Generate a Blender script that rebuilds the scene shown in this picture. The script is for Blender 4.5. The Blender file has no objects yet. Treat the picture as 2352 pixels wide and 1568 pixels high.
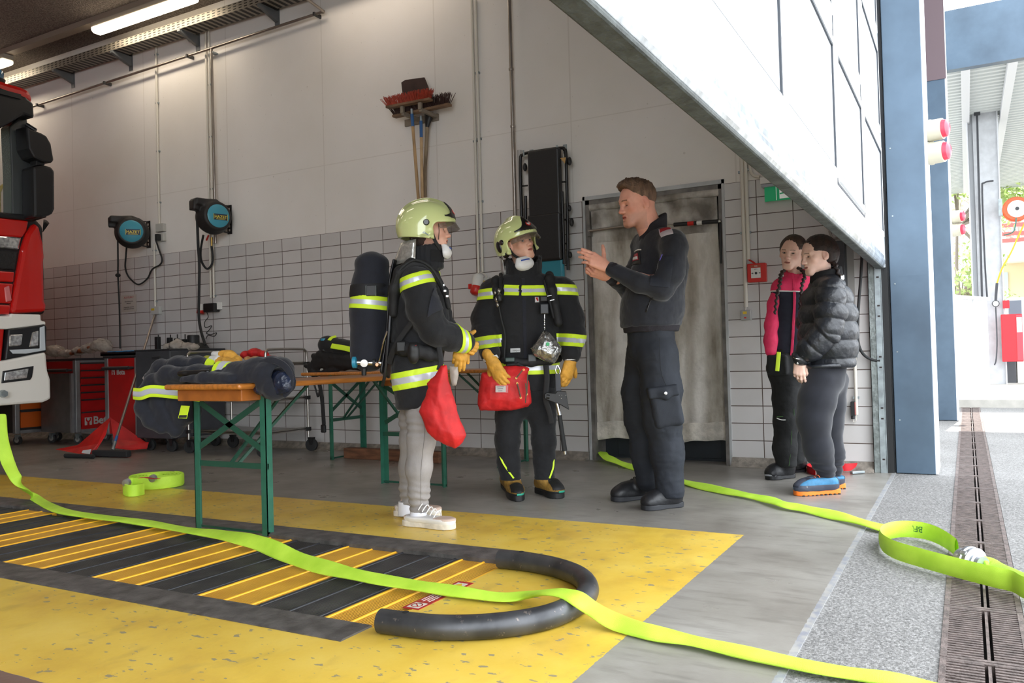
import bpy, bmesh, math, random
import numpy as np
from mathutils import Vector, Matrix
import openvdb
random.seed(7)
PI = math.pi
SC = bpy.context.scene
COL = SC.collection
V = Vector
def A(*v): return np.array(v, float)
# ---------------------------------------------------------------- camera
CAM_D, CAM_Y, CAM_H, FPX = 6.0071, -0.4359, 0.8422, 1883.98
_y, _p, _r = [math.radians(a) for a in (28.979, .99852, -1.53816)]
CF = A(math.cos(_p)*math.cos(_y), math.cos(_p)*math.sin(_y), math.sin(_p))
_rt = np.cross(CF, [0, 0, 1]); _rt /= np.linalg.norm(_rt); _up = np.cross(_rt, CF)
CR = _rt*math.cos(_r)+_up*math.sin(_r); CU = _up*math.cos(_r)-_rt*math.sin(_r)
CC = A(-CAM_D, CAM_Y, CAM_H)
def ray(x, y): return CF+CR*(x-1176)/FPX-CU*(y-784)/FPX
def at(x, y, d): return CC+ray(x, y)*d
def onX(x, y, X=0.): r = ray(x, y); return CC+r*(X-CC[0])/r[0]
def onY(x, y, Y=0.): r = ray(x, y); return CC+r*(Y-CC[1])/r[1]
def onZ(x, y, Z=0.): r = ray(x, y); return CC+r*(Z-CC[2])/r[2]
cam = bpy.data.cameras.new('camera'); co = bpy.data.objects.new('camera', cam); COL.objects.link(co)
M = Matrix([[CR[i], CU[i], -CF[i], CC[i]] for i in range(3)]+[[0, 0, 0, 1]])
co.matrix_world = M; cam.sensor_width = 36; cam.lens = FPX/2352*36; cam.clip_start = .05; cam.clip_end = 500
SC.camera = co
# ---------------------------------------------------------------- materials
def lin(c):
    if isinstance(c, str): c = [int(c[i:i+2], 16)/255 for i in (0, 2, 4)]
    return tuple(((v+.055)/1.055)**2.4 if v > .04045 else v/12.92 for v in c)
_mats = {}
def mat(name, col, rough=.6, metal=0., var=0., vscale=8., bump=0., bscale=60., spec=.5, coat=0., sheen=0., trans=0., alpha=1., col2=None, emis=None, estr=0., attr=False, stretch=None, detail=4, lo=.35, hi=.65, ior=None):
    if name in _mats: return _mats[name]
    m = bpy.data.materials.new(name); _mats[name] = m; m.use_nodes = True
    N, L = m.node_tree.nodes, m.node_tree.links; b = N['Principled BSDF']
    c = lin(col)
    b.inputs['Base Color'].default_value = (*c, 1); b.inputs['Roughness'].default_value = rough
    b.inputs['Metallic'].default_value = metal; b.inputs['Specular IOR Level'].default_value = spec
    b.inputs['Coat Weight'].default_value = coat; b.inputs['Sheen Weight'].default_value = sheen
    b.inputs['Transmission Weight'].default_value = trans; b.inputs['Alpha'].default_value = alpha
    if ior: b.inputs['IOR'].default_value = ior
    if emis: b.inputs['Emission Color'].default_value = (*lin(emis), 1); b.inputs['Emission Strength'].default_value = estr
    src = None
    if attr:
        a = N.new('ShaderNodeAttribute'); a.attribute_name = 'Col'; L.new(a.outputs['Color'], b.inputs['Base Color'])
    if var or bump or col2:
        tc = N.new('ShaderNodeTexCoord'); src = tc.outputs['Object']
        if stretch:
            mp = N.new('ShaderNodeMapping'); mp.inputs['Scale'].default_value = stretch; L.new(src, mp.inputs[0]); src = mp.outputs[0]
    if var or col2:
        n = N.new('ShaderNodeTexNoise'); n.inputs['Scale'].default_value = vscale; n.inputs['Detail'].default_value = detail; L.new(src, n.inputs['Vector'])
        r = N.new('ShaderNodeValToRGB'); r.color_ramp.elements[0].position = lo; r.color_ramp.elements[1].position = hi
        if col2: a_, b_ = c, lin(col2)
        else: a_, b_ = [max(0, v*(1-var)) for v in c], [min(1, v*(1+var)) for v in c]
        r.color_ramp.elements[0].color = (*a_, 1); r.color_ramp.elements[1].color = (*b_, 1)
        L.new(n.outputs['Fac'], r.inputs[0])
        if not attr: L.new(r.outputs[0], b.inputs['Base Color'])
        else:
            n2 = N.new('ShaderNodeMix'); n2.data_type = 'RGBA'; n2.blend_type = 'MULTIPLY'; n2.inputs[0].default_value = 1
            r.color_ramp.elements[0].color = (1-var, 1-var, 1-var, 1); r.color_ramp.elements[1].color = (1, 1, 1, 1)
            L.new(a.outputs['Color'], n2.inputs[6]); L.new(r.outputs[0], n2.inputs[7]); L.new(n2.outputs[2], b.inputs['Base Color'])
    if bump:
        n = N.new('ShaderNodeTexNoise'); n.inputs['Scale'].default_value = bscale; n.inputs['Detail'].default_value = 3; L.new(src, n.inputs['Vector'])
        bp = N.new('ShaderNodeBump'); bp.inputs['Strength'].default_value = bump; bp.inputs['Distance'].default_value = .01
        L.new(n.outputs['Fac'], bp.inputs['Height']); L.new(bp.outputs[0], b.inputs['Normal'])
    return m
class NT:   # tiny node helper for custom materials
    def __init__(s, name, rough=.6):
        s.m = bpy.data.materials.new(name); s.m.use_nodes = True; s.N, s.L = s.m.node_tree.nodes, s.m.node_tree.links
        s.b = s.N['Principled BSDF']; s.b.inputs['Roughness'].default_value = rough
        s.tc = s.N.new('ShaderNodeTexCoord').outputs['Object']
        sp = s.N.new('ShaderNodeSeparateXYZ'); s.L.new(s.tc, sp.inputs[0]); s.x, s.y, s.z = sp.outputs
    def put(s, sock, v):
        if hasattr(v, 'is_output'): s.L.new(v, sock)
        elif isinstance(v, (tuple, list)): sock.default_value = (*v[:3], 1) if len(sock.default_value) == 4 else v
        else: sock.default_value = v
    def math(s, op, a, b=0., c=None, clamp=False):
        n = s.N.new('ShaderNodeMath'); n.operation = op; n.use_clamp = clamp; s.put(n.inputs[0], a); s.put(n.inputs[1], b)
        if c is not None: s.put(n.inputs[2], c)
        return n.outputs[0]
    def gt(s, a, b): return s.math('GREATER_THAN', a, b)
    def lt(s, a, b): return s.math('LESS_THAN', a, b)
    def mul(s, a, b): return s.math('MULTIPLY', a, b)
    def mix(s, f, a, b, mode='MIX'):
        n = s.N.new('ShaderNodeMix'); n.data_type = 'RGBA'; n.blend_type = mode; s.put(n.inputs[0], f); s.put(n.inputs[6], a); s.put(n.inputs[7], b); return n.outputs[2]
    def vec(s, x, y, z=0.):
        n = s.N.new('ShaderNodeCombineXYZ'); s.put(n.inputs[0], x); s.put(n.inputs[1], y); s.put(n.inputs[2], z); return n.outputs[0]
    def noise(s, scale, detail=4, vec=None, stretch=None, rough=.5):
        n = s.N.new('ShaderNodeTexNoise'); n.inputs['Scale'].default_value = scale; n.inputs['Detail'].default_value = detail; n.inputs['Roughness'].default_value = rough
        v = vec or s.tc
        if stretch:
            mp = s.N.new('ShaderNodeMapping'); mp.inputs['Scale'].default_value = stretch; s.L.new(v, mp.inputs[0]); v = mp.outputs[0]
        s.L.new(v, n.inputs['Vector']); return n.outputs['Fac']
    def ramp(s, f, pts):
        n = s.N.new('ShaderNodeValToRGB'); e = n.color_ramp.elements
        while len(e) < len(pts): e.new(.5)
        for i, (p, c) in enumerate(pts): e[i].position = p; e[i].color = (*(lin(c) if isinstance(c, str) else (c, c, c) if not isinstance(c, tuple) else c), 1)
        s.L.new(f, n.inputs[0]); return n.outputs[0]
    def bump(s, h, strength=.5, dist=.01):
        n = s.N.new('ShaderNodeBump'); n.inputs['Strength'].default_value = strength; n.inputs['Distance'].default_value = dist
        s.L.new(h, n.inputs['Height']); s.L.new(n.outputs[0], s.b.inputs['Normal'])
    def col(s, c): s.put(s.b.inputs['Base Color'], c)
# ---------------------------------------------------------------- objects
def tag(o, label=None, cat=None, group=None, kind=None):
    if label: o['label'] = label
    if cat: o['category'] = cat
    if group: o['group'] = group
    if kind: o['kind'] = kind
    return o
def link(o, parent=None):
    COL.objects.link(o)
    if parent is not None:
        o.parent = parent
        o.matrix_parent_inverse = Matrix.Translation(parent.location).inverted() if parent.rotation_euler[2] == 0 else (Matrix.Translation(parent.location) @ Matrix.Rotation(parent.rotation_euler[2], 4, 'Z')).inverted()
    return o
def thing(name, label, cat, loc=(0, 0, 0), group=None):
    o = bpy.data.objects.new(name, None); o.location = loc; o.empty_display_size = .1; COL.objects.link(o)
    return tag(o, label, cat, group)
def struct(o): o['kind'] = 'structure'; return o
def unit(v): v = np.asarray(v, float); return v/(np.linalg.norm(v)+1e-12)
def frame_from(z, xh=(0, 0, 1)):
    z = unit(z); x = np.asarray(xh, float)-z*np.dot(xh, z)
    if np.linalg.norm(x) < 1e-4: x = np.cross(z, [1, 0, .1])
    x = unit(x); return x, np.cross(z, x), z
def rotm(rx=0, ry=0, rz=0): return np.array((Matrix.Rotation(rz, 3, 'Z') @ Matrix.Rotation(ry, 3, 'Y') @ Matrix.Rotation(rx, 3, 'X')))
class MB:
    def __init__(s): s.v = []; s.f = []; s.m = []; s.sm = []
    def add(s, vs, fs, mi=0, smooth=False):
        b = len(s.v); s.v += [tuple(map(float, p)) for p in vs]
        for f in fs: s.f.append(tuple(i+b for i in f)); s.m.append(mi); s.sm.append(smooth)
        return s
    def box(s, c, size, R=None, mi=0):
        h = A(*size)/2; P = [A(i, j, k)*h for i in (-1, 1) for j in (-1, 1) for k in (-1, 1)]
        if R is not None: P = [R @ p for p in P]
        return s.add([p+A(*c) for p in P], [(0, 1, 3, 2), (4, 6, 7, 5), (0, 4, 5, 1), (2, 3, 7, 6), (0, 2, 6, 4), (1, 5, 7, 3)], mi)
    def box2(s, lo, hi, mi=0): lo, hi = A(*lo), A(*hi); return s.box((lo+hi)/2, hi-lo, None, mi)
    def bar(s, a, b, w, h, up=(0, 0, 1), mi=0):
        a, b = A(*a), A(*b); z = unit(b-a); u = A(*up)-z*np.dot(up, z)
        if np.linalg.norm(u) < 1e-4: u = np.cross(z, [1, 0, 0])
        u = unit(u); x = np.cross(u, z); return s.box((a+b)/2, (w, np.linalg.norm(b-a), h), np.array([x, z, u]).T, mi)
    def tube(s, pts, r, seg=10, mi=0, caps=True, closed=False, flat=None, smooth=True, xh=(0, 0, 1)):
        pts = [A(*p) for p in pts]; n = len(pts); rs = r if hasattr(r, '__len__') else [r]*n
        T = [unit((pts[(i+1) % n] if closed or i < n-1 else pts[i])-(pts[i-1] if closed or i > 0 else pts[i])) for i in range(n)]
        x, y, _ = frame_from(T[0], xh); vs = []
        for i in range(n):
            x = unit(x-T[i]*np.dot(x, T[i])); y = np.cross(T[i], x)
            rx, ry = (rs[i] if hasattr(rs[i], '__len__') else (rs[i], rs[i]))
            if flat: ry *= flat
            for k in range(seg): a = 2*PI*k/seg; vs.append(pts[i]+x*math.cos(a)*rx+y*math.sin(a)*ry)
        fs = []
        for i in range(n if closed else n-1):
            j = (i+1) % n
            for k in range(seg): l = (k+1) % seg; fs.append((i*seg+k, i*seg+l, j*seg+l, j*seg+k))
        s.add(vs, fs, mi, smooth)
        if caps and not closed:
            b = len(s.v)-n*seg
            s.f.append(tuple(b+k for k in reversed(range(seg)))); s.f.append(tuple(b+(n-1)*seg+k for k in range(seg))); s.m += [mi, mi]; s.sm += [False, False]
        return s
    def lathe(s, prof, o, axis=(0, 0, 1), seg=24, mi=0, smooth=True, xh=(1, 0, 0), caps=True):
        x, y, z = frame_from(axis, xh); o = A(*o); vs = []
        for r, h in prof:
            for k in range(seg): a = 2*PI*k/seg; vs.append(o+z*h+(x*math.cos(a)+y*math.sin(a))*r)
        n = len(prof); fs = [(i*seg+k, i*seg+(k+1) % seg, (i+1)*seg+(k+1) % seg, (i+1)*seg+k) for i in range(n-1) for k in range(seg)]
        s.add(vs, fs, mi, smooth); b = len(s.v)-n*seg
        if caps: s.f.append(tuple(b+k for k in reversed(range(seg)))); s.f.append(tuple(b+(n-1)*seg+k for k in range(seg))); s.m += [mi, mi]; s.sm += [False, False]
        return s
    def prism(s, poly, o, u, v, w, d0, d1, mi=0, smooth=False):   # poly in (u,v), extruded along w from d0 to d1
        o, u, v, w = A(*o), A(*u), A(*v), A(*w); n = len(poly)
        vs = [o+u*a+v*b+w*d0 for a, b in poly]+[o+u*a+v*b+w*d1 for a, b in poly]
        fs = [tuple(range(n)), tuple(range(2*n-1, n-1, -1))]+[(i, i+n, (i+1) % n+n, (i+1) % n) for i in range(n)]
        ar = sum(poly[i][0]*poly[(i+1) % n][1]-poly[(i+1) % n][0]*poly[i][1] for i in range(n))
        if (ar > 0) == (np.dot(np.cross(u, v), w)*(d1-d0) > 0): fs = [tuple(reversed(f)) for f in fs]
        return s.add(vs, fs, mi, smooth)
    def quad(s, a, b, c, d, mi=0): return s.add([a, b, c, d], [(0, 1, 2, 3)], mi)
    def ell(s, c, r, R=None, mi=0, nu=20, nv=12):
        R = np.eye(3) if R is None else R; vs = []; c = A(*c)
        for j in range(nv+1):
            t = PI*j/nv
            for i in range(nu): a = 2*PI*i/nu; vs.append(c+R @ (A(math.sin(t)*math.cos(a), math.sin(t)*math.sin(a), math.cos(t))*A(*r)))
        fs = [(j*nu+i, (j+1)*nu+i, (j+1)*nu+(i+1) % nu, j*nu+(i+1) % nu) for j in range(nv) for i in range(nu)]
        return s.add(vs, fs, mi, True)
    def ribbon(s, pts, nrm, w, t=.004, mi=0, smooth=True):   # strap / flat hose, nrm = face normal per point
        n = len(pts); pts = [A(*p) for p in pts]; vs = []
        nr = nrm if hasattr(nrm[0], '__len__') else [nrm]*n
        ws = w if hasattr(w, '__len__') else [w]*n; ts = t if hasattr(t, '__len__') else [t]*n
        for i in range(n):
            T = unit(pts[min(i+1, n-1)]-pts[max(i-1, 0)]); N_ = unit(A(*nr[i])-T*np.dot(nr[i], T)); S = np.cross(T, N_)
            h, k = ws[i]/2, ts[i]/2
            for a, b in ((-1, 0), (-.9, .7), (-.5, 1), (0, 1), (.5, 1), (.9, .7), (1, 0), (.9, -.7), (.5, -1), (0, -1), (-.5, -1), (-.9, -.7)): vs.append(pts[i]+S*h*a+N_*k*b)
        q = 12; fs = [(i*q+k, i*q+(k+1) % q, (i+1)*q+(k+1) % q, (i+1)*q+k) for i in range(n-1) for k in range(q)]
        fs += [tuple(reversed(range(q))), tuple((n-1)*q+k for k in range(q))]
        return s.add(vs, fs, mi, smooth)
    def build(s, name, mats, parent=None, bevel=0, subsurf=0, seg=2):
        me = bpy.data.meshes.new(name); me.from_pydata(s.v, [], s.f)
        me.polygons.foreach_set('material_index', s.m); me.polygons.foreach_set('use_smooth', s.sm)
        for m in (mats if isinstance(mats, (list, tuple)) else [mats]): me.materials.append(m)
        bm = bmesh.new(); bm.from_mesh(me); bmesh.ops.recalc_face_normals(bm, faces=bm.faces); bm.to_mesh(me); bm.free()
        if any(s.sm): me.set_sharp_from_angle(angle=.8)
        o = bpy.data.objects.new(name, me); link(o, parent)
        if bevel: b = o.modifiers.new('b', 'BEVEL'); b.width = bevel; b.segments = seg; b.limit_method = 'ANGLE'; b.angle_limit = .6
        if subsurf: b = o.modifiers.new('s', 'SUBSURF'); b.levels = b.render_levels = subsurf
        return o
def smooth_path(P, n=8, closed=False):
    P = [A(*p) for p in P]; o = []; m = len(P)
    for i in range(m if closed else m-1):
        p0, p1, p2, p3 = (P[(i-1) % m], P[i], P[(i+1) % m], P[(i+2) % m]) if closed else (P[max(i-1, 0)], P[i], P[i+1], P[min(i+2, m-1)])
        for k in range(n):
            t = k/n; o.append(.5*((2*p1)+(-p0+p2)*t+(2*p0-5*p1+4*p2-p3)*t*t+(-p0+3*p1-3*p2+p3)*t**3))
    if not closed: o.append(P[-1])
    return o
def text(body, size, o, u, v, m, name='lettering', parent=None, ext=.0008, align='CENTER', bold=0.):
    c = bpy.data.curves.new('t', 'FONT'); c.body = body; c.size = size; c.extrude = ext; c.align_x = align; c.align_y = 'CENTER'; c.resolution_u = 3; c.offset = bold
    t = bpy.data.objects.new('t', c); COL.objects.link(t); bpy.context.view_layer.update()
    me = bpy.data.meshes.new_from_object(t.evaluated_get(bpy.context.evaluated_depsgraph_get())); bpy.data.objects.remove(t)
    u, v = unit(u), unit(v); w = np.cross(u, v)
    me.transform(Matrix([[u[i], v[i], w[i], o[i]] for i in range(3)]+[[0, 0, 0, 1]])); me.materials.clear(); me.materials.append(m)
    for p in me.polygons: p.material_index = 0
    ob = bpy.data.objects.new(name, me); link(ob, parent); return ob
def dup(root, d, label=None, group=None):
    def cp(o, par):
        c = o.copy(); COL.objects.link(c); c.parent = par
        for ch in o.children: cp(ch, c)
        return c
    r = cp(root, None); r.location = V(root.location)+V(d)
    if label: r['label'] = label
    if group: r['group'] = group
    return r
# ---------------------------------------------------------------- signed distance modelling
class SD:
    def __init__(s, lo=None, hi=None, vox=.005, fixed=False):
        s.vx = vox; s.q = []; s.lb = []; s.g = None
        if fixed: lo, hi = np.minimum(A(*lo), A(*hi)), np.maximum(A(*lo), A(*hi)); s._alloc(lo, hi)
    def _alloc(s, lo, hi): s.lo = lo-4*s.vx; s.n = np.ceil((hi+4*s.vx-s.lo)/s.vx).astype(int); s.g = np.full(s.n, .2, np.float32)
    def _run(s):
        if s.g is None:
            s._alloc(np.min([l for l, h in s.lb], 0), np.max([h for l, h in s.lb], 0))
            for f in s.q: f()
    def _b(s, lo, hi):
        i0 = np.clip(np.floor((lo-s.lo)/s.vx).astype(int), 0, s.n-1); i1 = np.clip(np.ceil((hi-s.lo)/s.vx).astype(int)+1, 1, s.n)
        ax = [(s.lo[k]+np.arange(i0[k], i1[k])*s.vx).astype(np.float32) for k in range(3)]
        return tuple(slice(a, b) for a, b in zip(i0, i1)), ax[0][:, None, None], ax[1][None, :, None], ax[2][None, None, :]
    def _op(s, sl, d, k, sub):
        g = s.g[sl]
        if sub: h = np.maximum(k-np.abs(g+d), 0)/k; s.g[sl] = np.maximum(g, -d)+h*h*k/4
        else: h = np.maximum(k-np.abs(g-d), 0)/k; s.g[sl] = np.minimum(g, d)-h*h*k/4
    def cap(s, a, b, ra, rb=None, k=.02, flat=None, sub=False):
        rb = ra if rb is None else rb; a, b = A(*a), A(*b); e = max(ra, rb)+k*.5
        if flat is not None and flat[1] < 1: e /= flat[1]
        if not sub: s.lb.append((np.minimum(a, b)-e, np.maximum(a, b)+e))
        s.q.append(lambda: s._cap(a, b, ra, rb, k, flat, sub)); return s
    def ell(s, c, r, R=None, k=.02, sub=False):
        c, r = A(*c), A(*r)
        if not sub: s.lb.append((c-r.max()-k*.5, c+r.max()+k*.5))
        s.q.append(lambda: s._ell(c, r, R, k, sub)); return s
    def box(s, c, h, R=None, rd=.005, k=.005, sub=False):
        c, h = A(*c), A(*h)
        if not sub: m = np.linalg.norm(h); s.lb.append((c-m, c+m))
        s.q.append(lambda: s._box(c, h, R, rd, k, sub)); return s
    def cut(s, p, n, k=.004): p, n = A(*p), unit(n); s.q.append(lambda: s._cut(p, n, k)); return s
    def _cap(s, a, b, ra, rb, k, flat, sub):
        m = max(ra, rb)+k+3*s.vx
        if flat is not None and flat[1] < 1: m /= flat[1]
        sl, X, Y, Z = s._b(np.minimum(a, b)-m, np.maximum(a, b)+m)
        if flat is not None:
            f, sc = unit(flat[0]), flat[1]; mm = (a+b)/2
            t = (X-mm[0])*f[0]+(Y-mm[1])*f[1]+(Z-mm[2])*f[2]; e = (sc-1)*t
            X, Y, Z = X+e*f[0], Y+e*f[1], Z+e*f[2]
            a = a+f*(sc-1)*np.dot(a-mm, f); b = b+f*(sc-1)*np.dot(b-mm, f)
        ab = b-a; L = np.dot(ab, ab)+1e-9
        px, py, pz = X-a[0], Y-a[1], Z-a[2]; h = np.clip((px*ab[0]+py*ab[1]+pz*ab[2])/L, 0, 1)
        d = np.sqrt((px-h*ab[0])**2+(py-h*ab[1])**2+(pz-h*ab[2])**2)-(ra+(rb-ra)*h)
        if flat is not None and flat[1] > 1: d = d/(1+(flat[1]-1)*.5)
        s._op(sl, d.astype(np.float32), k, sub); return s
    def chain(s, pts, rs, k=.02, flat=None):
        rs = rs if hasattr(rs, '__len__') else [rs]*len(pts)
        for i in range(len(pts)-1): s.cap(pts[i], pts[i+1], rs[i], rs[i+1], k, flat)
        return s
    def _ell(s, c, r, R, k, sub):
        m = r.max()+k+3*s.vx; sl, X, Y, Z = s._b(c-m, c+m); X, Y, Z = X-c[0], Y-c[1], Z-c[2]
        if R is not None: X, Y, Z = [R[0, i]*X+R[1, i]*Y+R[2, i]*Z for i in range(3)]
        k0 = np.sqrt((X/r[0])**2+(Y/r[1])**2+(Z/r[2])**2)+1e-6; k1 = np.sqrt((X/r[0]**2)**2+(Y/r[1]**2)**2+(Z/r[2]**2)**2)+1e-6
        s._op(sl, (k0*(k0-1)/k1).astype(np.float32), k, sub); return s
    def _box(s, c, h, R, rd, k, sub):
        h = h-rd; m = np.linalg.norm(h)+rd+k+3*s.vx; sl, X, Y, Z = s._b(c-m, c+m); X, Y, Z = X-c[0], Y-c[1], Z-c[2]
        if R is not None: X, Y, Z = [R[0, i]*X+R[1, i]*Y+R[2, i]*Z for i in range(3)]
        qx, qy, qz = np.abs(X)-h[0], np.abs(Y)-h[1], np.abs(Z)-h[2]
        d = np.sqrt(np.maximum(qx, 0)**2+np.maximum(qy, 0)**2+np.maximum(qz, 0)**2)+np.minimum(np.maximum(qx, np.maximum(qy, qz)), 0)-rd
        s._op(sl, d.astype(np.float32), k, sub); return s
    def _cut(s, p, n, k):   # remove the side n points to
        X = s.lo[0]+np.arange(s.n[0])*s.vx; Y = s.lo[1]+np.arange(s.n[1])*s.vx; Z = s.lo[2]+np.arange(s.n[2])*s.vx
        d = ((X[:, None, None]-p[0])*n[0]+(Y[None, :, None]-p[1])*n[1]+(Z[None, None, :]-p[2])*n[2]).astype(np.float32)
        h = np.maximum(k-np.abs(s.g-d), 0)/k; s.g = np.maximum(s.g, d)+h*h*k/4
    def mesh(s):
        s._run(); w = 3*s.vx; g = openvdb.FloatGrid(w); g.copyFromArray(np.clip(s.g, -w, w).astype(np.float32))
        r = g.convertToPolygons(isovalue=0, adaptivity=0); P = r[0]*s.vx+s.lo; return P, r[-1]
def np_mesh(name, P, Q):
    me = bpy.data.meshes.new(name); n = len(P); q = len(Q); me.vertices.add(n); me.vertices.foreach_set('co', P.astype(np.float32).ravel())
    me.loops.add(q*4); me.loops.foreach_set('vertex_index', Q.astype(np.int32).ravel()); me.polygons.add(q)
    me.polygons.foreach_set('loop_start', np.arange(0, q*4, 4, dtype=np.int32)); me.polygons.foreach_set('loop_total', np.full(q, 4, np.int32))
    me.polygons.foreach_set('use_smooth', np.ones(q, bool)); me.update(calc_edges=True); return me
def wnoise(P, sc, seed=0, oct=3):
    r = np.random.RandomState(seed); o = np.zeros(len(P)); a = 1.
    for _ in range(oct):
        for _ in range(4):
            w = r.normal(size=3); w = w/np.linalg.norm(w)*sc*(.7+.6*r.rand()); w2 = r.normal(size=3)*sc*.5
            o += a*np.sin(P @ w+r.rand()*6.28+1.6*np.sin(P @ w2+r.rand()*6.28))/4
        a *= .5; sc *= 2
    return o
def normals(P, Q):
    a = P[Q[:, 2]]-P[Q[:, 0]]; b = P[Q[:, 3]]-P[Q[:, 1]]; n = np.cross(a, b); N_ = np.zeros_like(P)
    for i in range(4): np.add.at(N_, Q[:, i], n)
    return N_/(np.linalg.norm(N_, axis=1)[:, None]+1e-12)
def sd_obj(name, parts, vox, m, parent, fold=None, colfn=None, keep=False, extra=None):
    """parts: list of (P,Q) meshes or SD objects joined in one mesh"""
    Ps, Qs, b = [], [], 0
    for s in (parts if isinstance(parts, list) else [parts]):
        P, Q = s.mesh() if isinstance(s, SD) else s
        Ps.append(P); Qs.append(Q+b); b += len(P)
    P, Q = np.vstack(Ps), np.vstack(Qs)
    if fold: P = P+normals(P, Q)*fold(P)[:, None]
    me = np_mesh(name, P, Q)
    if colfn is not None:
        c = colfn(P); c4 = np.ones((len(P), 4), np.float32); c4[:, :3] = c
        at_ = me.color_attributes.new('Col', 'FLOAT_COLOR', 'POINT'); at_.data.foreach_set('color', c4.ravel())
    for q in (m if isinstance(m, list) else [m]): me.materials.append(q)
    o = bpy.data.objects.new(name, me); link(o, parent); return o
def patch(src, name, planes, mats, parent, matfn=None, splits=(), region=None, off=.003, thick=.002, label=None):
    """a piece of a mesh's surface cut out by planes (keep the side n points away from) and lifted"""
    bm = bmesh.new(); bm.from_mesh(src.data)
    for p, n in planes:
        bmesh.ops.bisect_plane(bm, geom=bm.verts[:]+bm.edges[:]+bm.faces[:], plane_co=V(p), plane_no=V(n), clear_outer=True)
    for p, n in splits:
        bmesh.ops.bisect_plane(bm, geom=bm.verts[:]+bm.edges[:]+bm.faces[:], plane_co=V(p), plane_no=V(n))
    if region:
        bad = [f for f in bm.faces if not region(np.array(f.calc_center_median()), np.array(f.normal))]
        bmesh.ops.delete(bm, geom=bad, context='FACES')
    if not bm.faces: bm.free(); print('EMPTY PATCH', name); return None
    bm.normal_update()
    for v in bm.verts: v.co += v.normal*off
    for f in bm.faces: f.material_index = matfn(np.array(f.calc_center_median())) if matfn else 0
    me = bpy.data.meshes.new(name); bm.to_mesh(me); bm.free()
    for m in (mats if isinstance(mats, list) else [mats]): me.materials.append(m)
    o = bpy.data.objects.new(name, me); link(o, parent)
    if thick: b = o.modifiers.new('s', 'SOLIDIFY'); b.thickness = thick; b.offset = -1
    if label: o['label'] = label
    return o
# ================================================================ light and air
w = bpy.data.worlds.new('overcast_sky'); SC.world = w; w.use_nodes = True
_bg = w.node_tree.nodes['Background']; _bg.inputs[0].default_value = (.90, .95, 1.0, 1); _bg.inputs[1].default_value = 3.3
SC.view_settings.view_transform = 'Standard'; SC.view_settings.look = 'None'; SC.view_settings.gamma = 1; SC.view_settings.exposure = 0.80
SC.view_settings.use_curve_mapping = False
sun = bpy.data.lights.new('sun', 'SUN'); sun.energy = 8.5; sun.angle = .01; sun.color = (1, .96, .88)
so = bpy.data.objects.new('sun', sun); COL.objects.link(so); so.location = (8, -4, 12)
so.rotation_euler = V((-.36, .03, -1)).to_track_quat('-Z', 'Y').to_euler()
HALL_W = 4.5
# ================================================================ common materials
STEEL = mat('galvanised_steel', '9aa3a6', .42, .75, var=.22, vscale=14, bump=.05)
INOX = mat('stainless_steel', 'a8a49e', .28, .95, var=.08)
DKSTEEL = mat('dark_oiled_steel', '4b4a4a', .42, .6, var=.35, vscale=22, bump=.2, bscale=90)
BLACK = mat('black_plastic', '1b1b1c', .5, var=.15)
RUBBER = mat('black_rubber', '202122', .75)
CHROME = mat('chrome', 'd8d8d8', .12, 1.)
WHITEP = mat('white_plastic', 'd8d7d2', .4)
CREAMP = mat('cream_conduit_plastic', 'cdc8bd', .45)
REDP = mat('red_plastic', 'c2241c', .35)
YELP = mat('yellow_label', 'd9b72c', .5)
INK = mat('dark_ink', '2b2b30', .6)
REDINK = mat('red_ink', 'b03030', .6)
WHITEINK = mat('white_ink', 'e2e0dc', .6)
# ================================================================ side wall with tile dado and doorway
t = NT('tiled_and_plastered_wall', .5)
right = t.lt(t.y, 1.15)
u = t.math('DIVIDE', t.math('ADD', t.math('ADD', t.y, -.218), t.mul(right, .115)), .25)
v = t.math('DIVIDE', t.math('ADD', t.z, -.06), .125)
fu, fv = t.math('FRACT', u), t.math('FRACT', v)
gr = t.math('MAXIMUM', t.math('MAXIMUM', t.lt(fu, .012), t.gt(fu, .988)), t.math('MAXIMUM', t.lt(fv, .024), t.gt(fv, .976)))
wn = t.N.new('ShaderNodeTexWhiteNoise'); wn.noise_dimensions = '2D'
t.L.new(t.vec(t.math('FLOOR', u), t.math('FLOOR', v)), wn.inputs['Vector'])
tile = t.mix(wn.outputs['Value'], lin('bfbcba'), lin('c9c6c4'))
tile = t.mix(t.ramp(t.noise(2.2, 5), [(.5, 0.), (.75, .25)]), tile, lin('968c80'))
tile = t.mix(gr, tile, lin('4b3c33'))
pl = t.ramp(t.noise(1.1, 6), [(.3, 'd8d3cc'), (.7, 'e2deda')])
def seam(c, pos, wd): return t.lt(t.math('ABSOLUTE', t.math('SUBTRACT', c, pos)), wd)
ln = seam(t.z, 2.715, .004)
pp = t.math('FRACT', t.math('DIVIDE', t.math('ADD', t.y, -.34), 1.3025))
pj = seam(pp, .5, .0045)
ln = t.math('MAXIMUM', ln, pj)
spk = t.gt(t.noise(38, 2), .735)
hol = t.N.new('ShaderNodeTexVoronoi'); hol.inputs['Scale'].default_value = 3.2; t.L.new(t.tc, hol.inputs['Vector'])
pits = t.lt(hol.outputs['Distance'], .03)
pl = t.mix(t.math('MAXIMUM', t.mul(spk, .35), t.mul(pits, .35)), pl, lin('a2998e'))
pl = t.mix(t.mul(ln, .35), pl, lin('b8b0a6'))
tz = t.lt(t.z, 2.06)
t.col(t.mix(tz, pl, tile))
t.put(t.b.inputs['Roughness'], t.math('MULTIPLY_ADD', tz, -.38, .75))
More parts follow.
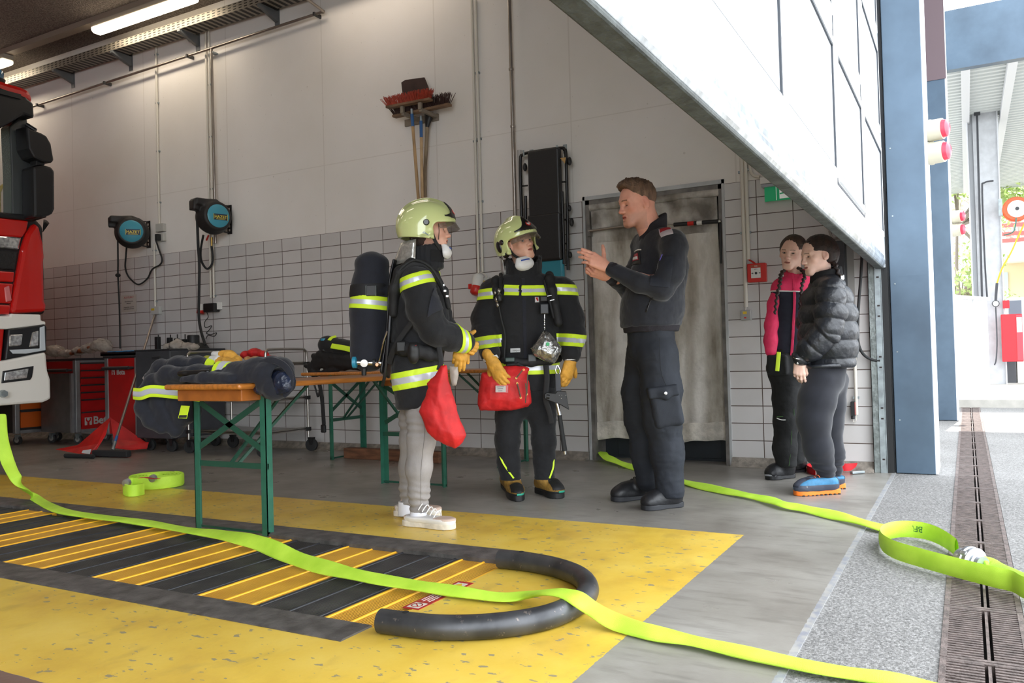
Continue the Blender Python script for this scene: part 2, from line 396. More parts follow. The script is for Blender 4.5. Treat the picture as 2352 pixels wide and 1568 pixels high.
hgt = t.math('ADD', t.mul(t.mul(gr, tz), -1.), t.mul(t.math('SUBTRACT', 1., tz), t.math('ADD', t.mul(ln, .8), t.mul(t.noise(90, 2), .25))))
t.bump(hgt, .55, .003)
WALLM = t.m
D0, D1, DZ = 1.092, 2.196, 2.062     # doorway y0, y1, head height
wb = MB()
wb.box2((0, .02, 0), (.42, D0, 4.9)); wb.box2((0, D1, 0), (.42, 14.2, 4.9)); wb.box2((0, D0, DZ), (.42, D1, 4.9))
struct(wb.build('wall_right', WALLM))
plain = mat('painted_concrete', 'cfc8bf', .8, var=.06, vscale=2, bump=.1)
struct(MB().box2((-16.2, 14, 0), (0, 14.2, 4.9)).build('wall_back', plain))
struct(MB().box2((-16.4, .02, 0), (-16.2, 14.2, 4.9)).build('wall_left', plain))
t = NT('wood_wool_ceiling', .95); t.col(t.ramp(t.noise(60, 3, stretch=(1, 1, 1)), [(.3, '4c443e'), (.7, '8b8078')])); t.bump(t.noise(70, 4), .9, .02)
struct(MB().box2((-16.4, .02, 4.62), (.42, 14.2, 4.9)).build('ceiling', t.m))
# concrete cove at the foot of the wall
cv = mat('rough_cove_concrete', '7d766d', .85, var=.3, vscale=20, bump=.6, bscale=80)
def cove(y0, y1, n):
    prof = [(0, .064), (-.012, .062), (-.03, .03), (-.06, .008), (-.09, .001), (0, .001)]
    m = MB(); m.prism(prof, (0, 0, 0), (1, 0, 0), (0, 0, 1), (0, 1, 0), y0, y1, smooth=False); struct(m.build(n, cv))
cove(D1+.02, 13.9, 'trim_1'); cove(.13, D0-.01, 'trim_2')
# ================================================================ hall floor, with painted marking round the pit
t = NT('hall_floor', .4)
base = t.ramp(t.noise(1.3, 8, stretch=(1, .8, 1), rough=.62), [(.30, '6b665f'), (.5, '8a867f'), (.72, 'a3a09a')])
base = t.mix(t.ramp(t.noise(9, 5, stretch=(3, .6, 1)), [(.52, 0.), (.66, .3)]), base, lin('5e5a54'))
yel = t.ramp(t.noise(3, 6, rough=.6), [(.3, 'c9a23c'), (.5, 'dbb848'), (.75, 'e4c65c')])
yel = t.mix(t.ramp(t.noise(7, 6, stretch=(.8, 1.2, 1)), [(.56, 0.), (.74, .45)]), yel, lin('9d8140'))
chip = t.gt(t.noise(46, 3, stretch=(.8, .42, 1)), .645); chip2 = t.mul(t.gt(t.noise(1.7, 2), .40), chip)
yel = t.mix(t.mul(chip2, .85), yel, lin('85806f'))
edge = t.mul(t.math('SUBTRACT', t.noise(40, 3), .5), .012)
inx = t.mul(t.gt(t.math('ADD', t.x, edge), -4.69), t.lt(t.math('ADD', t.x, edge), -2.231))
msk = t.mul(inx, t.gt(t.math('ADD', t.y, edge), .477))
fc = t.mix(msk, base, yel)
fc = t.mix(t.mul(t.lt(t.x, -4.69), .8), fc, lin('6a4a40'))
fc = t.mix(t.mul(t.lt(t.math('ADD', t.y, edge), .022), .6), fc, t.ramp(t.noise(25, 3), [(.4, '8d93a3'), (.6, 'b4b4b2')]))
t.col(fc); t.put(t.b.inputs['Roughness'], t.math('MULTIPLY_ADD', t.noise(4, 4), .35, .16)); t.b.inputs['Specular IOR Level'].default_value = .45
t.bump(t.noise(55, 3), .12, .004)
PX0, PX1, PY0 = -3.96, -3.09, 1.222     # pit under the planks
fb = MB(); FZ = -.2
fb.box2((-16.4, 0, FZ), (PX0, 14.2, 0)); fb.box2((PX1, 0, FZ), (.3, 14.2, 0)); fb.box2((PX0, 0, FZ), (PX1, PY0, 0)); fb.box2((PX0, PY0, FZ), (PX1, 14.2, -.06))
struct(fb.build('floor', t.m))
# ================================================================ asphalt yard and drain
t = NT('asphalt', .85)
a1 = t.ramp(t.noise(110, 3), [(.35, '505050'), (.5, '7e7d7c'), (.68, 'a9a8a7')])
a2 = t.ramp(t.noise(1.2, 5), [(.3, '696765'), (.7, '8d8c8a')])
t.col(t.mix(.45, a1, a2)); t.bump(t.noise(120, 3), .7, .008)
yb = MB(); yb.box2((-25, -.36, -.3), (30, 0, -.004)); yb.box2((-25, -30, -.3), (60, -.564, -.004)); yb.box2((.42, 0, -.3), (60, 30, -.004)); yb.box2((-25, -.564, -.3), (60, -.36, -.12))
yb.box2((30, -.6, -.3), (60, 0, -.004))
struct(yb.build('ground', t.m))
IRON = mat('weathered_cast_iron', '6b5f5b', .55, .35, var=.3, vscale=30, bump=.3, bscale=120)
def grate():
    m = MB(); L = .5; g = .003
    m.box2((g, -.362, -.04), (L-g, -.346, 0)); m.box2((g, -.562, -.04), (L-g, -.546, 0)); m.box2((g, -.466, -.04), (L-g, -.458, -.004))
    m.box2((g, -.362, -.04), (.018, -.562, -.001)); m.box2((L-.018, -.562, -.04), (L-g, -.362, -.001))
    for k in range(23):
        x = .026+k*.0203
        m.box2((x, -.45, -.03), (x+.0105, -.348, -.0015)); m.box2((x+.006, -.548, -.03), (x+.0165, -.474, -.0015))
    m.box2((.2, -.384, -.02), (.2068, -.352, .0004)); m.box2((.35, -.384, -.02), (.3568, -.352, .0004))
    return m
g0 = None
for i in range(-10, 22):
    if g0 is None: g0 = grate().build('drain_grate', IRON); o = g0
    else: o = g0.copy(); COL.objects.link(o)
    o.location = (i*.5, 0, 0); tag(o, 'slotted cast iron grate section in the drain line outside the gate', 'drain grate', 'grate sections of the drain channel')
tag(MB().box2((-6, -.562, -.115), (11.5, -.36, -.1)).build('drain_channel', mat('drain_dark', '1c1917', .95)), 'dark channel bottom under the slotted drain grates', 'drain')  # near-black sheet over the whole channel bottom
# ================================================================ pit cover planks, frame strips, wheel guide
RIBY = NT('yellow_ribbed_plank', .5); n = RIBY
rb = n.math('FRACT', n.math('DIVIDE', n.y, .0102)); n.bump(n.math('PINGPONG', rb, .5), .9, .006)
c = n.ramp(n.noise(6, 5), [(.3, 'cf942a'), (.7, 'efb640')]); n.col(n.mix(n.mul(n.lt(rb, .22), .55), c, lin('7d5a1c')))
RIBB = NT('black_ribbed_plank', .6); n = RIBB
rb = n.math('FRACT', n.math('DIVIDE', n.y, .0102)); n.bump(n.math('PINGPONG', rb, .5), .9, .006)
n.col(n.mix(n.mul(n.lt(rb, .22), .5), n.ramp(n.noise(8, 6), [(.35, '2d2c2c'), (.7, '4a4946')]), lin('151515')))
YRIM = mat('yellow_plank_nosing', 'f0b52e', .35); BRIM = mat('black_plank_nosing', '2b2c30', .35)
ed = [1.222, 1.462, 1.775, 2.08, 2.395, 2.70, 3.02, 3.325, 3.635, 3.94, 4.25, 4.555, 4.865, 5.17, 5.48, 5.785, 6.1, 6.4, 6.7]
for i in range(len(ed)-1):
    y0, y1 = ed[i]+.002, ed[i+1]-.002; yl = i % 2 == 0; m = MB()
    x0, x1 = PX0+.004, PX1-.004-(.05 if i in (5, 9) else 0)
    m.box2((x0, y0, -.05), (x1, y1, -.008), 0)
    for f in (.04, .48, .93): yy = y0+(y1-y0)*f; m.tube([(x0, yy, -.008), (x1, yy, -.008)], .0055, 8, 1)
    tag(m.build('cover_plank', [(RIBY if yl else RIBB).m, YRIM if yl else BRIM]), ('yellow' if yl else 'black')+' ribbed plank covering the inspection pit', 'plank', ('yellow' if yl else 'black')+' planks over the pit')
STR = mat('worn_steel_strip', '5b5856', .55, .3, var=.35, vscale=16, bump=.25, bscale=90)
m = MB(); m.prism([(PX1-.008, -.02), (PX1-.006, .008), (PX1+.01, .014), (-2.935, .012), (-2.92, 0), (-2.92, -.02)], (0, 0, 0), (1, 0, 0), (0, 0, 1), (0, 1, 0), 1.23, 9.5)
tag(m.build('pit_edge_rail', STR), 'long dark steel edge rail on the far side of the striped pit cover', 'rail')
m = MB(); m.prism([(-4.105, -.02), (-4.105, .003), (-4.09, .006), (PX0+.002, .006), (PX0+.006, -.02)], (0, 0, 0), (1, 0, 0), (0, 0, 1), (0, 1, 0), 1.232, 9.5)
tag(m.build('pit_edge_plate', STR), 'flat dark steel edge plate on the near side of the striped pit cover', 'plate')
pts = smooth_path([(-3.175, 1.215, .037), (-3.175, 1.08, .037), (-3.215, .93, .037), (-3.30, .805, .037), (-3.43, .72, .037), (-3.585, .69, .037), (-3.75, .72, .037), (-3.88, .82, .037), (-3.965, .97, .037), (-3.99, 1.17, .037)], 8)
TUBEM = NT('scuffed_dark_steel_tube', .4); n = TUBEM; n.b.inputs['Metallic'].default_value = .55
sc_ = n.ramp(n.noise(30, 4, rough=.7), [(.62, 0.), (.7, 1.)]); n.col(n.mix(n.mul(sc_, .55), n.ramp(n.noise(9, 4), [(.3, '3c3d40'), (.7, '5a5b5e')]), lin('a3968a')))
root = thing('wheel_guide', 'bent dark steel tube curved in a half circle around the end of the pit cover', 'wheel guide', (-3.59, 1.1, 0))
def pipe_hollow(pts, r, ri, mi):
    m = MB(); m.tube(pts, r, 24, 0, caps=False); m.tube(pts, ri, 24, 1, caps=False)
    for e, s_ in ((0, 1), (-1, -1)):
        b = len(m.v)-24*len(pts)*2; i0 = b+(0 if e == 0 else (len(pts)-1)*24); i1 = i0+24*len(pts)
        for k in range(24): m.f.append((i0+k, i0+(k+1) % 24, i1+(k+1) % 24, i1+k)); m.m.append(0); m.sm.append(False)
    return m
pipe_hollow(pts, .037, .031, 1).build('tube', [TUBEM.m, mat('tube_inside', '1a1918', .9)], root)
m = MB()
for q in (6, 68): p = pts[min(q, len(pts)-1)]; m.lathe([(.0, 0), (.010, 0), (.010, .001), (0, .001)], (p[0], p[1], p[2]+.0365), seg=14, caps=False)
m.build('bolt_hole', mat('hole_dark', '0c0c0c', .9), root)
# warning label at the pit end
LR = mat('warning_red', 'a5242a', .45, var=.15, vscale=30)
root = thing('warning_label', 'narrow red warning strip glued beside the last yellow plank of the pit', 'label', (-3.58, 1.24, 0))
MB().box2((-3.755, 1.196, -.001), (-3.405, 1.262, .0018)).build('backing', LR, root)
wl = mat('label_white', 'cfc9bd', .5)
MB().box2((-3.745, 1.205, .0018), (-3.69, 1.253, .0026)).build('symbol_panel', wl, root); MB().box2((-3.475, 1.207, .0018), (-3.425, 1.251, .0026)).build('symbol_panel', wl, root)
m = MB(); m.lathe([(.017, 0), (.021, 0), (.021, .0008), (.017, .0008)], (-3.7175, 1.229, .0026), seg=24, caps=False); m.bar((-3.73, 1.217, .003), (-3.705, 1.241, .003), .004, .0006); m.build('prohibition_ring', LR, root)
m = MB(); m.prism([(-.02, -.018), (.02, -.018), (0, .018)], (-3.45, 1.229, .0026), (0, 1, 0), (1, 0, 0), (0, 0, 1), 0, .0008); m.build('warning_triangle', YELP, root)
for k in range(4): text('Achtung Grubenabdeckung nur' if k % 2 == 0 else 'geschlossen betreten und befahren', .0125, (-3.583, 1.25-k*.0125, .002), (-1, 0, 0), (0, -1, 0), WHITEINK, 'lettering', root, .0003)
# ================================================================ doorway: steel frame, dark leaf, felt curtain, closer
FR = mat('door_frame_grey', '6f6b66', .5, .3, var=.3, vscale=10)
FRL = mat('door_frame_rim', 'aeb0b0', .45, .2, var=.1)
m = MB()
m.box2((-.012, D0-.012, 0), (.02, D0+.006, DZ+.03), 1); m.box2((-.012, D1-.006, 0), (.02, D1+.012, DZ+.03), 1); m.box2((-.012, D0-.012, DZ), (.02, D1+.012, DZ+.03), 1)
m.box2((.0, D0+.0, 0), (.3, D0+.035, DZ)); m.box2((.0, D1-.04, 0), (.3, D1, DZ)); m.box2((.0, D0, DZ-.035), (.3, D1, DZ))
struct(m.build('trim_3', [FR, FRL]))
root = bpy.data.objects.new('door_1', None); COL.objects.link(root); root.location = (.2, 1.64, 0); struct(root)
LEAF = mat('dark_slate_door', '1d2329', .45, .1, var=.15)
MB().box2((.2, D0+.035, .0), (.25, D1-.04, DZ-.04)).build('door_leaf', LEAF, root)
MB().box2((.194, D0+.12, .02), (.2, D1-.15, .19)).build('kick_plate', LEAF, root, bevel=.002)
# felt curtain hung in the doorway
FELT = NT('stained_felt', .95); n = FELT
fz = n.ramp(n.noise(1.6, 6, stretch=(1, 2.2, .7), rough=.6), [(.3, '6d6355'), (.42, 'a59e92'), (.58, 'cbc6be'), (.75, '9c968e')])
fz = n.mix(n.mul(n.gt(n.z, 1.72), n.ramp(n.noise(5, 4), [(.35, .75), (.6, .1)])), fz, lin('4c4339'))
fz = n.mix(n.ramp(n.noise(7, 4), [(.55, 0.), (.75, .35)]), fz, lin('6f685e'))
n.col(fz); n.bump(n.noise(40, 5), .5, .01)
def curtain():
    m = MB(); ny, nz = 110, 90; y0, y1 = D0+.055, D1-.045; z0, z1 = .165, DZ-.06; vs = []
    for j in range(nz+1):
        z = z0+(z1-z0)*j/nz
        for i in range(ny+1):
            s = i/ny; hem = .012*math.sin(s*9+1)+.006*math.sin(s*31)
            yy = y0+(y1-y0)*s + (.05*(1-j/nz)*math.exp(-((s-1)/.05)**2)) - .03*(1-s)*(1-j/nz)
            x = .035+.012*math.sin(s*17+2.2*math.sin(z*1.3))+.008*math.sin(s*41+z*3)+.006*math.sin(z*14+s*8)*(z > 1.5)
            low = max(0, 1-(z-.9)/1.1) if z > .9 else 1
            x += .028*low*math.sin(s*8+z*.7)+.02*math.exp(-((s-.72-.12*(1.2-z))/.035)**2)*(z < 1.2)
            vs.append((x, yy, z+(hem*max(0, 1-(z-z0)/.15))))
    W_ = ny+1; m.add(vs, [(j*W_+i, j*W_+i+1, (j+1)*W_+i+1, (j+1)*W_+i) for j in range(nz) for i in range(ny)], 0, True)
    return m
root = thing('felt_curtain', 'stained grey felt curtain hanging in the doorway behind the talking man', 'curtain', (.05, 1.64, .1))
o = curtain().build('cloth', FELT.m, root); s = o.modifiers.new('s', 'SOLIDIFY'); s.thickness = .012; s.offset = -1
m = MB(); hem = []
for i in range(81):
    s_ = i/80; yy = D0+.055-.03*(1-s_)+(D1-D0-.1)*s_+.05*math.exp(-((s_-1)/.05)**2); x = .017+.012*math.sin(s_*17+2.2*math.sin(.25))+.008*math.sin(s_*41+.6)+.028*math.sin(s_*8+.15); h2 = .012*math.sin(s_*9+1)+.006*math.sin(s_*31)
    hem.append((x, yy, .235+h2*.6))
m.ribbon(hem, (-1, 0, 0), .135, .008)
m.build('hem', mat('pale_felt_hem', 'b9b3a8', .95, var=.2, vscale=14, bump=.5), root)
m = MB(); m.tube(smooth_path([(-.01+.03, D0+.03, DZ-.055), (.02, 1.5, DZ-.052), (.02, D1-.04, DZ-.058)], 10), .03, 12); m.build('rolled_heading', FELT.m, root)
root = thing('door_bar', 'thin steel bar across the left half of the felt doorway', 'bar', (.0, 2.0, 1.78))
yb0 = onX(1363, 533, -.0)[1]; zb = onX(1363, 530, 0)[2]
MB().tube([(-.01, D1-.03, zb), (-.01, 1.72, zb+.012)], .011, 12).build('rod', INOX, root)
MB().box2((-.02, D1-.05, zb-.04), (.03, D1-.025, zb+.02)).build('bracket', FR, root)
root = thing('door_closer', 'black gas spring arm with red and white stickers at the felt doorway', 'door closer', (-.02, 1.25, 1.83))
pA, pB = onX(1548, 516, -.02), onX(1651, 508, -.02)
MB().tube([pA, pB], .0155, 14).build('cylinder', BLACK, root)
MB().tube([onX(1500, 519, -.02), pA], .006, 10).build('piston_rod', CHROME, root)
MB().lathe([(.012, -.02), (.014, 0), (.01, .015)], pB, pB-pA, 12).build('end_joint', INOX, root)
for a, b, c_ in ((1580, 1594, REDP), (1601, 1613, WHITEP)): MB().tube([onX(a, 516-(a-1548)*.08, -.02), onX(b, 516-(b-1548)*.08, -.02)], .0162, 14).build('sticker', c_, root)
m = MB(); m.tube([onX(1654, 512, .0), onX(1656, 560, .0), onX(1656, 605, .0)], .009, 8); m.build('lever', BLACK, root)
# ================================================================ vertical guide rails of the gate
m = MB(); m.box2((-.05, .086, 0), (-.046, .13, 1.9)); m.box2((-.05, .126, 0), (.0, .13, 1.9)); m.box2((-.05, .086, 0), (-.0, .09, 1.9)); m.box2((-.056, .05, 0), (-.05, .088, 1.9), 1)
m.box2((-.056, .046, 0), (-.02, .052, 1.9), 1)
for z in (.09, .36, .43, .70, .77, 1.04, 1.11, 1.3): m.box((-.0565, .068, z), (.002, .016, .010), None, 2)
root = thing('guide_rail', 'galvanised steel gate guide rail standing beside the blue pillar', 'guide rail', (0, .09, 0))
m.build('profile', [mat('dull_galvanised', '7d8482', .5, .5, var=.3, vscale=20, bump=.3), STEEL, mat('slot_dark', '2a2220', .8)], root)
MB().box2((-.04, .008, 0), (-.0, .04, 1.9)).box2((-.05, .036, 0), (-.03, .046, 1.9)).build('rubber_seal', RUBBER, root)
struct(MB().box2((0, .0, 0), (.42, .03, 4.9)).build('trim_4', mat('end_strip_dark', '3a3d42', .6)))
# ================================================================ blue cladding pillars of the facade
BLUE = NT('blue_metal_cladding', .38); n = BLUE; n.b.inputs['Metallic'].default_value = .25
bl = n.ramp(n.noise(1.4, 5, rough=.6), [(.3, '455565'), (.6, '546779'), (.8, '5f7081')])
n.col(n.mix(n.mul(n.lt(n.z, 1.3), n.ramp(n.noise(3.5, 5), [(.5, 0.), (.72, .45)])), bl, lin('394a5b')))
BW = mat('white_edge', 'e4e6ea', .5)  # white for the strip along each pillar's yard side
def pillar(name, lab, x0, w, y1, y0, h):
    root = thing(name, lab, 'pillar', (x0+.1, (y0+y1)/2, 0))
    MB().box2((x0, y0+.016, 0), (x0+w, y1, h), 0).build('blue_cladding', BLUE.m, root, bevel=.004)
    MB().box2((x0+.004, y0, .0), (x0+w-.01, y0+.016, h)).build('white_edge_strip', BW, root)
    mm = MB()
    for z in (.35, .8, 1.25, 1.7, 2.15): mm.lathe([(0, 0), (.006, 0), (.005, .002), (0, .002)], (x0, y1-.03, z), (-1, 0, 0), 10, caps=False)
    mm.build('rivet', STEEL, root)
    return root
P1 = pillar('facade_pillar', 'nearest blue metal pillar with a white edge, right beside the raised gate', -.03, .40, -.004, -.252, 6.4)
P2 = pillar('facade_pillar', 'second blue metal pillar standing behind the nearest one', 4.25, .5, .15, -.335, 6.4)
struct(MB().box2((.42, .1, 3.05), (4.25, .5, 6.4)).build('trim_5', BLUE.m))
struct(MB().box2((4.24, -.33, 3.78), (4.249, .1, 6.4)).build('trim_6', mat('brown_panel', '6b5a5e', .7)))  # plain brown panel on the upper part of the second pillar
# ================================================================ lifted sectional gate
GW = mat('white_gate_paint', 'eceef0', .35, var=.02); GP = mat('milky_pane', 'dfe5ec', .18, spec=.6); GK = mat('gate_gasket', '3c4046', .6)
root = thing('sectional_gate', 'large white sectional gate with milky window panes, raised halfway', 'gate', (-2.6, .05, 1.36))
GX0, GX1, GY, GZ = -5.22, -.06, .025, 1.36
rows = [(1.42, 2.20), (2.205, 2.86), (2.865, 3.52), (3.525, 4.55)]
colx = [(-4.60, -3.50), (-3.42, -2.35), (-2.20, -1.29), (-1.12, -.13)]
for r, (z0, z1) in enumerate(rows):
    m = MB(); m.box2((GX0, GY, z0), (GX1, GY+.045, z1)); m.build('gate_section', GW, root, bevel=.004)
    if r == 3: continue
    b0, b1 = (1.585, 2.115) if r == 0 else (z0+.07, z1-.085)
    for (a, b) in colx:
        f = MB(); d = GY-.012
        for lo, hi in (((a-.03, d, b0-.03), (b+.03, GY, b0)), ((a-.03, d, b1), (b+.03, GY, b1+.03)), ((a-.03, d, b0), (a, GY, b1)), ((b, d, b0), (b+.03, GY, b1))): f.box2(lo, hi)
        fo = f.build('window_frame', GW, root)
        q = MB(); g_ = .011
        for lo, hi in (((a, GY-.011, b0), (b, GY-.001, b0+.005)), ((a, GY-.011, b1-g_), (b, GY-.001, b1)), ((a, GY-.011, b0), (a+.004, GY-.001, b1)), ((b-g_, GY-.011, b0), (b, GY-.001, b1))): q.box2(lo, hi)
        q.build('gasket', GK, fo)
        MB().box2((a+.004, GY-.004, b0+.004), (b-.01, GY-.0015, b1-.01)).build('pane', GP, fo)
m = MB()
for a, b in (((-2.262, GY-.003, 1.545), (-2.254, GY, 4.4)), ((-1.2, GY-.003, 1.545), (-1.192, GY, 4.4)), ((-2.262, GY-.003, 1.538), (-1.192, GY, 1.548))): m.box2(a, b)
m.build('wicket_door_gap', GK, root)
m = MB(); m.tube([(-1.185, GY-.012, 1.56), (-1.185, GY-.012, 1.66)], .009, 8); m.tube([(-1.185, GY-.012, 2.62), (-1.185, GY-.012, 2.72)], .009, 8); m.build('hinge', WHITEP, root)
prof = [(GY+.05, 1.44), (GY-.003, 1.44), (GY-.003, 1.417), (GY-.008, 1.405), (GY-.009, 1.39), (GY-.004, 1.372), (GY+.002, 1.362), (GY+.03, 1.362)]
MB().prism(prof, (0, 0, 0), (0, 1, 0), (0, 0, 1), (1, 0, 0), GX0, GX1).build('bottom_rail', mat('bright_galvanised', 'b4bac0', .3, .65, var=.3, vscale=18, bump=.08), root, bevel=.002)
MB().box2((GX0, GY+.003, 1.352), (GX1-.01, GY+.052, 1.375)).build('rubber_sill', mat('worn_rubber', '474c4b', .6, .1, var=.35, vscale=18, bump=.3), root, bevel=.006)
MB().box2((GX1-.008, GY-.008, 1.36), (GX1+.004, GY+.06, 4.6)).build('end_cap', mat('gate_end_cap', 'aab0b6', .4, .3), root)
# ================================================================ facade wall above, added roof slab out of view
struct(MB().box2((-16.4, .1, 4.3), (.0, .4, 6.4)).build('wall_front', BLUE.m))
struct(MB().box2((-16.4, .1, 0), (-5.3, .4, .001)).build('trim_7', cv))
struct(MB().box2((-20, -1.2, 6.6), (5.4, 14, 6.75)).build('sun_shade_slab', plain))  # unseen slab, its overhang added to keep the sun off the near yard
# ================================================================ things on the side wall
def wp(x, y, off=.0): return onX(x, y, -off)
def wbox(m, x0, y0, x1, y1, d0, d1, mi=0):   # box on the wall between two picture corners, d0..d1 out of the wall
    a, b = wp((x0+x1)/2, y0, (d0+d1)/2), wp((x0+x1)/2, y1, (d0+d1)/2); l, r = wp(x0, (y0+y1)/2, d1), wp(x1, (y0+y1)/2, d1)
    return m.box2((-d1, min(l[1], r[1]), min(a[2], b[2])), (-d0, max(l[1], r[1]), max(a[2], b[2])), mi)
LAMPM = mat('lamp_diffuser', 'fffaf0', .4, emis='fff0d2', estr=5.)
# ceiling rail and lamps
root = thing('lighting_rail', 'brown grey rail under the ceiling carrying the fluorescent lamps', 'rail', (-.42, 9, 4.5))
MB().box2((-.47, 4.4, 4.56), (-.37, 14, 4.62)).build('rail_profile', mat('rail_grey', '8c8073', .6), root)
def lamp(y0, y1, lab, vis=True):
    root = thing('ceiling_lamp', lab, 'lamp', (-.42, (y0+y1)/2, 4.5), 'fluorescent ceiling lamps in a row')
    MB().box2((-.48, y0, 4.5), (-.36, y1, 4.56)).build('housing', mat('lamp_housing', 'a39a8c', .5), root, bevel=.01)
    prof = [(-.07, 0), (-.066, -.035), (-.04, -.058), (.04, -.058), (.066, -.035), (.07, 0)]
    MB().prism(prof, (-.42, 0, 4.5), (1, 0, 0), (0, 0, 1), (0, 1, 0), y0+.02, y1-.02, smooth=False).build('diffuser', LAMPM, root, bevel=.01)
lamp(6.15, 7.72, 'bright fluorescent ceiling lamp seen whole, nearest the camera')
lamp(9.35, 10.9, 'bright fluorescent ceiling lamp above the fire engine, cut by the picture edge')
for (x, y) in ((-.42, 4.1), (-3.2, 4.1), (-3.2, 7), (-3.2, 10), (-6.5, 4.1), (-6.5, 7), (-6.5, 10), (-.42, 6.9), (-.42, 10.1), (-.42, 12.6), (-9.5, 7)):
    l = bpy.data.lights.new('hall_lamp', 'AREA'); l.shape = 'RECTANGLE'; l.size = .12; l.size_y = 1.5; l.energy = HALL_W; l.color = (1, .86, .70)
    lo_ = bpy.data.objects.new('hall_lamp', l); COL.objects.link(lo_); lo_.location = (x, y, 4.43)
# cable tray with brackets
TR = NT('perforated_tray', .5); n = TR; n.b.inputs['Metallic'].default_value = .4
sl = n.mul(n.lt(n.math('FRACT', n.math('DIVIDE', n.y, .075)), .55), n.lt(n.math('FRACT', n.math('DIVIDE', n.z, .026)), .4))
n.col(n.mix(sl, lin('958d80'), lin('2b2724')))
m = MB(); m.box2((-.24, 4.2, 4.33), (-.235, 14, 4.41)); m.box2((-.06, 4.2, 4.33), (-.055, 14, 4.41)); m.box2((-.24, 4.2, 4.325), (-.055, 14, 4.332))
tag(m.build('cable_tray', TR.m), 'long perforated metal cable tray running high along the wall', 'cable tray')
for px, py in ((150, 184), (283, 133), (437, 78), (620, 18)):
    p = wp(px, py, .1); y = p[1]; root = MB(); root.prism([(0, 4.22), (-.02, 4.22), (-.25, 4.30), (-.25, 4.325), (0, 4.325)], (0, y, 0), (1, 0, 0), (0, 0, 1), (0, 1, 0), -.02, .02)
    root.box2((-.008, y-.03, 4.17), (0, y+.03, 4.36))
    tag(root.build('tray_bracket', mat('bracket_grey', '6b6e70', .5, .4)), 'grey metal bracket carrying the cable tray', 'bracket', 'brackets under the cable tray')
# compressed air pipe
PIPE = mat('inox_pipe', '9b938b', .3, .85, var=.15, vscale=5)
A0, A1 = wp(60, 250, .07), wp(742, 27, .07)
root = thing('air_pipe', 'thin stainless steel pipe sloping along the upper wall to an elbow', 'pipe', A1)
MB().tube([A0, A1], .0135, 10).build('horizontal_run', PIPE, root)
MB().tube([A1, A1+A(-.05, -.02, .0), A1+A(-1.1, .02, .2)], .0135, 10).ell(A1, (.02, .02, .02)).build('elbow_run', PIPE, root)
for px in (88, 243, 432, 725):
    p = A0+(A1-A0)*((px-60)/(742-60)); q = onX(px, 250-(px-60)*.327, -.07)
    MB().box2((-.1, q[1]-.01, q[2]-.02), (0, q[1]+.01, q[2]+.012)).build('pipe_clamp', DKSTEEL, root)
def vpipe(name, lab, px, y0, y1, off, r, m, clamps=(), pxb=None):
    a = wp(px, y0, off); b = wp(px if pxb is None else pxb, y1, off); b[1] = a[1]; root = thing(name, lab, 'pipe', (-off, a[1], b[2]))
    MB().tube([a, b], r, 10).build('tube', m, root)
    for cy in clamps:
        z = wp(px, cy, off)[2]; MB().box2((-off-.004, a[1]-r*1.5, z-.008), (0, a[1]+r*1.9, z+.008)).build('clamp', STEEL, root)
    return a[1]
vpipe('conduit', 'cream cable conduit running down past the left hose reel', 358, 108, 528, .018, .013, CREAMP, (125, 237, 348, 466))
vpipe('conduit', 'cream cable conduit from the left sockets down to the small grey switch box', 354, 560, 706, .018, .013, CREAMP, (575, 692))
vpipe('conduit', 'left of the two cream conduits running down behind the right hose reel', 472, 70, 685, .018, .012, CREAMP)
vpipe('conduit', 'right of the two cream conduits running down behind the right hose reel', 479, 68, 685, .018, .012, CREAMP, (195, 315, 435, 560, 680))
vpipe('air_pipe', 'stainless steel air pipe dropping to the right hose reel', 486, 112, 560, .07, .013, PIPE, (120,))
vpipe('conduit', 'left of the two long cream conduits ending above the red power socket', 1083, 0, 627, .018, .012, CREAMP, (325,), 1099)
vpipe('conduit', 'right of the two long cream conduits ending beside the red power socket', 1092, 0, 625, .018, .012, CREAMP, (168, 320, 464), 1104)
ya = wp(1170, 0, .05)
root = thing('air_pipe', 'tall stainless steel pipe going down behind the folded cot', 'pipe', wp(1180, 500, .05))
MB().tube([(-.05, wp(1178, 300, .05)[1], wp(1170, -20, .05)[2]), (-.05, wp(1178, 300, .05)[1], wp(1186, 560, .05)[2])], .016, 12).build('tube', PIPE, root)
for py in (158, 290): z = wp(1178, py, .05)[2]; y_ = wp(1178, 300, .05)[1]; MB().lathe([(.02, -.01), (.022, 0), (.02, .01)], (-.05, y_, z), seg=12).build('coupling', PIPE, root)
vpipe('cable_duct', 'light grey flat cable duct on the wall behind the folded cot', 1193, 345, 600, .012, .018, mat('duct_grey', 'b9b5b0', .5))
vpipe('conduit', 'left of the two cream conduits beside the red fire alarm box', 1702, 330, 705, .018, .0145, CREAMP, (395, 535), 1713)
vpipe('conduit', 'right of the two cream conduits, ending at the red fire alarm box', 1711, 330, 596, .018, .0145, CREAMP, (390, 534), 1720)
p = [wp(1722, 340, .018), wp(1723, 385, .018), wp(1730, 402, .018), wp(1745, 406, .018)]
tag(MB().tube(smooth_path(p, 6), .011, 10).build('conduit', CREAMP), 'short curved cream conduit feeding the exit light', 'pipe')
def cable(name, lab, pts, r, m=None, off=.05, par=None, cat='cable'):
    P = smooth_path([wp(x, y, o[0] if o else off) for x, y, *o in pts], 7)
    o = MB().tube(P, r, 8).build(name, m or RUBBER, par)
    if par is None: tag(o, lab, cat)
    return o
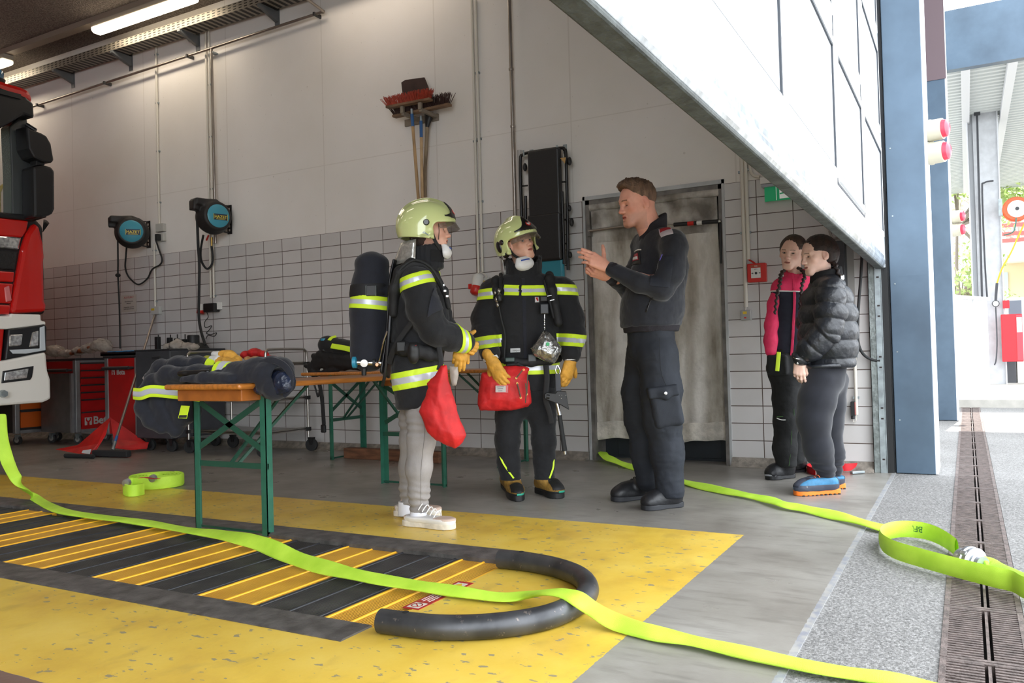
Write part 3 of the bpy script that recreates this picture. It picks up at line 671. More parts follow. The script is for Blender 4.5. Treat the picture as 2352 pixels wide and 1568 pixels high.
# hose reels
CY = mat('cyan_disc', '3e93a8', .4); RB = mat('reel_black', '211f1f', .55, bump=.15, bscale=120)
def reel(lab, px, py, s=1.):
    c = wp(px, py, .2); root = thing('hose_reel', lab, 'hose reel', c)
    ang = .35 if s < 1.05 else .62
    ax = A(math.sin(-ang), -math.cos(ang), 0); x = A(math.cos(ang), -math.sin(ang), 0)    # axis faces the yard and turns to the hall
    if s > 1.05: ax = A(-.25, -.97, 0); x = A(.97, -.25, 0)
    else: ax = A(-.62, -.78, 0); x = A(.78, -.62, 0)
    ax, x = unit(ax), unit(x); z = A(0, 0, 1); R = .175; T = .11
    b = SD(c-.36, c+.36, .009); Rm = np.array([x, np.cross(z, x), z]).T
    b.ell(c, (R*1.0, T*1.12, R), np.array([x, ax, z]).T, .01); b.cap(c-ax*T*.5, c+ax*T*.55, R*.86, k=.03)
    b.cut(c+ax*T, ax, .02); b.cut(c-ax*T, -ax, .02)
    b.box(c-x*.10+z*.135, (.11, .075, .035), np.array([x, ax, z]).T, .012, .04); b.box(c-x*.2+z*.10, (.03, .05, .05), np.array([x, ax, z]).T, .01, .03)
    sd_obj('housing', b, 0, RB, root)
    MB().lathe([(.0, 0), (R*.70, 0), (R*.72, -.006), (R*.6, .012), (0, .014)], c+ax*(T-.002), ax, 40, xh=(0, 0, 1), caps=False).build('disc', CY, root)
    q = c+ax*(T+.0135)+x*.015-z*.012; u = -np.cross(ax, z)
    u = np.cross(z, ax); u = u if np.dot(u, CR) > 0 else -u
    MB().box(q, (.15, .004, .06), np.array([u, np.cross(z, u), z]).T).build('name_plate', mat('navy_plate', '1d2740', .5), root)
    yl = mat('yellow_print', 'd9c84a', .5)
    text('HAZET', .042, q+ax*.0035, u, z, yl, 'lettering', root, .0006, bold=.0008)
    m = MB(); m.box(q+ax*.0035-z*.022, (.10, .001, .004), np.array([u, np.cross(z, u), z]).T)
    m.box(q+ax*.0035-u*.072, (.004, .001, .06), np.array([u, np.cross(z, u), z]).T); m.box(q+ax*.0035+u*.072, (.004, .001, .06), np.array([u, np.cross(z, u), z]).T); m.build('plate_frame', yl, root)
    y0 = c[1]-.02
    m = MB(); m.box2((-.012, y0-.03, c[2]-.15), (-.004, y0+.03, c[2]+.15)); m.bar((-.01, y0, c[2]+.14), c+x*.05+z*.13, .02, .01); m.bar((-.01, y0, c[2]-.14), c+x*.05-z*.13, .02, .01)
    m.build('wall_bracket', BLACK, root)
    m = MB()
    for k in (-.11, -.07, .07, .11): m.box2((-.0135, y0-.01, c[2]+k-.012), (-.012, y0+.01, c[2]+k+.012))
    m.build('bracket_slots', CREAMP, root)
    return root
reel('left black cable reel with round cyan disc, hanging lower', 303, 534, 1.)
reel('right black hose reel with round cyan disc, hanging higher', 490, 499, 1.1)
cable('reel_cable', 'black cable hanging straight down from the left reel to the tool trolleys', [(270, 520, .33), (271, 600, .3), (271, 634, .3), (274, 700, .3), (276, 800, .35)], .0085)
root = thing('cable_stop', 'small black stop ball on the cable under the left reel', 'cable stop', wp(271, 635, .3)); MB().ell(wp(271, 632, .3), (.028, .028, .022)).build('ball', RUBBER, root)
cable('power_cable', 'black power cable looping from the left reel to the wall socket', [(291, 565, .2), (289, 590, .15), (288, 615, .1), (296, 636, .08), (317, 653, .06), (338, 640, .05), (350, 618, .045), (367, 608, .045), (372, 595, .045), (364, 570, .05), (358, 552, .06)], .009)
cable('air_hose', 'black hose hanging from the right reel down to the charcoal cabinet', [(453, 500, .33), (455, 560, .28), (458, 610, .25), (457, 680, .25), (457, 730, .28), (463, 765, .33), (472, 792, .38)], .0135)
cable('air_hose', 'short black hose loop under the right reel', [(467, 540, .2), (461, 575, .15), (463, 600, .1), (475, 617, .08), (486, 608, .07), (489, 590, .07), (486, 565, .07)], .0115)
root = thing('hose_fitting', 'brass fitting and red tap lever under the right reel', 'fitting', wp(486, 556, .07))
MB().tube([wp(486, 545, .07), wp(486, 566, .07)], [.012, .009], 10).build('brass_nipple', mat('brass', 'a98a4a', .3, .9), root)
MB().bar(wp(479, 540, .07), wp(474, 552, .07), .012, .012).build('tap_lever', REDP, root)
# sockets left
root = thing('wall_socket', 'two grey wall sockets with a plug, right of the left reel', 'socket', wp(366, 545, .03))
wbox(MB(), 357, 514, 374, 533, 0, .045).build('upper_box', mat('socket_grey', 'b3b2ac', .5), root, bevel=.004); wbox(MB(), 357, 537, 374, 555, 0, .045).build('lower_box', mat('socket_grey', '', .5), root, bevel=.004)
wbox(MB(), 355, 538, 361, 553, .05, .10).build('plug', RUBBER, root, bevel=.006)
def sbox(name, lab, x0, y0, x1, y1, d, extra=None, col='b7b7b3'):
    root = thing(name, lab, 'switch', wp((x0+x1)/2, y1, d/2)); wbox(MB(), x0, y0, x1, y1, 0, d).build('box', mat('box_'+col, col, .45), root, bevel=.004); return root
root = sbox('switch_box', 'small grey switch box with a yellow sticker under the left conduit', 346, 704, 365, 722, .04)
wbox(MB(), 347, 708, 354, 713, .04, .043).build('sticker', YELP, root)
root = thing('power_socket', 'red and white power socket with black chargers under the right reel', 'socket', wp(475, 708, .04))
MB().lathe([(.03, 0), (.035, .06), (.03, .09)], wp(463, 699, .05), (-.2, 0, -1), 14).build('white_body', WHITEP, root)
MB().lathe([(.036, 0), (.038, .05), (.03, .055)], wp(462, 709, .055), (-.25, 0, -1), 14).build('red_cap', REDP, root)
wbox(MB(), 466, 697, 491, 717, .01, .09).build('charger', BLACK, root, bevel=.008); wbox(MB(), 491, 694, 502, 711, 0, .05).build('socket_box', WHITEP, root, bevel=.004)
cable('charger_cable', 'thin tangled black charger cable under the sockets, above the charcoal cabinet', [(475, 717, .06), (478, 728, .05), (470, 740, .06), (472, 752, .08), (486, 748, .06), (480, 758, .05), (474, 765, .07), (484, 768, .06), (497, 764, .06), (492, 772, .05), (478, 770, .05), (473, 778, .1)], .004)
# notice
root = thing('paper_notice', 'white paper notice with red heading taped to the tiles', 'notice', wp(296, 715, .004))
wbox(MB(), 279, 677, 313, 716, -.001, .003).build('sheet', mat('notice_paper', 'b9b1a8', .6), root)
for s_, yy, h, mm in (('ACHTUNG !', 683, .032, REDINK), ('Batterieladung nicht', 692, .018, INK), ('abstecken !', 696.5, .018, INK), ('Hauptschalter nach dem', 705, .018, INK), ('Ladevorgang ausschalten', 709, .018, INK)):
    text(s_, h, wp(296, yy-(0), .0036), (0, -1, 0), (0, 0, 1), mm, 'lettering', root, .0003)
# tile scratches left as they are; old tape marks
root = None
# brooms on the wall bracket
WOOD = mat('worn_broom_wood', 'b08f66', .6, var=.25, vscale=10, stretch=(4, 4, .6)); WOODD = mat('grey_broom_wood', '8b7a63', .65, var=.3, vscale=12, stretch=(4, 4, .6)); WBACK = mat('broom_back_wood', '7a5f47', .65, var=.3, vscale=9)
def bristles(m, a, b, up, n, ln, w, mi, jit=.35, seed=1):
    r = random.Random(seed); a, b, up = A(*a), A(*b), A(*up); d = unit(b-a); s = np.cross(d, up)
    for i in range(n):
        t = (i+.5)/n
        for q in range(7):
            o = a+(b-a)*t+s*w*(q/6-.5)+d*r.uniform(-.004, .004); e = o+unit(up+d*((t-.5)*.9+r.uniform(-jit, jit)*.5)+s*((q/6-.5)*.7+r.uniform(-.2, .2)))*ln*r.uniform(.82, 1.05)
            m.tube([o, (o+e)/2, e], [.0032, .003, .0022], 4, mi, smooth=False)
def broom(lab, head_l, head_r, top_y, hx0, hy0, hx1, hy1, off, bm_, band, ln=.09, seed=1, wm=None):
    root = thing('broom', lab, 'broom', wp(hx1, hy1, off))
    a, b = wp(*head_l, off), wp(*head_r, off); up = A(0, 0, 1)
    m = MB(); m.bar(a, b, .06, .022); m.build('head', WBACK, root, bevel=.004)
    m = MB(); bristles(m, a+(b-a)*.02+up*.012, b-(b-a)*.02+up*.012, unit(up+A(-.25, 0, 0)), 44, ln, .055, 0, seed=seed); m.build('bristles', bm_, root)
    h0, h1 = wp(hx0, hy0, off), wp(hx1, hy1, off+.02)
    MB().tube([h0, h1], .0135, 12).build('handle', wm or WOOD, root)
    MB().tube([h0+(h1-h0)*.0, h0+(h1-h0)*band], .0146, 12).build('blue_sleeve', mat('blue_sleeve', '2f5f96', .45), root)
    MB().tube([h0+A(0, 0, .045), h0-A(0, 0, .01)], .012, 10).build('ferrule', STEEL, root)
    return root
REDB = mat('red_bristle', 'a8402c', .7, var=.25, vscale=40); BRB = mat('brown_bristle', '3c2723', .8, var=.2)
broom('broom with red bristles hanging head up on the wall, foremost of the three', (890, 247), (990, 228), 0, 946, 262, 962, 468, .24, REDB, .14, .085, 3)
broom('broom with dark brown bristles hanging head up behind the red one', (905, 268), (1034, 240), 0, 967, 278, 970, 468, .14, BRB, .2, .10, 5, mat('pale_broom_wood', 'c2a37a', .6, var=.15, vscale=8))
root = thing('shovel', 'flat dark brown shovel hanging blade up behind the two brooms', 'shovel', wp(980, 470, .05))
sh = [wp(x, y, .06) for x, y in ((925, 208), (923, 190), (932, 184), (976, 178), (985, 200), (990, 222), (992, 250), (930, 255))]
m = MB(); nn = len(sh); m.add([p for p in sh]+[p+A(-.012, 0, 0) for p in sh], [tuple(range(nn)), tuple(range(2*nn-1, nn-1, -1))]+[(i, (i+1) % nn, (i+1) % nn+nn, i+nn) for i in range(nn)]); m.build('blade', mat('rust_brown_steel', '3d2d29', .6, .3, var=.25), root, bevel=.004)
m = MB(); m.tube([wp(985, 258, .06), wp(983, 280, .06), wp(981, 292, .06)], [(.045, .03), (.03, .02), (.017, .017)], 14); m.build('socket', BLACK, root)
MB().tube(smooth_path([wp(981, 290, .06), wp(979, 340, .055), wp(976, 400, .05), wp(977, 468, .05)], 5), .016, 12).build('handle', WOODD, root)
root = thing('broom_holder', 'grey wooden two-armed wall holder carrying brooms and shovel', 'holder', wp(1000, 262, .02))
m = MB(); m.box2((-.02, wp(1004, 262, .0)[1]-.02, 2.93), (0, wp(936, 266, 0)[1]+.02, 2.99)); mm = mat('holder_wood', '857a6c', .6, var=.2)
m.build('wall_board', mm, root)
for (a, b) in (((1003, 262), (957, 245)), ((963, 268), (919, 252))):
    A_, B_ = wp(*a, .01), wp(*b, .26); A_ = A(A_[0], A_[1], 2.965); B_[2] = 2.965; B_[1] = A_[1]
    m = MB(); m.bar(A_, B_, .03, .03); m.bar(B_, B_+A(0, 0, .06), .03, .03, up=(1, 0, 0)); m.build('arm', mm, root, bevel=.003)
# folding cot hung upright
root = thing('folding_cot', 'black padded folding cot with teal end hung upright on the wall', 'cot', wp(1250, 640, .05))
VIN = mat('black_vinyl', '1e1e20', .38, bump=.08, bscale=60); TEAL = mat('teal_vinyl', '2c8294', .4); BF = mat('black_tube_frame', '161617', .35)
def pad(x0, y0, x1, y1, m_, nm, d0=.10, d1=.16):
    a = wp(x0, y0, d1); b = wp(x1, y1, d1); MB().box2((-d1, b[1], b[2]), (-d0, a[1], a[2])).build(nm, m_, root, bevel=.018, seg=3)
pad(1210, 348, 1287, 492, VIN, 'pad'); pad(1210, 494, 1289, 596, VIN, 'pad'); pad(1211, 598, 1296, 740, TEAL, 'teal_pad', .08, .13)
fr = [wp(x, y, .09) for x, y in ((1199, 640), (1198, 500), (1195, 372), (1201, 356), (1216, 350), (1286, 340), (1296, 344), (1300, 358), (1303, 480), (1305, 620))]
MB().tube(smooth_path(fr, 4), .013, 10).build('frame_tube', BF, root)
MB().tube([wp(1291, 440, .12), wp(1296, 606, .12)], .013, 8).build('inner_leg', BF, root); MB().tube([wp(1207, 450, .12), wp(1209, 640, .12)], .013, 8).build('inner_leg', BF, root)
for y in (418, 505, 560): MB().tube([wp(1287, y, .1), wp(1302, y-1, .1)], .007, 6).build('cross_bar', BF, root)
for y in (427, 520): MB().tube([wp(1198, y, .1), wp(1212, y-1, .1)], .007, 6).build('cross_bar', BF, root)
for x, y in ((1308, 370), (1313, 510), (1206, 384)): MB().ell(wp(x, y, .1), (.02, .018, .035), nu=12, nv=8).build('castor', BLACK, root)
for x, y in ((1308, 478), (1310, 585)): MB().ell(wp(x, y, .1), (.02, .014, .026), nu=12, nv=8).build('joint', BLACK, root)
m = MB(); q = wp(1292, 368, .165); m.add([q+A(0, .02, .02), q+A(0, -.03, .02), q+A(0, -.02, -.03)], [(0, 1, 2)]); m.build('torn_corner', mat('foam_tan', 'b3905a', .8), root)
root2 = thing('wall_hook', 'grey metal hooks on the wall holding the folding cot', 'hook', wp(1250, 345, .02))
for x, y in ((1203, 356), (1280, 344)): MB().tube([wp(x, y+2, .0), wp(x, y+2, .13), wp(x-1, y-11, .14)], .007, 8).build('prong', STEEL, root2)
wbox(MB(), 1293, 332, 1301, 352, 0, .012).build('plate', STEEL, root2); wbox(MB(), 1216, 344, 1224, 352, 0, .012).build('plate', STEEL, root2)
# red CEE socket and grey box
root = thing('power_socket', 'white and red industrial power socket between the two helmeted children', 'socket', wp(1096, 670, .05))
c = wp(1098, 643, .07)
MB().lathe([(.03, .05), (.046, .035), (.05, -.03), (.044, -.055)], c, (.25, -.1, 1), 20).build('white_body', WHITEP, root)
MB().lathe([(.045, 0), (.048, -.02), (.046, -.06), (.03, -.075), (0, -.075)], c+A(-.014, .005, -.055), (.3, -.1, 1), 20).build('red_cap', REDP, root)
wbox(MB(), 1075, 652, 1086, 664, .06, .1).build('red_clip', REDP, root, bevel=.004); wbox(MB(), 1098, 634, 1107, 668, 0, .05).build('wall_plate', WHITEP, root, bevel=.004)
wbox(MB(), 1084, 648, 1094, 652, .105, .11).build('sticker', YELP, root)
root = sbox('switch_box', 'grey switch box with yellow label right of the red power socket', 1099, 638, 1122, 660, .05)
wbox(MB(), 1101, 645, 1114, 649, .05, .053).build('sticker', YELP, root)
cable('power_cable', 'short white cable forking from the long conduits to the red socket', [(1097, 627, .02), (1093, 633, .03), (1088, 641, .06)], .006, CREAMP)
cable('power_cable', 'short white cable curving from the long conduits to the grey switch box', [(1103, 625, .02), (1108, 627, .02), (1116, 632, .03), (1118, 639, .03)], .006, CREAMP)
# exit sign with emergency light
GRN = mat('exit_green', '14955f', .45, emis='14955f', estr=.12)
root = thing('exit_sign', 'green running man exit sign hanging under a white emergency light', 'sign', wp(1790, 460, .05))
wbox(MB(), 1745, 403, 1850, 419, .01, .10).build('white_housing', WHITEP, root, bevel=.005); wbox(MB(), 1748, 420, 1850, 426, .02, .09).build('lamp_glass', mat('grey_diffuser', '9fa3aa', .3), root)
pa, pb, pc = wp(1756, 434, .05), wp(1756, 464, .05), wp(1846, 424, .05); sy0, sy1, sz0, sz1 = pa[1], pa[1]-.42, pb[2], pa[2]-.0
sz1 = sz0+.148
MB().box2((-.055, sy1, sz0), (-.05, sy0, sz1)).build('green_panel', GRN, root); MB().box2((-.052, sy1-.02, sz1), (-.046, sy0+.03, sz1+.03)).build('acrylic_edge', mat('acrylic', 'c9cfcf', .15, alpha=.5), root)
WS = mat('sign_white', 'e6ebe4', .45, emis='e6ebe4', estr=.12); u_, v_ = A(0, -1, 0), A(0, 0, 1); O = A(-.055, sy0, sz0)
def sp(poly, mm, nm, d=.0012, z=0): MB().prism(poly, O+A(-z, 0, 0), u_, v_, A(-1, 0, 0), 0, d).build(nm, mm, root)
sp([(.078, .004), (.082, .004), (.082, .144), (.078, .144)], WS, 'divider')
sp([(.102, .012), (.195, .012), (.195, .142), (.102, .142)], WS, 'door_pictogram')
def stroke(a, b, w_):
    a, b = A(*a, 0)[:2], A(*b, 0)[:2]; d = (b-a)/np.linalg.norm(b-a); q = A(-d[1], d[0], 0)[:2]*w_/2; return [tuple(a+q), tuple(b+q), tuple(b-q), tuple(a-q)]
for i, (a, b, w_) in enumerate([((.15, .108), (.14, .072), .020), ((.143, .103), (.12, .096), .009), ((.12, .096), (.113, .08), .008), ((.155, .1), (.17, .084), .009), ((.17, .084), (.188, .086), .008), ((.14, .072), (.132, .05), .013), ((.132, .05), (.104, .046), .010), ((.143, .072), (.162, .05), .013), ((.162, .05), (.178, .026), .011)]): sp(stroke(a, b, w_), GRN, 'runner', .0006, .0012)
MB().lathe([(0, 0), (.0095, 0), (.0095, .0008), (0, .0008)], O+u_*.162+v_*.124+A(-.0012, 0, 0), (-1, 0, 0), 16, caps=False).build('runner', GRN, root)
sp([(.235, .086), (.27, .086), (.27, .112), (.235, .112)], WS, 'arrow'); sp([(.26, .05), (.36, .05), (.31, .02)], WS, 'arrow'); sp([(.25, .056), (.33, .056), (.33, .084), (.25, .05)], WS, 'arrow') if False else None
# alarm
root = thing('fire_alarm_box', 'red manual fire alarm box on the tiles', 'alarm box', wp(1737, 648, .03))
wbox(MB(), 1716, 605, 1759, 648, 0, .05).build('red_case', REDP, root, bevel=.006)
wbox(MB(), 1725, 615, 1747, 638, .05, .053).build('call_plate', mat('call_white', 'd9d7d2', .4), root); wbox(MB(), 1724, 608, 1747, 614, .05, .052).build('heading_strip', mat('alarm_strip', 'a34a30', .5), root)
c = wp(1736.5, 627, .053); MB().lathe([(0, 0), (.009, 0), (.009, .002), (0, .002)], c, (-1, 0, 0), 16, caps=False).build('button', INK, root)
for s_ in (-1, 1): MB().prism([(0, -.006), (.009, 0), (0, .006)], c+A(0, s_*.026, 0), (0, -s_*-1. if False else -s_, 0), (0, 0, 1), (-1, 0, 0), 0, .001).bar(c+A(0, s_*.026, 0), c+A(0, s_*.034, 0), .001, .003, up=(0, 0, 1)).build('arrow', INK, root)
text('SOS', .012, wp(1736, 611, .0545), (0, -1, 0), (0, 0, 1), WHITEINK, 'lettering', root, .0003); text('60/1', .013, wp(1736, 618, .0545), (0, -1, 0), (0, 0, 1), INK, 'lettering', root, .0003)
cable('alarm_cable', 'short red cable between conduit and fire alarm box', [(1720, 596, .02), (1727, 600, .025), (1736, 606, .03)], .006, REDP)
root = sbox('switch_box', 'small grey switch with yellow bell symbol left of the girl in pink', 1701, 712, 1724, 735, .045, col='9b9b97')
wbox(MB(), 1706, 715, 1715, 721, .045, .047).build('sticker', YELP, root); wbox(MB(), 1709, 728, 1714, 731, .045, .048).build('button', REDP, root)
cable('switch_cable', 'thin grey cable between the left conduit and the small grey switch', [(1713, 704, .02), (1712, 713, .02)], .005, CREAMP)
# right of the girls
root = thing('cable_duct', 'wide grey cable duct panel behind the girl in the puffer jacket', 'duct', (0, .5, .8))
wbox(MB(), 1941, 505, 1962, 783, 0, .02).build('panel', mat('duct_grey2', '94908c', .6), root)
root = thing('control_box', 'dark grey gate control box behind the braids of the girl in the puffer jacket', 'control box', wp(1920, 660, .1))
wbox(MB(), 1893, 556, 1941, 680, 0, .13).build('case', mat('dark_case', '33363a', .55, var=.15), root, bevel=.006)
for x, y in ((1919, 578), (1919, 595)): MB().lathe([(0, 0), (.012, 0), (.008, .004), (0, .004)], wp(x, y, .13), (-1, 0, 0), 12, caps=False).build('screw', STEEL, root)
cable('power_cable', 'grey cable curling above the gate control box', [(1905, 530, .05), (1915, 548, .06), (1935, 540, .05), (1950, 545, .05)], .008, mat('duct_grey2', '', .5))
cable('gate_cable', 'thick black cable hanging in a curve between gate and floor beside the guide rail', [(1980, 580, .1), (1977, 640, .1), (1972, 700, .1), (1970, 770, .1), (1975, 800, .09), (1988, 818, .07), (2008, 827, .05), (2022, 828, .05)], .0095)
vpipe('conduit', 'cream conduit with a safety sensor low on the tiles by the gate rail', 1962, 783, 952, .03, .011, CREAMP, (818, 913), 1964)
root = thing('gate_sensor', 'small black and red gate sensor fixed low on the tiles beside the conduit', 'sensor', wp(1959, 960, .03))
wbox(MB(), 1954, 922, 1963, 954, 0, .05).build('black_case', BLACK, root); wbox(MB(), 1962, 923, 1965, 952, .01, .045).build('red_edge', mat('dull_red', '9c4a44', .5), root)
MB().tube([wp(1959, 954, .03), wp(1959, 962, .03)], .012, 8).build('gland', BLACK, root); cable('x', '', [(1959, 962, .03), (1961, 969, .03), (1966, 966, .03), (1967, 952, .03)], .003, CREAMP, par=root).name = 'lead'
# ================================================================ fabric and paint colours
NAVY = mat('turnout_navy', '141722', .85, var=.15, vscale=30, bump=.12, bscale=220, sheen=.15)
BLK = mat('turnout_black', '121317', .85, var=.15, vscale=30, bump=.12, bscale=220, sheen=.12)
HIVIZ = mat('fluorescent_yellow', 'cbe72c', .6, emis='cbe72c', estr=.04)
SILV = mat('reflective_silver', 'c9ccd6', .35, .25)
LEATH = mat('tan_leather', 'd19a3c', .7, var=.18, vscale=25, bump=.25, bscale=70)
REDF = mat('red_canvas', 'c01c1e', .65, var=.18, vscale=14, bump=.1, bscale=150)
STRAP = mat('black_webbing', '151517', .7, bump=.15, bscale=250)
PLASTBAG = mat('cloudy_plastic', 'b7ada3', .22, alpha=.62, var=.12, vscale=20)
TWOOD = mat('beer_table_wood', 'b5702c', .38, var=.22, vscale=7, stretch=(.8, 9, 9), coat=.3)
TWOODD = mat('beer_table_edge', 'a35f25', .45, var=.2, vscale=9)
GREEN = mat('green_table_leg', '2a6450', .4, var=.12, vscale=20); GREEND = mat('green_table_leg_dark', '1f4c3c', .45)
HOSEM = NT('neon_hose', .6); n = HOSEM
hc = n.ramp(n.noise(9, 3), [(.3, 'a8d436'), (.7, 'c2e84a')]); n.col(hc); n.bump(n.math('ADD', n.noise(420, 2), n.mul(n.noise(6, 3), .6)), .3, .004); n.b.inputs['Emission Color'].default_value = (*lin('a9dc2c'), 1); n.b.inputs['Emission Strength'].default_value = .05
# ================================================================ beer tables
def table(lab, x0, x1, y0, y1, along, top=.745, leg_in=.33):
    root = thing('folding_table', lab, 'table', ((x0+x1)/2, (y0+y1)/2, 0))
    MB().box2((x0, y0, top-.028), (x1, y1, top)).build('table_top', [TWOOD], root, bevel=.012, seg=3)
    if along == 'x': ends = [(x0+leg_in, 1), (x1-leg_in, -1)]
    else: ends = [(y0+leg_in, 1), (y1-leg_in, -1)]
    c0, c1 = (y0+.01, y1-.01) if along == 'x' else (x0+.03, x1-.03)
    for e, s_ in ends:
        def P(w, l, z): return (l, w, z) if along == 'x' else (w, l, z)
        m = MB(); q = .03; lo, hi = P(c0+.03, e-.02-.10*(s_ > 0), top-.085), P(c1-.03, e+.02+.10*(s_ < 0), top-.028)
        m.box2(np.minimum(lo, hi), np.maximum(lo, hi)); m.build('cross_batten', TWOODD, root, bevel=.004)
        fr = bpy.data.objects.new('leg_frame', None); fr.location = P((c0+c1)/2, e, 0); COL.objects.link(fr); fr.parent = root; fr.matrix_parent_inverse = Matrix.Translation(root.location).inverted()
        for w_, sg in ((c0, 1), (c1, -1)):
            m = MB(); a = (w_, w_+sg*.004); b = (w_, w_+sg*.038)
            for (u0, u1, v0, v1) in ((w_, w_+sg*.004, e, e+s_*.04), (w_, w_+sg*.038, e, e+s_*.004)):
                lo, hi = A(*P(u0, v0, 0)), A(*P(u1, v1, top-.03)); m.box2(np.minimum(lo, hi), np.maximum(lo, hi))
            m.build('leg', GREEN, fr)
        up = P(0, 1, 0); wc = (c0+c1)/2
        for a, b in ((( c0+.02, .62), (c1-.02, .37)), ((c0+.02, .37), (c1-.02, .62))): MB().bar(P(a[0], e+s_*.006, a[1]+.04), P(b[0], e+s_*.006, b[1]+.04), .03, .004, up=up).build('cross_brace', GREEND, fr)
        MB().bar(P(c0, e+s_*.01, .335), P(c1, e+s_*.01, .335), .028, .008, up=up).build('cross_bar', GREEND, fr); MB().bar(P(c0, e+s_*.01, .012), P(c1, e+s_*.01, .012), .012, .012, up=up).build('foot_bar', GREEND, fr)
        for q0, q1 in ((0, 0), (-.05, -.14)): MB().bar(P(wc+q0, e+s_*.01, .34), P(wc+q1, e+s_*.42, top-.03), .014, .014).build('folding_strut', GREEND, fr)
    return root
table('front beer table with green legs, turnout jacket lying on its near end', -3.27, -1.36, 2.545, 3.075, 'x', leg_in=.17)
table('rear beer table along the tiled wall carrying a spare breathing apparatus', -.68, -.18, 2.36, 4.62, 'y', leg_in=.29)
# ================================================================ tool trolleys at the back
CAST = mat('castor_rubber', '3a3a3b', .5); CASTM = mat('castor_hub', 'a5a39e', .4, .3)
def castor(root, x, y, r=.05, dark=False):
    m = MB(); m.lathe([(r*.3, -.016), (r, -.014), (r, .014), (r*.3, .016)], (x, y, r), (1, .3, 0), 20, 0); c = m.build('castor', RUBBER if dark else CAST, root)
    m = MB(); m.lathe([(0, -.018), (r*.55, -.018), (r*.55, .018), (0, .018)], (x, y, r), (1, .3, 0), 16, 0); m.build('hub', BLACK if dark else CASTM, c)
    MB().prism([(-.02, r), (.012, r), (.03, r*2+.012), (-.03, r*2+.012)], (x-.022, y, 0), (0, 1, 0), (0, 0, 1), (1, 0, 0), 0, .04).build('fork', BLACK if dark else STEEL, c)
ALU = mat('trolley_silver', '8f8f90', .4, .4, var=.12); TRED = mat('trolley_red', 'b31b1b', .4, var=.08); TRIM = mat('trolley_trim', '2d2d30', .5); ORG = mat('trolley_orange', 'd4621c', .4); DKG = mat('charcoal_panel', '46474b', .45, .2, var=.1); SIDE = mat('steel_side_panel', '6d6a68', .35, .6, var=.12)
def trolley(lab, x0, x1, y0, y1, z1, colr, z0=.125, side=None, label_side=False, rows=7):
    root = thing('tool_trolley', lab, 'tool trolley', ((x0+x1)/2, (y0+y1)/2, 0))
    MB().box2((x0+.01, y0+.012, z0+.01), (x1-.01, y1-.01, z1-.03)).build('carcass', side or colr, root)
    m = MB(); p = .055
    for a, b in ((x0, y0), (x1-p, y0), (x0, y1-p)): MB().box2((a, b, z0), (a+p, b+p, z1-.02)).build('corner_post', ALU, root, bevel=.008)
    for za, zb in ((z0, z0+.035), (z1-.05, z1-.02)): MB().box2((x0+p, y0, za), (x1-p, y0+.02, zb)).build('front_rail', ALU, root)
    MB().box2((x0-.01, y0-.01, z1-.025), (x1+.01, y1+.01, z1)).build('top_tray', TRIM, root, bevel=.006)
    h = (z1-.06-z0-.04); zz = z1-.055; k = 0; fr = [1]*(rows-2)+[1.7, 2.2]; tot = sum(fr)
    for f in fr:
        dz = h*f/tot; d = MB().box2((x0+p+.004, y0-.004, zz-dz+.018), (x1-p-.004, y0+.012, zz)).build('drawer', colr, root)
        MB().box2((x0+p+.004, y0-.012, zz-.012), (x1-p-.004, y0+.0, zz+.004)).build('drawer_grip', TRIM, d); zz -= dz
    for cx, cy in ((x0+.06, y0+.06), (x1-.06, y0+.06), (x0+.06, y1-.08)): castor(root, cx, cy)
    if label_side:
        m = MB(); m.tube([(x0-.05, y0+.07, z1-.13), (x0-.05, y1-.05, z1-.13)], .018, 10); m.tube([(x0-.05, y1-.05, z1-.13), (x0, y1-.05, z1-.13)], .014, 8); m.tube([(x0-.05, y0+.07, z1-.13), (x0, y0+.07, z1-.13)], .014, 8); m.build('push_bar', TRIM, root)
    return root
LG = mat('label_grey_white', 'b9b4b0', .5)
def wrench_logo(root, o, u, v, s, bg=LG, fg=TRED):
    w_ = np.cross(u, v); MB().prism([(-.5*s, -.5*s), (.5*s, -.5*s), (.5*s, .5*s), (-.5*s, .5*s)], o, u, v, w_, 0, .0012).build('logo_square', bg, root)
    MB().prism([(-.16*s, -.5*s), (.16*s, -.5*s), (.14*s, -.12*s), (.34*s, .08*s), (.34*s, .34*s), (.2*s, .46*s), (.2*s, .16*s), (0, .04*s), (-.2*s, .16*s), (-.2*s, .46*s), (-.34*s, .34*s), (-.34*s, .08*s), (-.14*s, -.12*s)], A(*o)+w_*.0014, u, v, w_, 0, .001).build('wrench_symbol', fg, root)
trolley('orange and dark tool trolley half hidden behind the fire engine bumper', -.74, -.16, 8.78, 9.4, .86, ORG, side=mat('trolley_black_side', '2c2b2c', .5), rows=5)
B = trolley('red tool trolley with grey steel side door, left of the taller handle trolley', -.47, -.02, 8.1, 8.72, .945, TRED, label_side=True)
MB().box2((-.50, 8.16, .13), (-.47, 8.70, .78)).build('side_door', SIDE, B, bevel=.004); MB().box2((-.505, 8.125, .13), (-.475, 8.155, .78)).build('side_door_edge', ALU, B)
wrench_logo(B, (-.335, 8.094, .245), A(1, 0, 0), A(0, 0, 1), .085); text('Beta', .12, (-.17, 8.092, .245), (1, 0, 0), (0, 0, 1), LG, 'lettering', B, .0008, bold=.003)
Cc = trolley('red tool trolley with black push bar on its side, next to the charcoal cabinet', -.50, -.02, 7.02, 7.56, .955, TRED, label_side=True)
wrench_logo(Cc, (-.493, 7.42, .78), A(0, -1, 0), A(0, 0, 1), .05, LG, TRED); text('Beta', .075, (-.4925, 7.30, .78), (0, -1, 0), (0, 0, 1), LG, 'lettering', Cc, .0008, bold=.002)
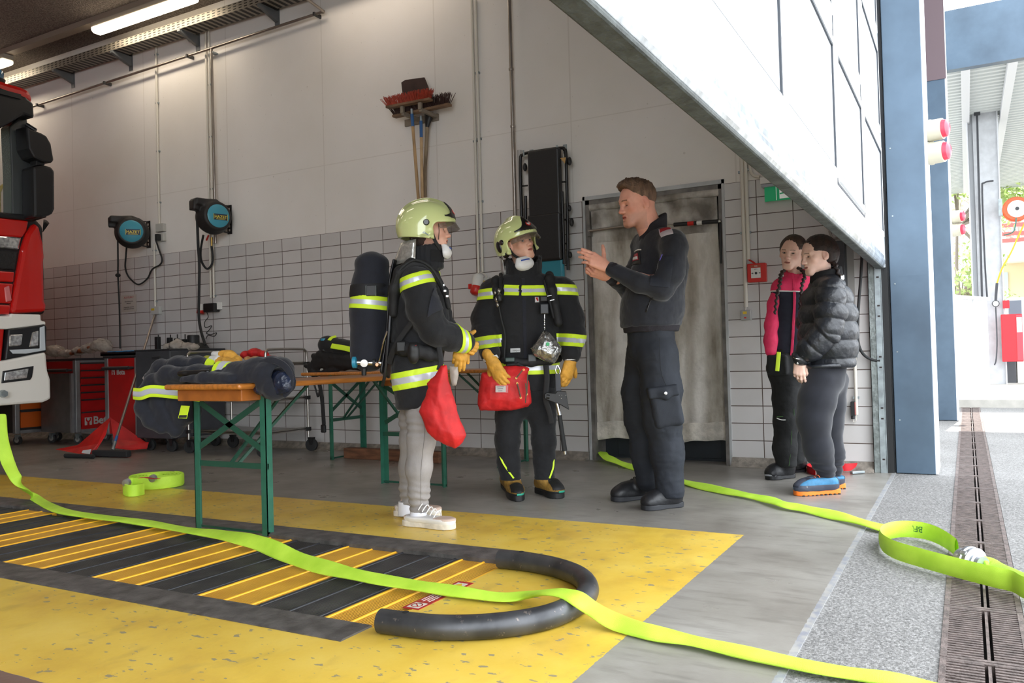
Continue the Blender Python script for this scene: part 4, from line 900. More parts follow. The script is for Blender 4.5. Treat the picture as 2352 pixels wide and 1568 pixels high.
wrench_logo(Cc, (-.345, 7.014, .25), A(1, 0, 0), A(0, 0, 1), .085)
root = thing('charcoal_cabinet', 'charcoal metal cabinet on castors with a hazard diamond, behind the jacket table', 'cabinet', (-.37, 6.55, 0))
MB().box2((-.70, 6.27, .13), (-.04, 6.78, .985)).build('body', DKG, root, bevel=.01); MB().box2((-.705, 6.265, .985), (-.03, 6.79, 1.0)).build('lid', TRIM, root, bevel=.004)
MB().box2((-.715, 6.40, .90), (-.70, 6.52, .93)).build('handle', TRIM, root, bevel=.004)
MB().prism([(0, -.045), (.045, 0), (0, .045), (-.045, 0)], (-.701, 6.63, .72), (0, -1, 0), (0, 0, 1), (-1, 0, 0), 0, .002).build('hazard_diamond', mat('diamond_white', 'd8c9c2', .5), root)
text('*', .05, (-.7035, 6.63, .712), (0, -1, 0), (0, 0, 1), REDINK, 'lettering', root)
for cx, cy in ((-.62, 6.36), (-.12, 6.33), (-.62, 6.68)): castor(root, cx, cy, .055, True)
# things lying on the trolleys
def crumple(name, lab, cat, pts, r, m, vox=.008, amp=.012, sc=45, seed=1, flat=None):
    P = np.array(pts); R = max(r) if hasattr(r, '__len__') else r; s = SD(P.min(0)-R*1.6, P.max(0)+R*1.6, vox); rs = r if hasattr(r, '__len__') else [r]*len(pts)
    for i in range(len(pts)): s.ell(P[i], (rs[i]*1.2, rs[i]*1.2, rs[i]*(flat or .7)), k=.03)
    for i in range(len(pts)-1): s.cap(P[i], P[i+1], rs[i]*.6, rs[i+1]*.6, .03)
    o = sd_obj(name, s, 0, m, None, fold=lambda Q: amp*wnoise(Q, sc, seed)); return tag(o, lab, cat)
crumple('plastic_bag', 'cloudy plastic bag with tools inside, spread over the red trolley top', 'bag', [onX(x, y, -.32) for x, y in ((125, 805), (150, 812), (180, 806), (205, 800), (232, 792), (243, 800))], [.09, .06, .06, .07, .09, .06], PLASTBAG, seed=3)
crumple('tool_bundle', 'small dark and orange tool inside the plastic bag on the red trolley', 'tool', [onX(x, y, -.36) for x, y in ((165, 812), (185, 806), (205, 798))], [.02, .025, .022], mat('dark_orange_tool', '7a3f22', .6, var=.5, vscale=30), seed=4, amp=.004)
crumple('plastic_bag', 'cloudy plastic bag lying on top of the charcoal cabinet', 'bag', [onX(x, y, -.45) for x, y in ((388, 797), (408, 793), (430, 797), (446, 795))], [.05, .07, .06, .04], PLASTBAG, seed=8)
root = thing('parts_tray', 'black tray with blue parts on the trolley behind the broom handle', 'tray', (-.3, 7.25, .955))
MB().box2((-.5, 7.05, .955), (-.1, 7.62, .975)).box2((-.5, 7.05, .955), (-.49, 7.62, .995)).build('tray', BLACK, root)
for y in (7.12, 7.24, 7.42, 7.5): MB().box2((-.46, y, .975), (-.2, y+.07, 1.005)).build('blue_insert', mat('blue_insert', '2d7fb5', .4), root, bevel=.008)
root = thing('radio_charger', 'black radio battery charger standing on the charcoal cabinet', 'charger', (-.25, 6.45, 1.0))
m = MB(); m.lathe([(.11, 0), (.08, .04), (.045, .06), (.045, .0)], (-.25, 6.40, 1.0), seg=20); m.build('base', BLACK, root); MB().lathe([(.06, 0), (.06, .13), (.055, .14)], (-.28, 6.44, 1.0), seg=16).build('holder', BLACK, root)
for i, (x, y) in enumerate(((-.5, 6.70), (-.42, 6.62), (-.40, 6.54), (-.34, 6.50))):
    root = thing('hand_radio', 'small black device standing upright at the back of the charcoal cabinet', 'radio', (x, y, 1.0), 'black devices on the charcoal cabinet')
    MB().box2((x-.02, y-.025, 1.0), (x+.02, y+.025, 1.13-.01*i)).build('body', BLACK, root, bevel=.006); MB().tube([(x, y-.012, 1.1), (x, y-.012, 1.15)], .006, 6).build('aerial', BLACK, root)
# ================================================================ steel serving trolley
root = thing('serving_trolley', 'stainless steel three-shelf serving trolley behind the front beer table', 'trolley', (-.42, 5.55, 0))
def loop(y): return smooth_path([(-.68, y, .13), (-.68, y, .5), (-.68, y, .88), (-.66, y, .945), (-.60, y, .958), (-.25, y, .958), (-.18, y, .945), (-.155, y, .88), (-.155, y, .5), (-.155, y, .13)], 5)
for y in (5.03, 6.05): MB().tube(loop(y), .0125, 10).build('end_frame', INOX, root)
for z in (.205, .50, .82): MB().box2((-.67, 5.04, z-.012), (-.165, 6.04, z+.006)).box2((-.67, 5.04, z), (-.665, 6.04, z+.02)).box2((-.67, 5.04, z), (-.165, 5.045, z+.02)).build('shelf', INOX, root)
for z in (.205, .50, .82):
    for y in (5.03, 6.05):
        for x in (-.68, -.155): MB().box((x, y, z), (.04, .035, .035)).build('clip', BLACK, root)
for x, y in ((-.70, 5.06), (-.17, 4.98), (-.66, 6.06), (-.17, 6.02)): castor(root, x, y, .058, True)
crumple('red_tool_bag', 'red fabric bag lying on the serving trolley behind the jacket collar', 'bag', [onX(x, y, -.4) for x, y in ((566, 815), (585, 810), (605, 814), (630, 822))], [.05, .055, .04, .025], REDF, seed=5, amp=.006)
crumple('glove_bag', 'tan leather gloves inside a clear bag on the serving trolley', 'gloves', [onX(x, y, -.5) for x, y in ((570, 825), (588, 826), (610, 828))], [.03, .035, .03], mat('tan_in_bag', 'b88a5c', .3, var=.3, vscale=50), seed=6, amp=.006)
crumple('yellow_vest', 'folded bright yellow vest on the serving trolley, left of the leather gloves', 'vest', [onX(x, y, -.55) for x, y in ((442, 827), (458, 826), (475, 824), (495, 822), (510, 822))], [.02, .035, .035, .035, .02], mat('olive_yellow', 'a3a528', .4, var=.35, vscale=20, sheen=.1), seed=7, amp=.006, flat=.6)
# ================================================================ red snow shovel and broom on the floor
root = thing('cleaning_shovel', 'large dented red plastic scoop lying on the floor by the tool trolleys', 'scoop', (-.95, 7.0, 0))
RS = mat('scoop_red', 'b71f1c', .4, var=.2, vscale=8)
def sheetpoly(pts3, t, nm, mm, par):
    P = [A(*p) for p in pts3]; m = MB(); nn = len(P); d = unit(np.cross(P[1]-P[0], P[2]-P[0]))*t
    m.add(P+[p+d for p in P], [tuple(range(nn)), tuple(range(2*nn-1, nn-1, -1))]+[(i, (i+1) % nn, (i+1) % nn+nn, i+nn) for i in range(nn)]); return m.build(nm, mm, par, bevel=.003)
ap = at(254, 958, 7.95); c0 = onZ(128, 1032, .04); c1 = onZ(200, 1046, .01); c2 = onZ(240, 1015, .05); c3 = at(340, 1018, 8.2); c4 = at(250, 1040, 7.9)
sheetpoly([c0, at(180, 1022, 7.95), ap, at(243, 1000, 7.85), at(215, 1045, 7.75), c1], .006, 'left_panel', RS, root)
sheetpoly([ap, at(300, 1000, 8.2), c3, at(262, 1012, 7.95)], .006, 'right_panel', RS, root)
sheetpoly([at(262, 1008, 7.9), at(342, 1015, 8.05), at(338, 1030, 8.02), at(300, 1033, 7.9), at(258, 1028, 7.8)], .012, 'rim', RS, root)
sheetpoly([at(190, 1034, 7.7), at(210, 1031, 7.7), at(206, 1043, 7.7), at(187, 1040, 7.7)], .002, 'label', LG, root)
MB().tube([onZ(150, 1046, .02), onZ(215, 1048, .02)], .02, 8).build('rubber_lip', RUBBER, root)
root = thing('broom', 'black floor broom with long metal handle leaning against the tiled wall', 'broom', (-1.05, 6.6, 0))
a, b = onZ(216, 1040, .035), onZ(297, 1042, .035)
MB().bar(a, b, .06, .06).build('head', mat('broom_black', '222122', .8, bump=.4, bscale=150), root, bevel=.012)
MB().tube([a*.47+b*.53+A(0, 0, .03), onX(356, 722, -.02)], .0125, 12).build('handle', mat('steel_handle', '8c8078', .35, .6, var=.15), root)
q = a*.47+b*.53+A(0, 0, .03); d = unit(onX(356, 722, -.02)-q); MB().tube([q, q+d*.10], .016, 10).build('socket', STEEL, root); MB().tube([q+d*.10, q+d*.17], .0135, 10).build('blue_sleeve', mat('blue_sleeve', '', .45), root)
# wooden beam by the wall
tag(MB().bar(onZ(797, 1039, .045), onZ(1015, 1050, .045), .09, .09).build('wooden_beam', mat('dark_beam_wood', '6b4630', .75, var=.35, vscale=7, stretch=(6, 1, 6)), bevel=.006), 'short dark wooden beam lying on the floor along the wall', 'beam')
# ================================================================ hoses
# loose delivery hose in the foreground
HA = [(-1, 950, 5.05, 'd'), (4, 1000, 5.02, 'd'), (18, 1060, 4.98, 'd'), (44, 1108, 4.93, 'd')]
HG = [(78, 1141, .03), (135, 1171, .02), (205, 1184, .018), (280, 1193, .02), (350, 1203, .02), (430, 1217, .025), (490, 1225, .035), (555, 1236, .055), (610, 1252, .05), (680, 1282, .03), (760, 1306, .025), (850, 1326, .022), (950, 1343, .022), (1050, 1358, .02), (1150, 1371, .018), (1215, 1366, .03), (1270, 1359, .075), (1315, 1368, .08), (1360, 1397, .05), (1420, 1430, .022), (1500, 1453, .018), (1600, 1473, .018), (1720, 1500, .018), (1850, 1528, .016), (1960, 1547, .014), (2070, 1562, .012), (2180, 1590, .012), (2300, 1640, .012)]
P = [at(x, y, d) for x, y, d, _ in HA]+[onZ(x, y, z) for x, y, z in HG]
P = smooth_path(P, 6); n_ = len(P); nr = []
tw = [(0, (-.3, -1, .05)), (10, (-.3, -1, .2)), (22, (-.3, -.7, .8)), (34, (-.1, -.1, 1)), (55, (-.12, -.1, 1)), (62, (-.4, -.25, .8)), (72, (-.8, -.3, .55)), (80, (-.6, -.25, .75)), (90, (-.25, -.1, .95)), (118, (-.1, 0, 1)), (132, (-.3, -.25, .9)), (140, (-.45, -.5, .75)), (150, (-.1, -.1, 1)), (n_, (0, 0, 1))]
for i in range(n_):
    for (a, va), (b, vb) in zip(tw[:-1], tw[1:]):
        if a <= i <= b: f = (i-a)/max(1, b-a); f = f*f*(3-2*f); nr.append(unit(A(*va)*(1-f)+A(*vb)*f)); break
ww = [.072+.004*math.sin(i*.7) for i in range(n_)]; tt = [.014+.004*math.sin(i*.45) for i in range(n_)]
tag(MB().ribbon(P, nr, ww, tt).build('fire_hose', HOSEM.m, subsurf=1), 'long neon green fire hose snaking from the fire engine across pit cover and tube', 'hose')
# second hose from the doorway to the yard
HB = [(1384, 1038, .05), (1390, 1047, .045), (1412, 1058, .03), (1450, 1071, .015), (1510, 1087, .015), (1572, 1106, .015), (1640, 1122, .018), (1700, 1134, .018), (1760, 1146, .02), (1800, 1158, .025), (1850, 1168, .02), (1930, 1186, .02), (2010, 1207, .018), (2062, 1221, .012)]
P = smooth_path([onZ(x, y, z) for x, y, z in HB], 6); n_ = len(P)
nr = [unit(A(-.35-.35*math.sin(i*.22)**2, -.3, .9)) for i in range(n_)]
tag(MB().ribbon(P, nr, [.075+.006*math.sin(i*.8) for i in range(n_)], .013).build('fire_hose', HOSEM.m, subsurf=1), 'neon green fire hose running from the felt doorway past the feet to the yard', 'hose')
# hose bend standing on edge with coupling
up_ = [(2352+30, 1352), (2352-10, 1338), (2300, 1322), (2240, 1306)]
lo_pts = [(2420, 1400), (2352, 1376), (2325, 1361), (2280, 1350), (2200, 1329), (2120, 1306), (2060, 1287), (2030, 1270), (2023, 1255), (2034, 1243), (2065, 1236), (2105, 1237), (2140, 1245), (2172, 1261), (2198, 1281)]
P = [onZ(x, y-2, .006) for x, y in lo_pts]; P = smooth_path(P, 7); n_ = len(P); H_ = .072; vs = []
NH = 6; m = MB()
Pn = [unit(np.cross(P[min(i+1, n_-1)]-P[max(i-1, 0)], [0, 0, 1])) for i in range(n_)]
for sgn in (1, -1):
    for i in range(n_):
        for j in range(NH+1):
            f = j/NH; bulge = .007*math.sin(PI*f)**.5; vs.append(P[i]+A(0, 0, H_*f)+Pn[i]*sgn*bulge)
q = NH+1
fs = [(s_*n_*q+i*q+j, s_*n_*q+i*q+j+1, s_*n_*q+(i+1)*q+j+1, s_*n_*q+(i+1)*q+j) for s_ in (0, 1) for i in range(n_-1) for j in range(NH)]
m.add(vs, fs, 0, True); bend = m.build('fire_hose', HOSEM.m); tag(bend, 'neon green hose bend standing on edge in the yard, printed BFI on its inside', 'hose')
GI = mat('hose_print', '2f6b3c', .6); k0 = int(n_*.80); tt_ = unit(P[k0+3]-P[k0-3])
k = min(range(n_*2//3, n_), key=lambda i: abs((P[i]-CC) @ CR/((P[i]-CC) @ CF)*FPX+1176-2108)); c = P[k]; tg = unit(P[k+2]-P[k-2]); nn = unit(np.cross(tg, [0, 0, 1])); nn = nn if np.dot(nn, CC-c) > 0 else -nn
v_ = A(0, 0, -1); u_ = np.cross(v_, nn)
text('BFI', .037, c+nn*.0095+A(0, 0, .042), u_, v_, GI, 'lettering', bend, .0003)
c2 = P[k]+tg*.068*(1 if np.dot(tg, CR) > 0 else -1)+nn*.0095+A(0, 0, .04)
m = MB(); 
for a, b in (((-.014, .014), (-.014, -.016)), ((.014, .014), (.014, -.016)), ((-.014, .014), (.014, .014)), ((-.007, .008), (-.007, -.01)), ((.007, .008), (.007, -.01)), ((-.007, 0), (.007, 0)), ((-.014, -.016), (-.004, -.018)), ((.014, -.016), (.004, -.018))): m.bar(c2+u_*a[0]+v_*a[1], c2+u_*b[0]+v_*b[1], .0035, .0005, up=nn)
m.build('printed_emblem', GI, bend)
# coupling
cc = onZ(2232, 1290, .045); ax = unit(onZ(2300, 1305, 0)-onZ(2200, 1277, 0))
root = thing('hose_coupling', 'silver aluminium hose coupling lying in the yard on the green hose', 'coupling', (cc[0], cc[1], 0))
AL = mat('cast_aluminium', 'b9bcc2', .3, .8, var=.15, vscale=20)
MB().lathe([(0.0299, -0.055), (0.0391, -0.05), (0.0414, -0.03), (0.0414, -0.012)], cc, ax, 28).build('ferrule', AL, root)
MB().lathe([(0.0414, -0.02), (0.0529, -0.018), (0.0552, -0.004), (0.0494, 0), (0.0494, 0.004), (0.054, 0.006), (0.054, 0.018), (0.046, 0.022)], cc, ax, 32).build('lug_ring', AL, root)
x_, y_, z_ = frame_from(ax)
for k in range(2):
    a = .8+k*PI; d = x_*math.cos(a)+y_*math.sin(a); MB().box(cc+d*.047+ax*.0, (.02, .018, .03), np.array([d, np.cross(ax, d), ax]).T).build('lug', AL, root, bevel=.004)
MB().lathe([(.036, .02), (.037, .03), (.030, .034), (.030, .05)], cc, ax, 28).build('rear_ferrule', AL, root)
HP = [cc+ax*.035]+[onZ(x, y, z) for x, y, z in ((2275, 1297, .04), (2310, 1312, .035), (2352, 1330, .03), (2420, 1356, .025))]
HG2 = mat('darker_hose', '8ccb20', .6, var=.1, bump=.2, bscale=300)
P = smooth_path(HP, 6); tag(MB().ribbon(P, unit(A(-.75, -.3, .75)), [.055]*3+[.062]*(len(P)-3), [.045]*4+[.03]*4+[.02]*(len(P)-8)).build('fire_hose', HG2, subsurf=1), 'darker green hose leaving the silver coupling to the right picture edge', 'hose')
# rolled hose
root = thing('rolled_hose', 'neon green hose rolled up in a flat coil on the yellow floor paint', 'rolled hose', (-2.42, 4.27, 0))
ce = onZ(358, 1117, 0); m = MB(); turns = 5.2; N_ = 240; P = []
dx, dy = unit(A(CR[0], CR[1], 0)), unit(A(CF[0], CF[1], 0))
for i in range(N_): a = i/N_*turns*2*PI; r = .035+.0215*a/(2*PI); P.append(ce+dx*math.cos(a)*(r*1.15+.015)+dy*math.sin(a)*r+A(0, 0, .044+.003*math.sin(a)))
vs = []
for i in range(N_):
    T = unit(P[min(i+1, N_-1)]-P[max(i-1, 0)]); S = np.cross(T, [0, 0, 1])
    for a, b in ((-1, 0), (-1, .8), (-.5, 1), (.5, 1), (1, .8), (1, -.8), (.5, -1), (-.5, -1), (-1, -.8)): vs.append(P[i]+S*.0095*a+A(0, 0, .040*b))
m.add(vs, [(i*9+k, i*9+(k+1) % 9, (i+1)*9+(k+1) % 9, (i+1)*9+k) for i in range(N_-1) for k in range(9)], 0, True)
m.build('coil', HOSEM.m, root)
e0 = onZ(306, 1128, .04); P = smooth_path([onZ(330, 1122, .04), onZ(312, 1126, .04), onZ(292, 1126, .04), onZ(284, 1119, .04), onZ(292, 1112, .04), onZ(312, 1110, .04)], 6)
m = MB(); vs = []
for i, p in enumerate(P):
    T = unit(P[min(i+1, len(P)-1)]-P[max(i-1, 0)]); S = np.cross(T, [0, 0, 1])
    for a, b in ((-1, -1), (-1, 1), (1, 1), (1, -1)): vs.append(p+S*.006*a+A(0, 0, .037*b))
m.add(vs, [(i*4+k, i*4+(k+1) % 4, (i+1)*4+(k+1) % 4, (i+1)*4+k) for i in range(len(P)-1) for k in range(4)], 0, True); m.build('loose_end', HOSEM.m, root)
for x, y in ((291, 1104), (351, 1094)): MB().lathe([(.020, -.014), (.025, -.013), (.025, .013), (.020, .014)], onZ(x, y+4, .085), (1, .4, .15), 20).build('coupling', AL, root)
MB().ribbon([onZ(320, 1097, .092), onZ(335, 1096, .096), onZ(352, 1099, .092), onZ(364, 1099, .098)], (0, 0, 1), .03, .003).build('red_strap', REDF, root)
# red lashing strap by the wall
root = thing('lashing_strap', 'red ratchet strap loosely coiled on the floor behind the orange soled shoes', 'strap', (-.3, .3, 0))
def edge_strap(pts, h, nm, t=.004, zt=None):
    P = smooth_path([onZ(x, y, 0) for x, y in pts], 6); m = MB(); vs = []
    for i, p in enumerate(P):
        T = unit(P[min(i+1, len(P)-1)]-P[max(i-1, 0)]); S = np.cross(T, [0, 0, 1]); hh = h if zt is None else h
        for a, b in ((-1, .002), (-1, hh), (1, hh), (1, .002)): vs.append(p+S*t*a+A(0, 0, b))
    m.add(vs, [(i*4+k, i*4+(k+1) % 4, (i+1)*4+(k+1) % 4, (i+1)*4+k) for i in range(len(P)-1) for k in range(4)], 0, True); m.build(nm, mat('red_strap', 'cc1a26', .55), root)
edge_strap([(1872, 1092), (1858, 1087), (1856, 1082), (1880, 1076), (1920, 1072), (1950, 1066), (1975, 1063)], .05, 'webbing'); edge_strap([(1925, 1082), (1950, 1083), (1978, 1080), (1993, 1074), (1985, 1068), (1955, 1065), (1930, 1062)], .055, 'webbing')
MB().bar(onZ(1955, 1085, .012), onZ(1984, 1083, .012), .03, .018).build('ratchet', STEEL, root, bevel=.004)
# ================================================================ turnout jacket lying on the table
XJ = -3.12
def jx(x, y, X=XJ): return onX(x, y, X)
root = thing('turnout_jacket', 'dark turnout jacket with yellow silver stripes thrown over the front table end', 'jacket', (-3.1, 2.85, .745))
s = SD(A(-3.42, 2.15, .3), A(-2.70, 3.75, 1.05), .007)
for pts, r, X_ in (([(358, 872), (385, 862), (450, 858), (520, 862), (580, 868)], [.035, .045, .045, .045, .05], XJ), ([(345, 868), (372, 848), (410, 838), (455, 836), (500, 842)], [.03, .045, .04, .035, .03], XJ+.12), ([(345, 868), (372, 848), (410, 838), (455, 836), (500, 842), (560, 850)], [.03, .045, .045, .04, .04, .04], XJ+.28),
    ([(420, 872), (470, 868), (530, 874)], [.025, .028, .03], XJ-.08), ([(545, 858), (590, 862), (625, 872)], [.055, .07, .06], XJ), ([(560, 848), (600, 845), (635, 848)], [.04, .05, .04], XJ+.15),
    ([(350, 876), (335, 905), (333, 935), (350, 962), (370, 985)], [.04, .045, .045, .04, .025], XJ), ([(372, 885), (372, 920), (385, 955), (400, 992)], [.04, .05, .05, .02], XJ+.03), ([(400, 888), (410, 925), (420, 955), (412, 985)], [.04, .045, .04, .02], XJ+.05), ([(430, 890), (440, 920), (436, 955)], [.035, .04, .03], XJ+.06), ([(465, 895), (470, 920), (452, 950)], [.025, .03, .025], XJ+.08), ([(485, 898), (478, 925)], [.015, .015], XJ+.1)):
    for i in range(len(pts)-1): s.cap(jx(*pts[i], X_), jx(*pts[i+1], X_), r[i], r[i+1], .035)
for q in ((620, 860, .075, 0), (640, 858, .07, .03), (648, 880, .065, .0), (632, 893, .06, -.02), (610, 880, .07, 0), (645, 845, .055, .06), (625, 838, .05, .1)): s.ell(jx(q[0], q[1], XJ+q[3]), (q[2], q[2]*.9, q[2]*.8), k=.04)
s.cap(jx(662, 868, XJ-.02), jx(628, 862, XJ+.02), .062, .035, .02, sub=True)
s.box((-3.03, 2.81, .62), (.24, .285, .125), None, .01, .01, sub=True)
jb = sd_obj('shell', s, 0, NAVY, root, fold=lambda Q: .008*wnoise(Q*A(1, .5, 1.3), 20, 11)+.003*np.abs(wnoise(Q, 44, 12)))
s2 = SD(A(-3.4, 2.1, .5), A(-2.8, 2.75, 1.05), .007); s2.cap(jx(655, 874, XJ-.02), jx(622, 866, XJ+.02), .05, .03, .02)
for q in ((600, 895), (620, 903), (640, 900), (655, 888)): s2.ell(jx(q[0], q[1], XJ-.03), (.035, .035, .03), k=.03)
sd_obj('lining', s2, 0, mat('shiny_lining', '1c2438', .28, var=.3, vscale=30, bump=.8, bscale=40), root, fold=lambda Q: .007*wnoise(Q, 60, 3))
pc = [jx(x, y, XJ-.03) for x, y in ((598, 834), (622, 827), (645, 834), (662, 850), (668, 872), (664, 895), (652, 908))]
MB().ribbon(smooth_path(pc, 5), [-.8, -.4, .2], .03, .012).build('collar_edge', NAVY, root)
s3 = SD(jx(450, 860, XJ)-.3, jx(450, 860, XJ)+.3, .006); s3.cap(jx(418, 858, XJ-.07), jx(475, 854, XJ-.08), .024, .02, .02, flat=((0, 0, 1), 1.5)); s3.cap(jx(425, 858, XJ-.10), jx(470, 855, XJ-.11), .014, .012, .02, flat=((0, 0, 1), 1.4), sub=True)
sd_obj('sleeve_opening', s3, 0, mat('black_lining', '0d0d0f', .45), root)
m = MB(); P = [jx(318, 903, XJ-.02), jx(335, 904, XJ-.04), jx(358, 897, XJ-.03), jx(400, 900, XJ-.0), jx(445, 905, XJ+.02), jx(470, 908, XJ+.03)]
for f, w_, mm, nm in ((0, .062, HIVIZ, 'stripe'), (0.004, .028, SILV, 'silver_stripe')):
    Q = smooth_path([p+A(-f-.03, -f, 0) for p in P], 5); MB().ribbon(Q, (-1, -.3, 0), w_, .006).build(nm, mm, root)
def around(p0, p1, r, w_, nm, mm, off=0.):   # stripe round a sleeve
    a, b = A(*p0), A(*p1); MB().tube([a, b], r+off, 24, flat=.8, caps=True).build(nm, mm, root)
around(jx(503, 857), jx(536, 861), .058, 0, 'stripe', HIVIZ, .004); around(jx(513, 858.2), jx(526, 859.7), .058, 0, 'silver_stripe', SILV, .007)
around(jx(482, 841, XJ+.12), jx(500, 843, XJ+.12), .043, 0, 'stripe', HIVIZ, .004)
m = MB(); q0 = jx(416, 931, XJ-.035); m.add([jx(416, 931, XJ-.05), jx(435, 932, XJ-.05), jx(428, 961, XJ-.055), jx(409, 960, XJ-.055)], [(0, 1, 2, 3)]); o = m.build('name_tag', HIVIZ, root); sld = o.modifiers.new('s', 'SOLIDIFY'); sld.thickness = .003
m = MB(); m.add([jx(412, 953, XJ-.055), jx(429, 953, XJ-.055), jx(428, 959, XJ-.058), jx(410, 959, XJ-.058)], [(0, 1, 2, 3)]); m.build('tag_logo', INK, root)
# ================================================================ breathing apparatus lying on the rear table
XT = -.5
root = thing('breathing_apparatus', 'spare breathing apparatus with yellow stripes and straps lying on the rear table', 'breathing apparatus', (-.45, 4.0, .745))
a, b = onX(752, 792, XT), onX(840, 812, XT+.05); s = SD(np.minimum(a, b)-.14, np.maximum(a, b)+.14, .008); s.cap(a, b, .082, .085); sd_obj('cylinder_cover', s, 0, BLK, root, fold=lambda Q: .003*wnoise(Q, 30, 2))
MB().ribbon(smooth_path([onX(761, 794, XT-.085), onX(780, 797, XT-.088), onX(800, 801, XT-.088), onX(822, 808, XT-.085)], 4), (-1, -.3, .3), .045, .006).build('stripe', HIVIZ, root)
MB().ribbon(smooth_path([onX(756, 781, XT-.06), onX(762, 775, XT-.03), onX(772, 772, XT)], 4), (-.5, -.3, .9), .035, .006).build('stripe', HIVIZ, root)
c = onX(744, 793, XT-.05)
MB().lathe([(.02, -.012), (.028, -.008), (.028, .008), (.02, .012)], c+A(0, 0, .05), (0, 0, 1), 16).build('blue_handwheel', mat('cyan_knob', '2b87a5', .4), root)
MB().tube([c+A(0, 0, .045), c-A(0, 0, .045)], .011, 10).build('valve_stem', CHROME, root); MB().tube([c+A(0, .03, 0), c-A(0, .045, 0)], .016, 12).build('valve_body', CHROME, root)
MB().lathe([(.02, 0), (.026, .004), (.026, .014), (.02, .018)], c-A(0, 0, .05), (0, 0, 1), 16).build('black_handwheel', BLACK, root)
_a, _b = onX(690, 880, XT), onX(850, 790, XT); s = SD(np.minimum(_a, _b)-.15, np.maximum(_a, _b)+.15, .008)
for pts, r in (([(722, 818), (750, 826), (790, 832), (830, 838)], .028), ([(714, 838), (750, 840), (790, 838), (820, 834)], .024), ([(716, 845), (724, 858), (745, 856), (770, 848)], .022), ([(730, 822), (722, 832)], .03), ([(760, 852), (790, 846), (815, 842)], .016), ([(735, 815), (770, 820), (800, 824), (835, 830)], .04), ([(728, 828), (780, 834), (830, 842)], .035), ([(703, 840), (730, 845)], .02), ([(712, 850), (722, 862)], .025)):
    s.chain([onX(x, y, XT-.03) for x, y in pts], r, .02)
sd_obj('harness', s, 0, STRAP, root, fold=lambda Q: .003*wnoise(Q, 60, 5))
MB().ribbon(smooth_path([onX(722, 868, -.70), onX(733, 880, -.70), onX(740, 920, -.70), onX(744, 975, -.70)], 4), (-1, -.3, 0), .036, .005).build('hanging_strap', STRAP, root)
MB().box(onX(743, 984, -.70), (.03, .045, .07)).build('buckle', BLACK, root, bevel=.01)
MB().tube(smooth_path([onX(721, 880, -.70), onX(727, 900, -.70), onX(731, 910, -.70), onX(736, 886, -.70), onX(739, 876, -.70)], 5), .008, 8).build('strap_loop', BLACK, root)
crumple('cloth_bundle', 'dark folded cloth on the front table behind the left child', 'cloth', [onX(x, y, -1.5) for x, y in ((905, 845), (920, 843), (945, 842))], [.04, .04, .03], NAVY, seed=15, amp=.004)

def work_glove(lab, pts, fingers, cuff, X, r=.03, seed=1):
    root = thing('leather_glove', lab, 'glove', jx(*pts[-1], X)); P = [jx(*p, X) for p in pts]
    s = SD(np.min(P, 0)-.15, np.max(P, 0)+.15, .0045); s.chain(P, [r*.9, r, r*.95], .02)
    for i, (a, b) in enumerate(fingers): s.cap(P[-1]+A(.02*i-.03, 0, .004*i), jx(*a, X+.03*i-.03), .014, .0125, .008); s.cap(jx(*a, X+.03*i-.03), jx(*b, X+.03*i-.03), .0125, .010, .006)
    sd_obj('leather', s, 0, LEATH, root, fold=lambda Q: .0022*wnoise(Q, 90, seed))
    c0, c1 = jx(*cuff[0], X), jx(*cuff[1], X); s = SD(np.minimum(c0, c1)-.08, np.maximum(c0, c1)+.08, .0045); s.cap(c0, c1, .016, .024, .01); sd_obj('knit_cuff', s, 0, mat('white_knit', 'd2d0cc', .9, bump=.4, bscale=200), root, fold=lambda Q: .002*wnoise(Q, 90, 3))
work_glove('tan leather glove with white cuff on top of the jacket, upper of the two', [(512, 815), (528, 818), (545, 828)], [((560, 838), (575, 846)), ((556, 842), (570, 849)), ((545, 838), (538, 832))], [(492, 813), (508, 816)], -2.95, .028, 4)
work_glove('tan leather glove with white cuff on the jacket, lower of the two', [(506, 830), (520, 833), (536, 838)], [((548, 843), (562, 846)), ((545, 847), (556, 849)), ((530, 846), (540, 848))], [(486, 823), (500, 827)], -3.0, .028, 6)
# ================================================================ fire engine, front right corner of the cab
TRED_ = mat('fire_engine_red', 'b8140f', .22, coat=.6); TW = mat('bumper_white', 'dedad2', .3, coat=.4); TB = mat('cab_black_plastic', '161618', .35); GL = mat('windscreen_glass', '8a948c', .05, alpha=.18); LGT = mat('headlight_reflector', 'd9dde2', .1, .9, var=.35, vscale=40); LGL = mat('headlight_lens', 'c9d2d8', .05, alpha=.25)
YF = 6.5; XC = -3.03
root = thing('fire_engine', 'red and white fire engine with black mirrors parked in the hall at the left edge', 'fire engine', (XC, 8, 0))
def fx(p, yf):
    if p[0] == 'c': q = onY(0, p[1], yf); return (XC, q[2])
    q = onY(p[0], p[1], yf); return (q[0], q[2])
def face(poly, name, m_, y0=None, y1=None, bev=.012, par=None, mir=True):
    y0 = YF if y0 is None else y0; y1 = y0+.3 if y1 is None else y1
    P = [fx(p, y0) for p in poly]; m = MB(); m.prism(P, (0, 0, 0), (1, 0, 0), (0, 0, 1), (0, 1, 0), y0, y1)
    o2 = mir and 'c' not in [p[0] for p in poly]
    if mir:
        m2 = MB() if o2 else m; m2.prism([(2*XC-a, b) for a, b in P], (0, 0, 0), (1, 0, 0), (0, 0, 1), (0, 1, 0), y0, y1)
        if o2: m2.build(name, m_, par or root, bevel=bev)
    return m.build(name, m_, par or root, bevel=bev)
body = face([('c', 183), (0, 183), (22, 190), (50, 198), (66, 206), (75, 217), (78, 240), ('c', 205)], 'roof_panel', TRED_, y0=YF+.05, y1=8.4, bev=.04)
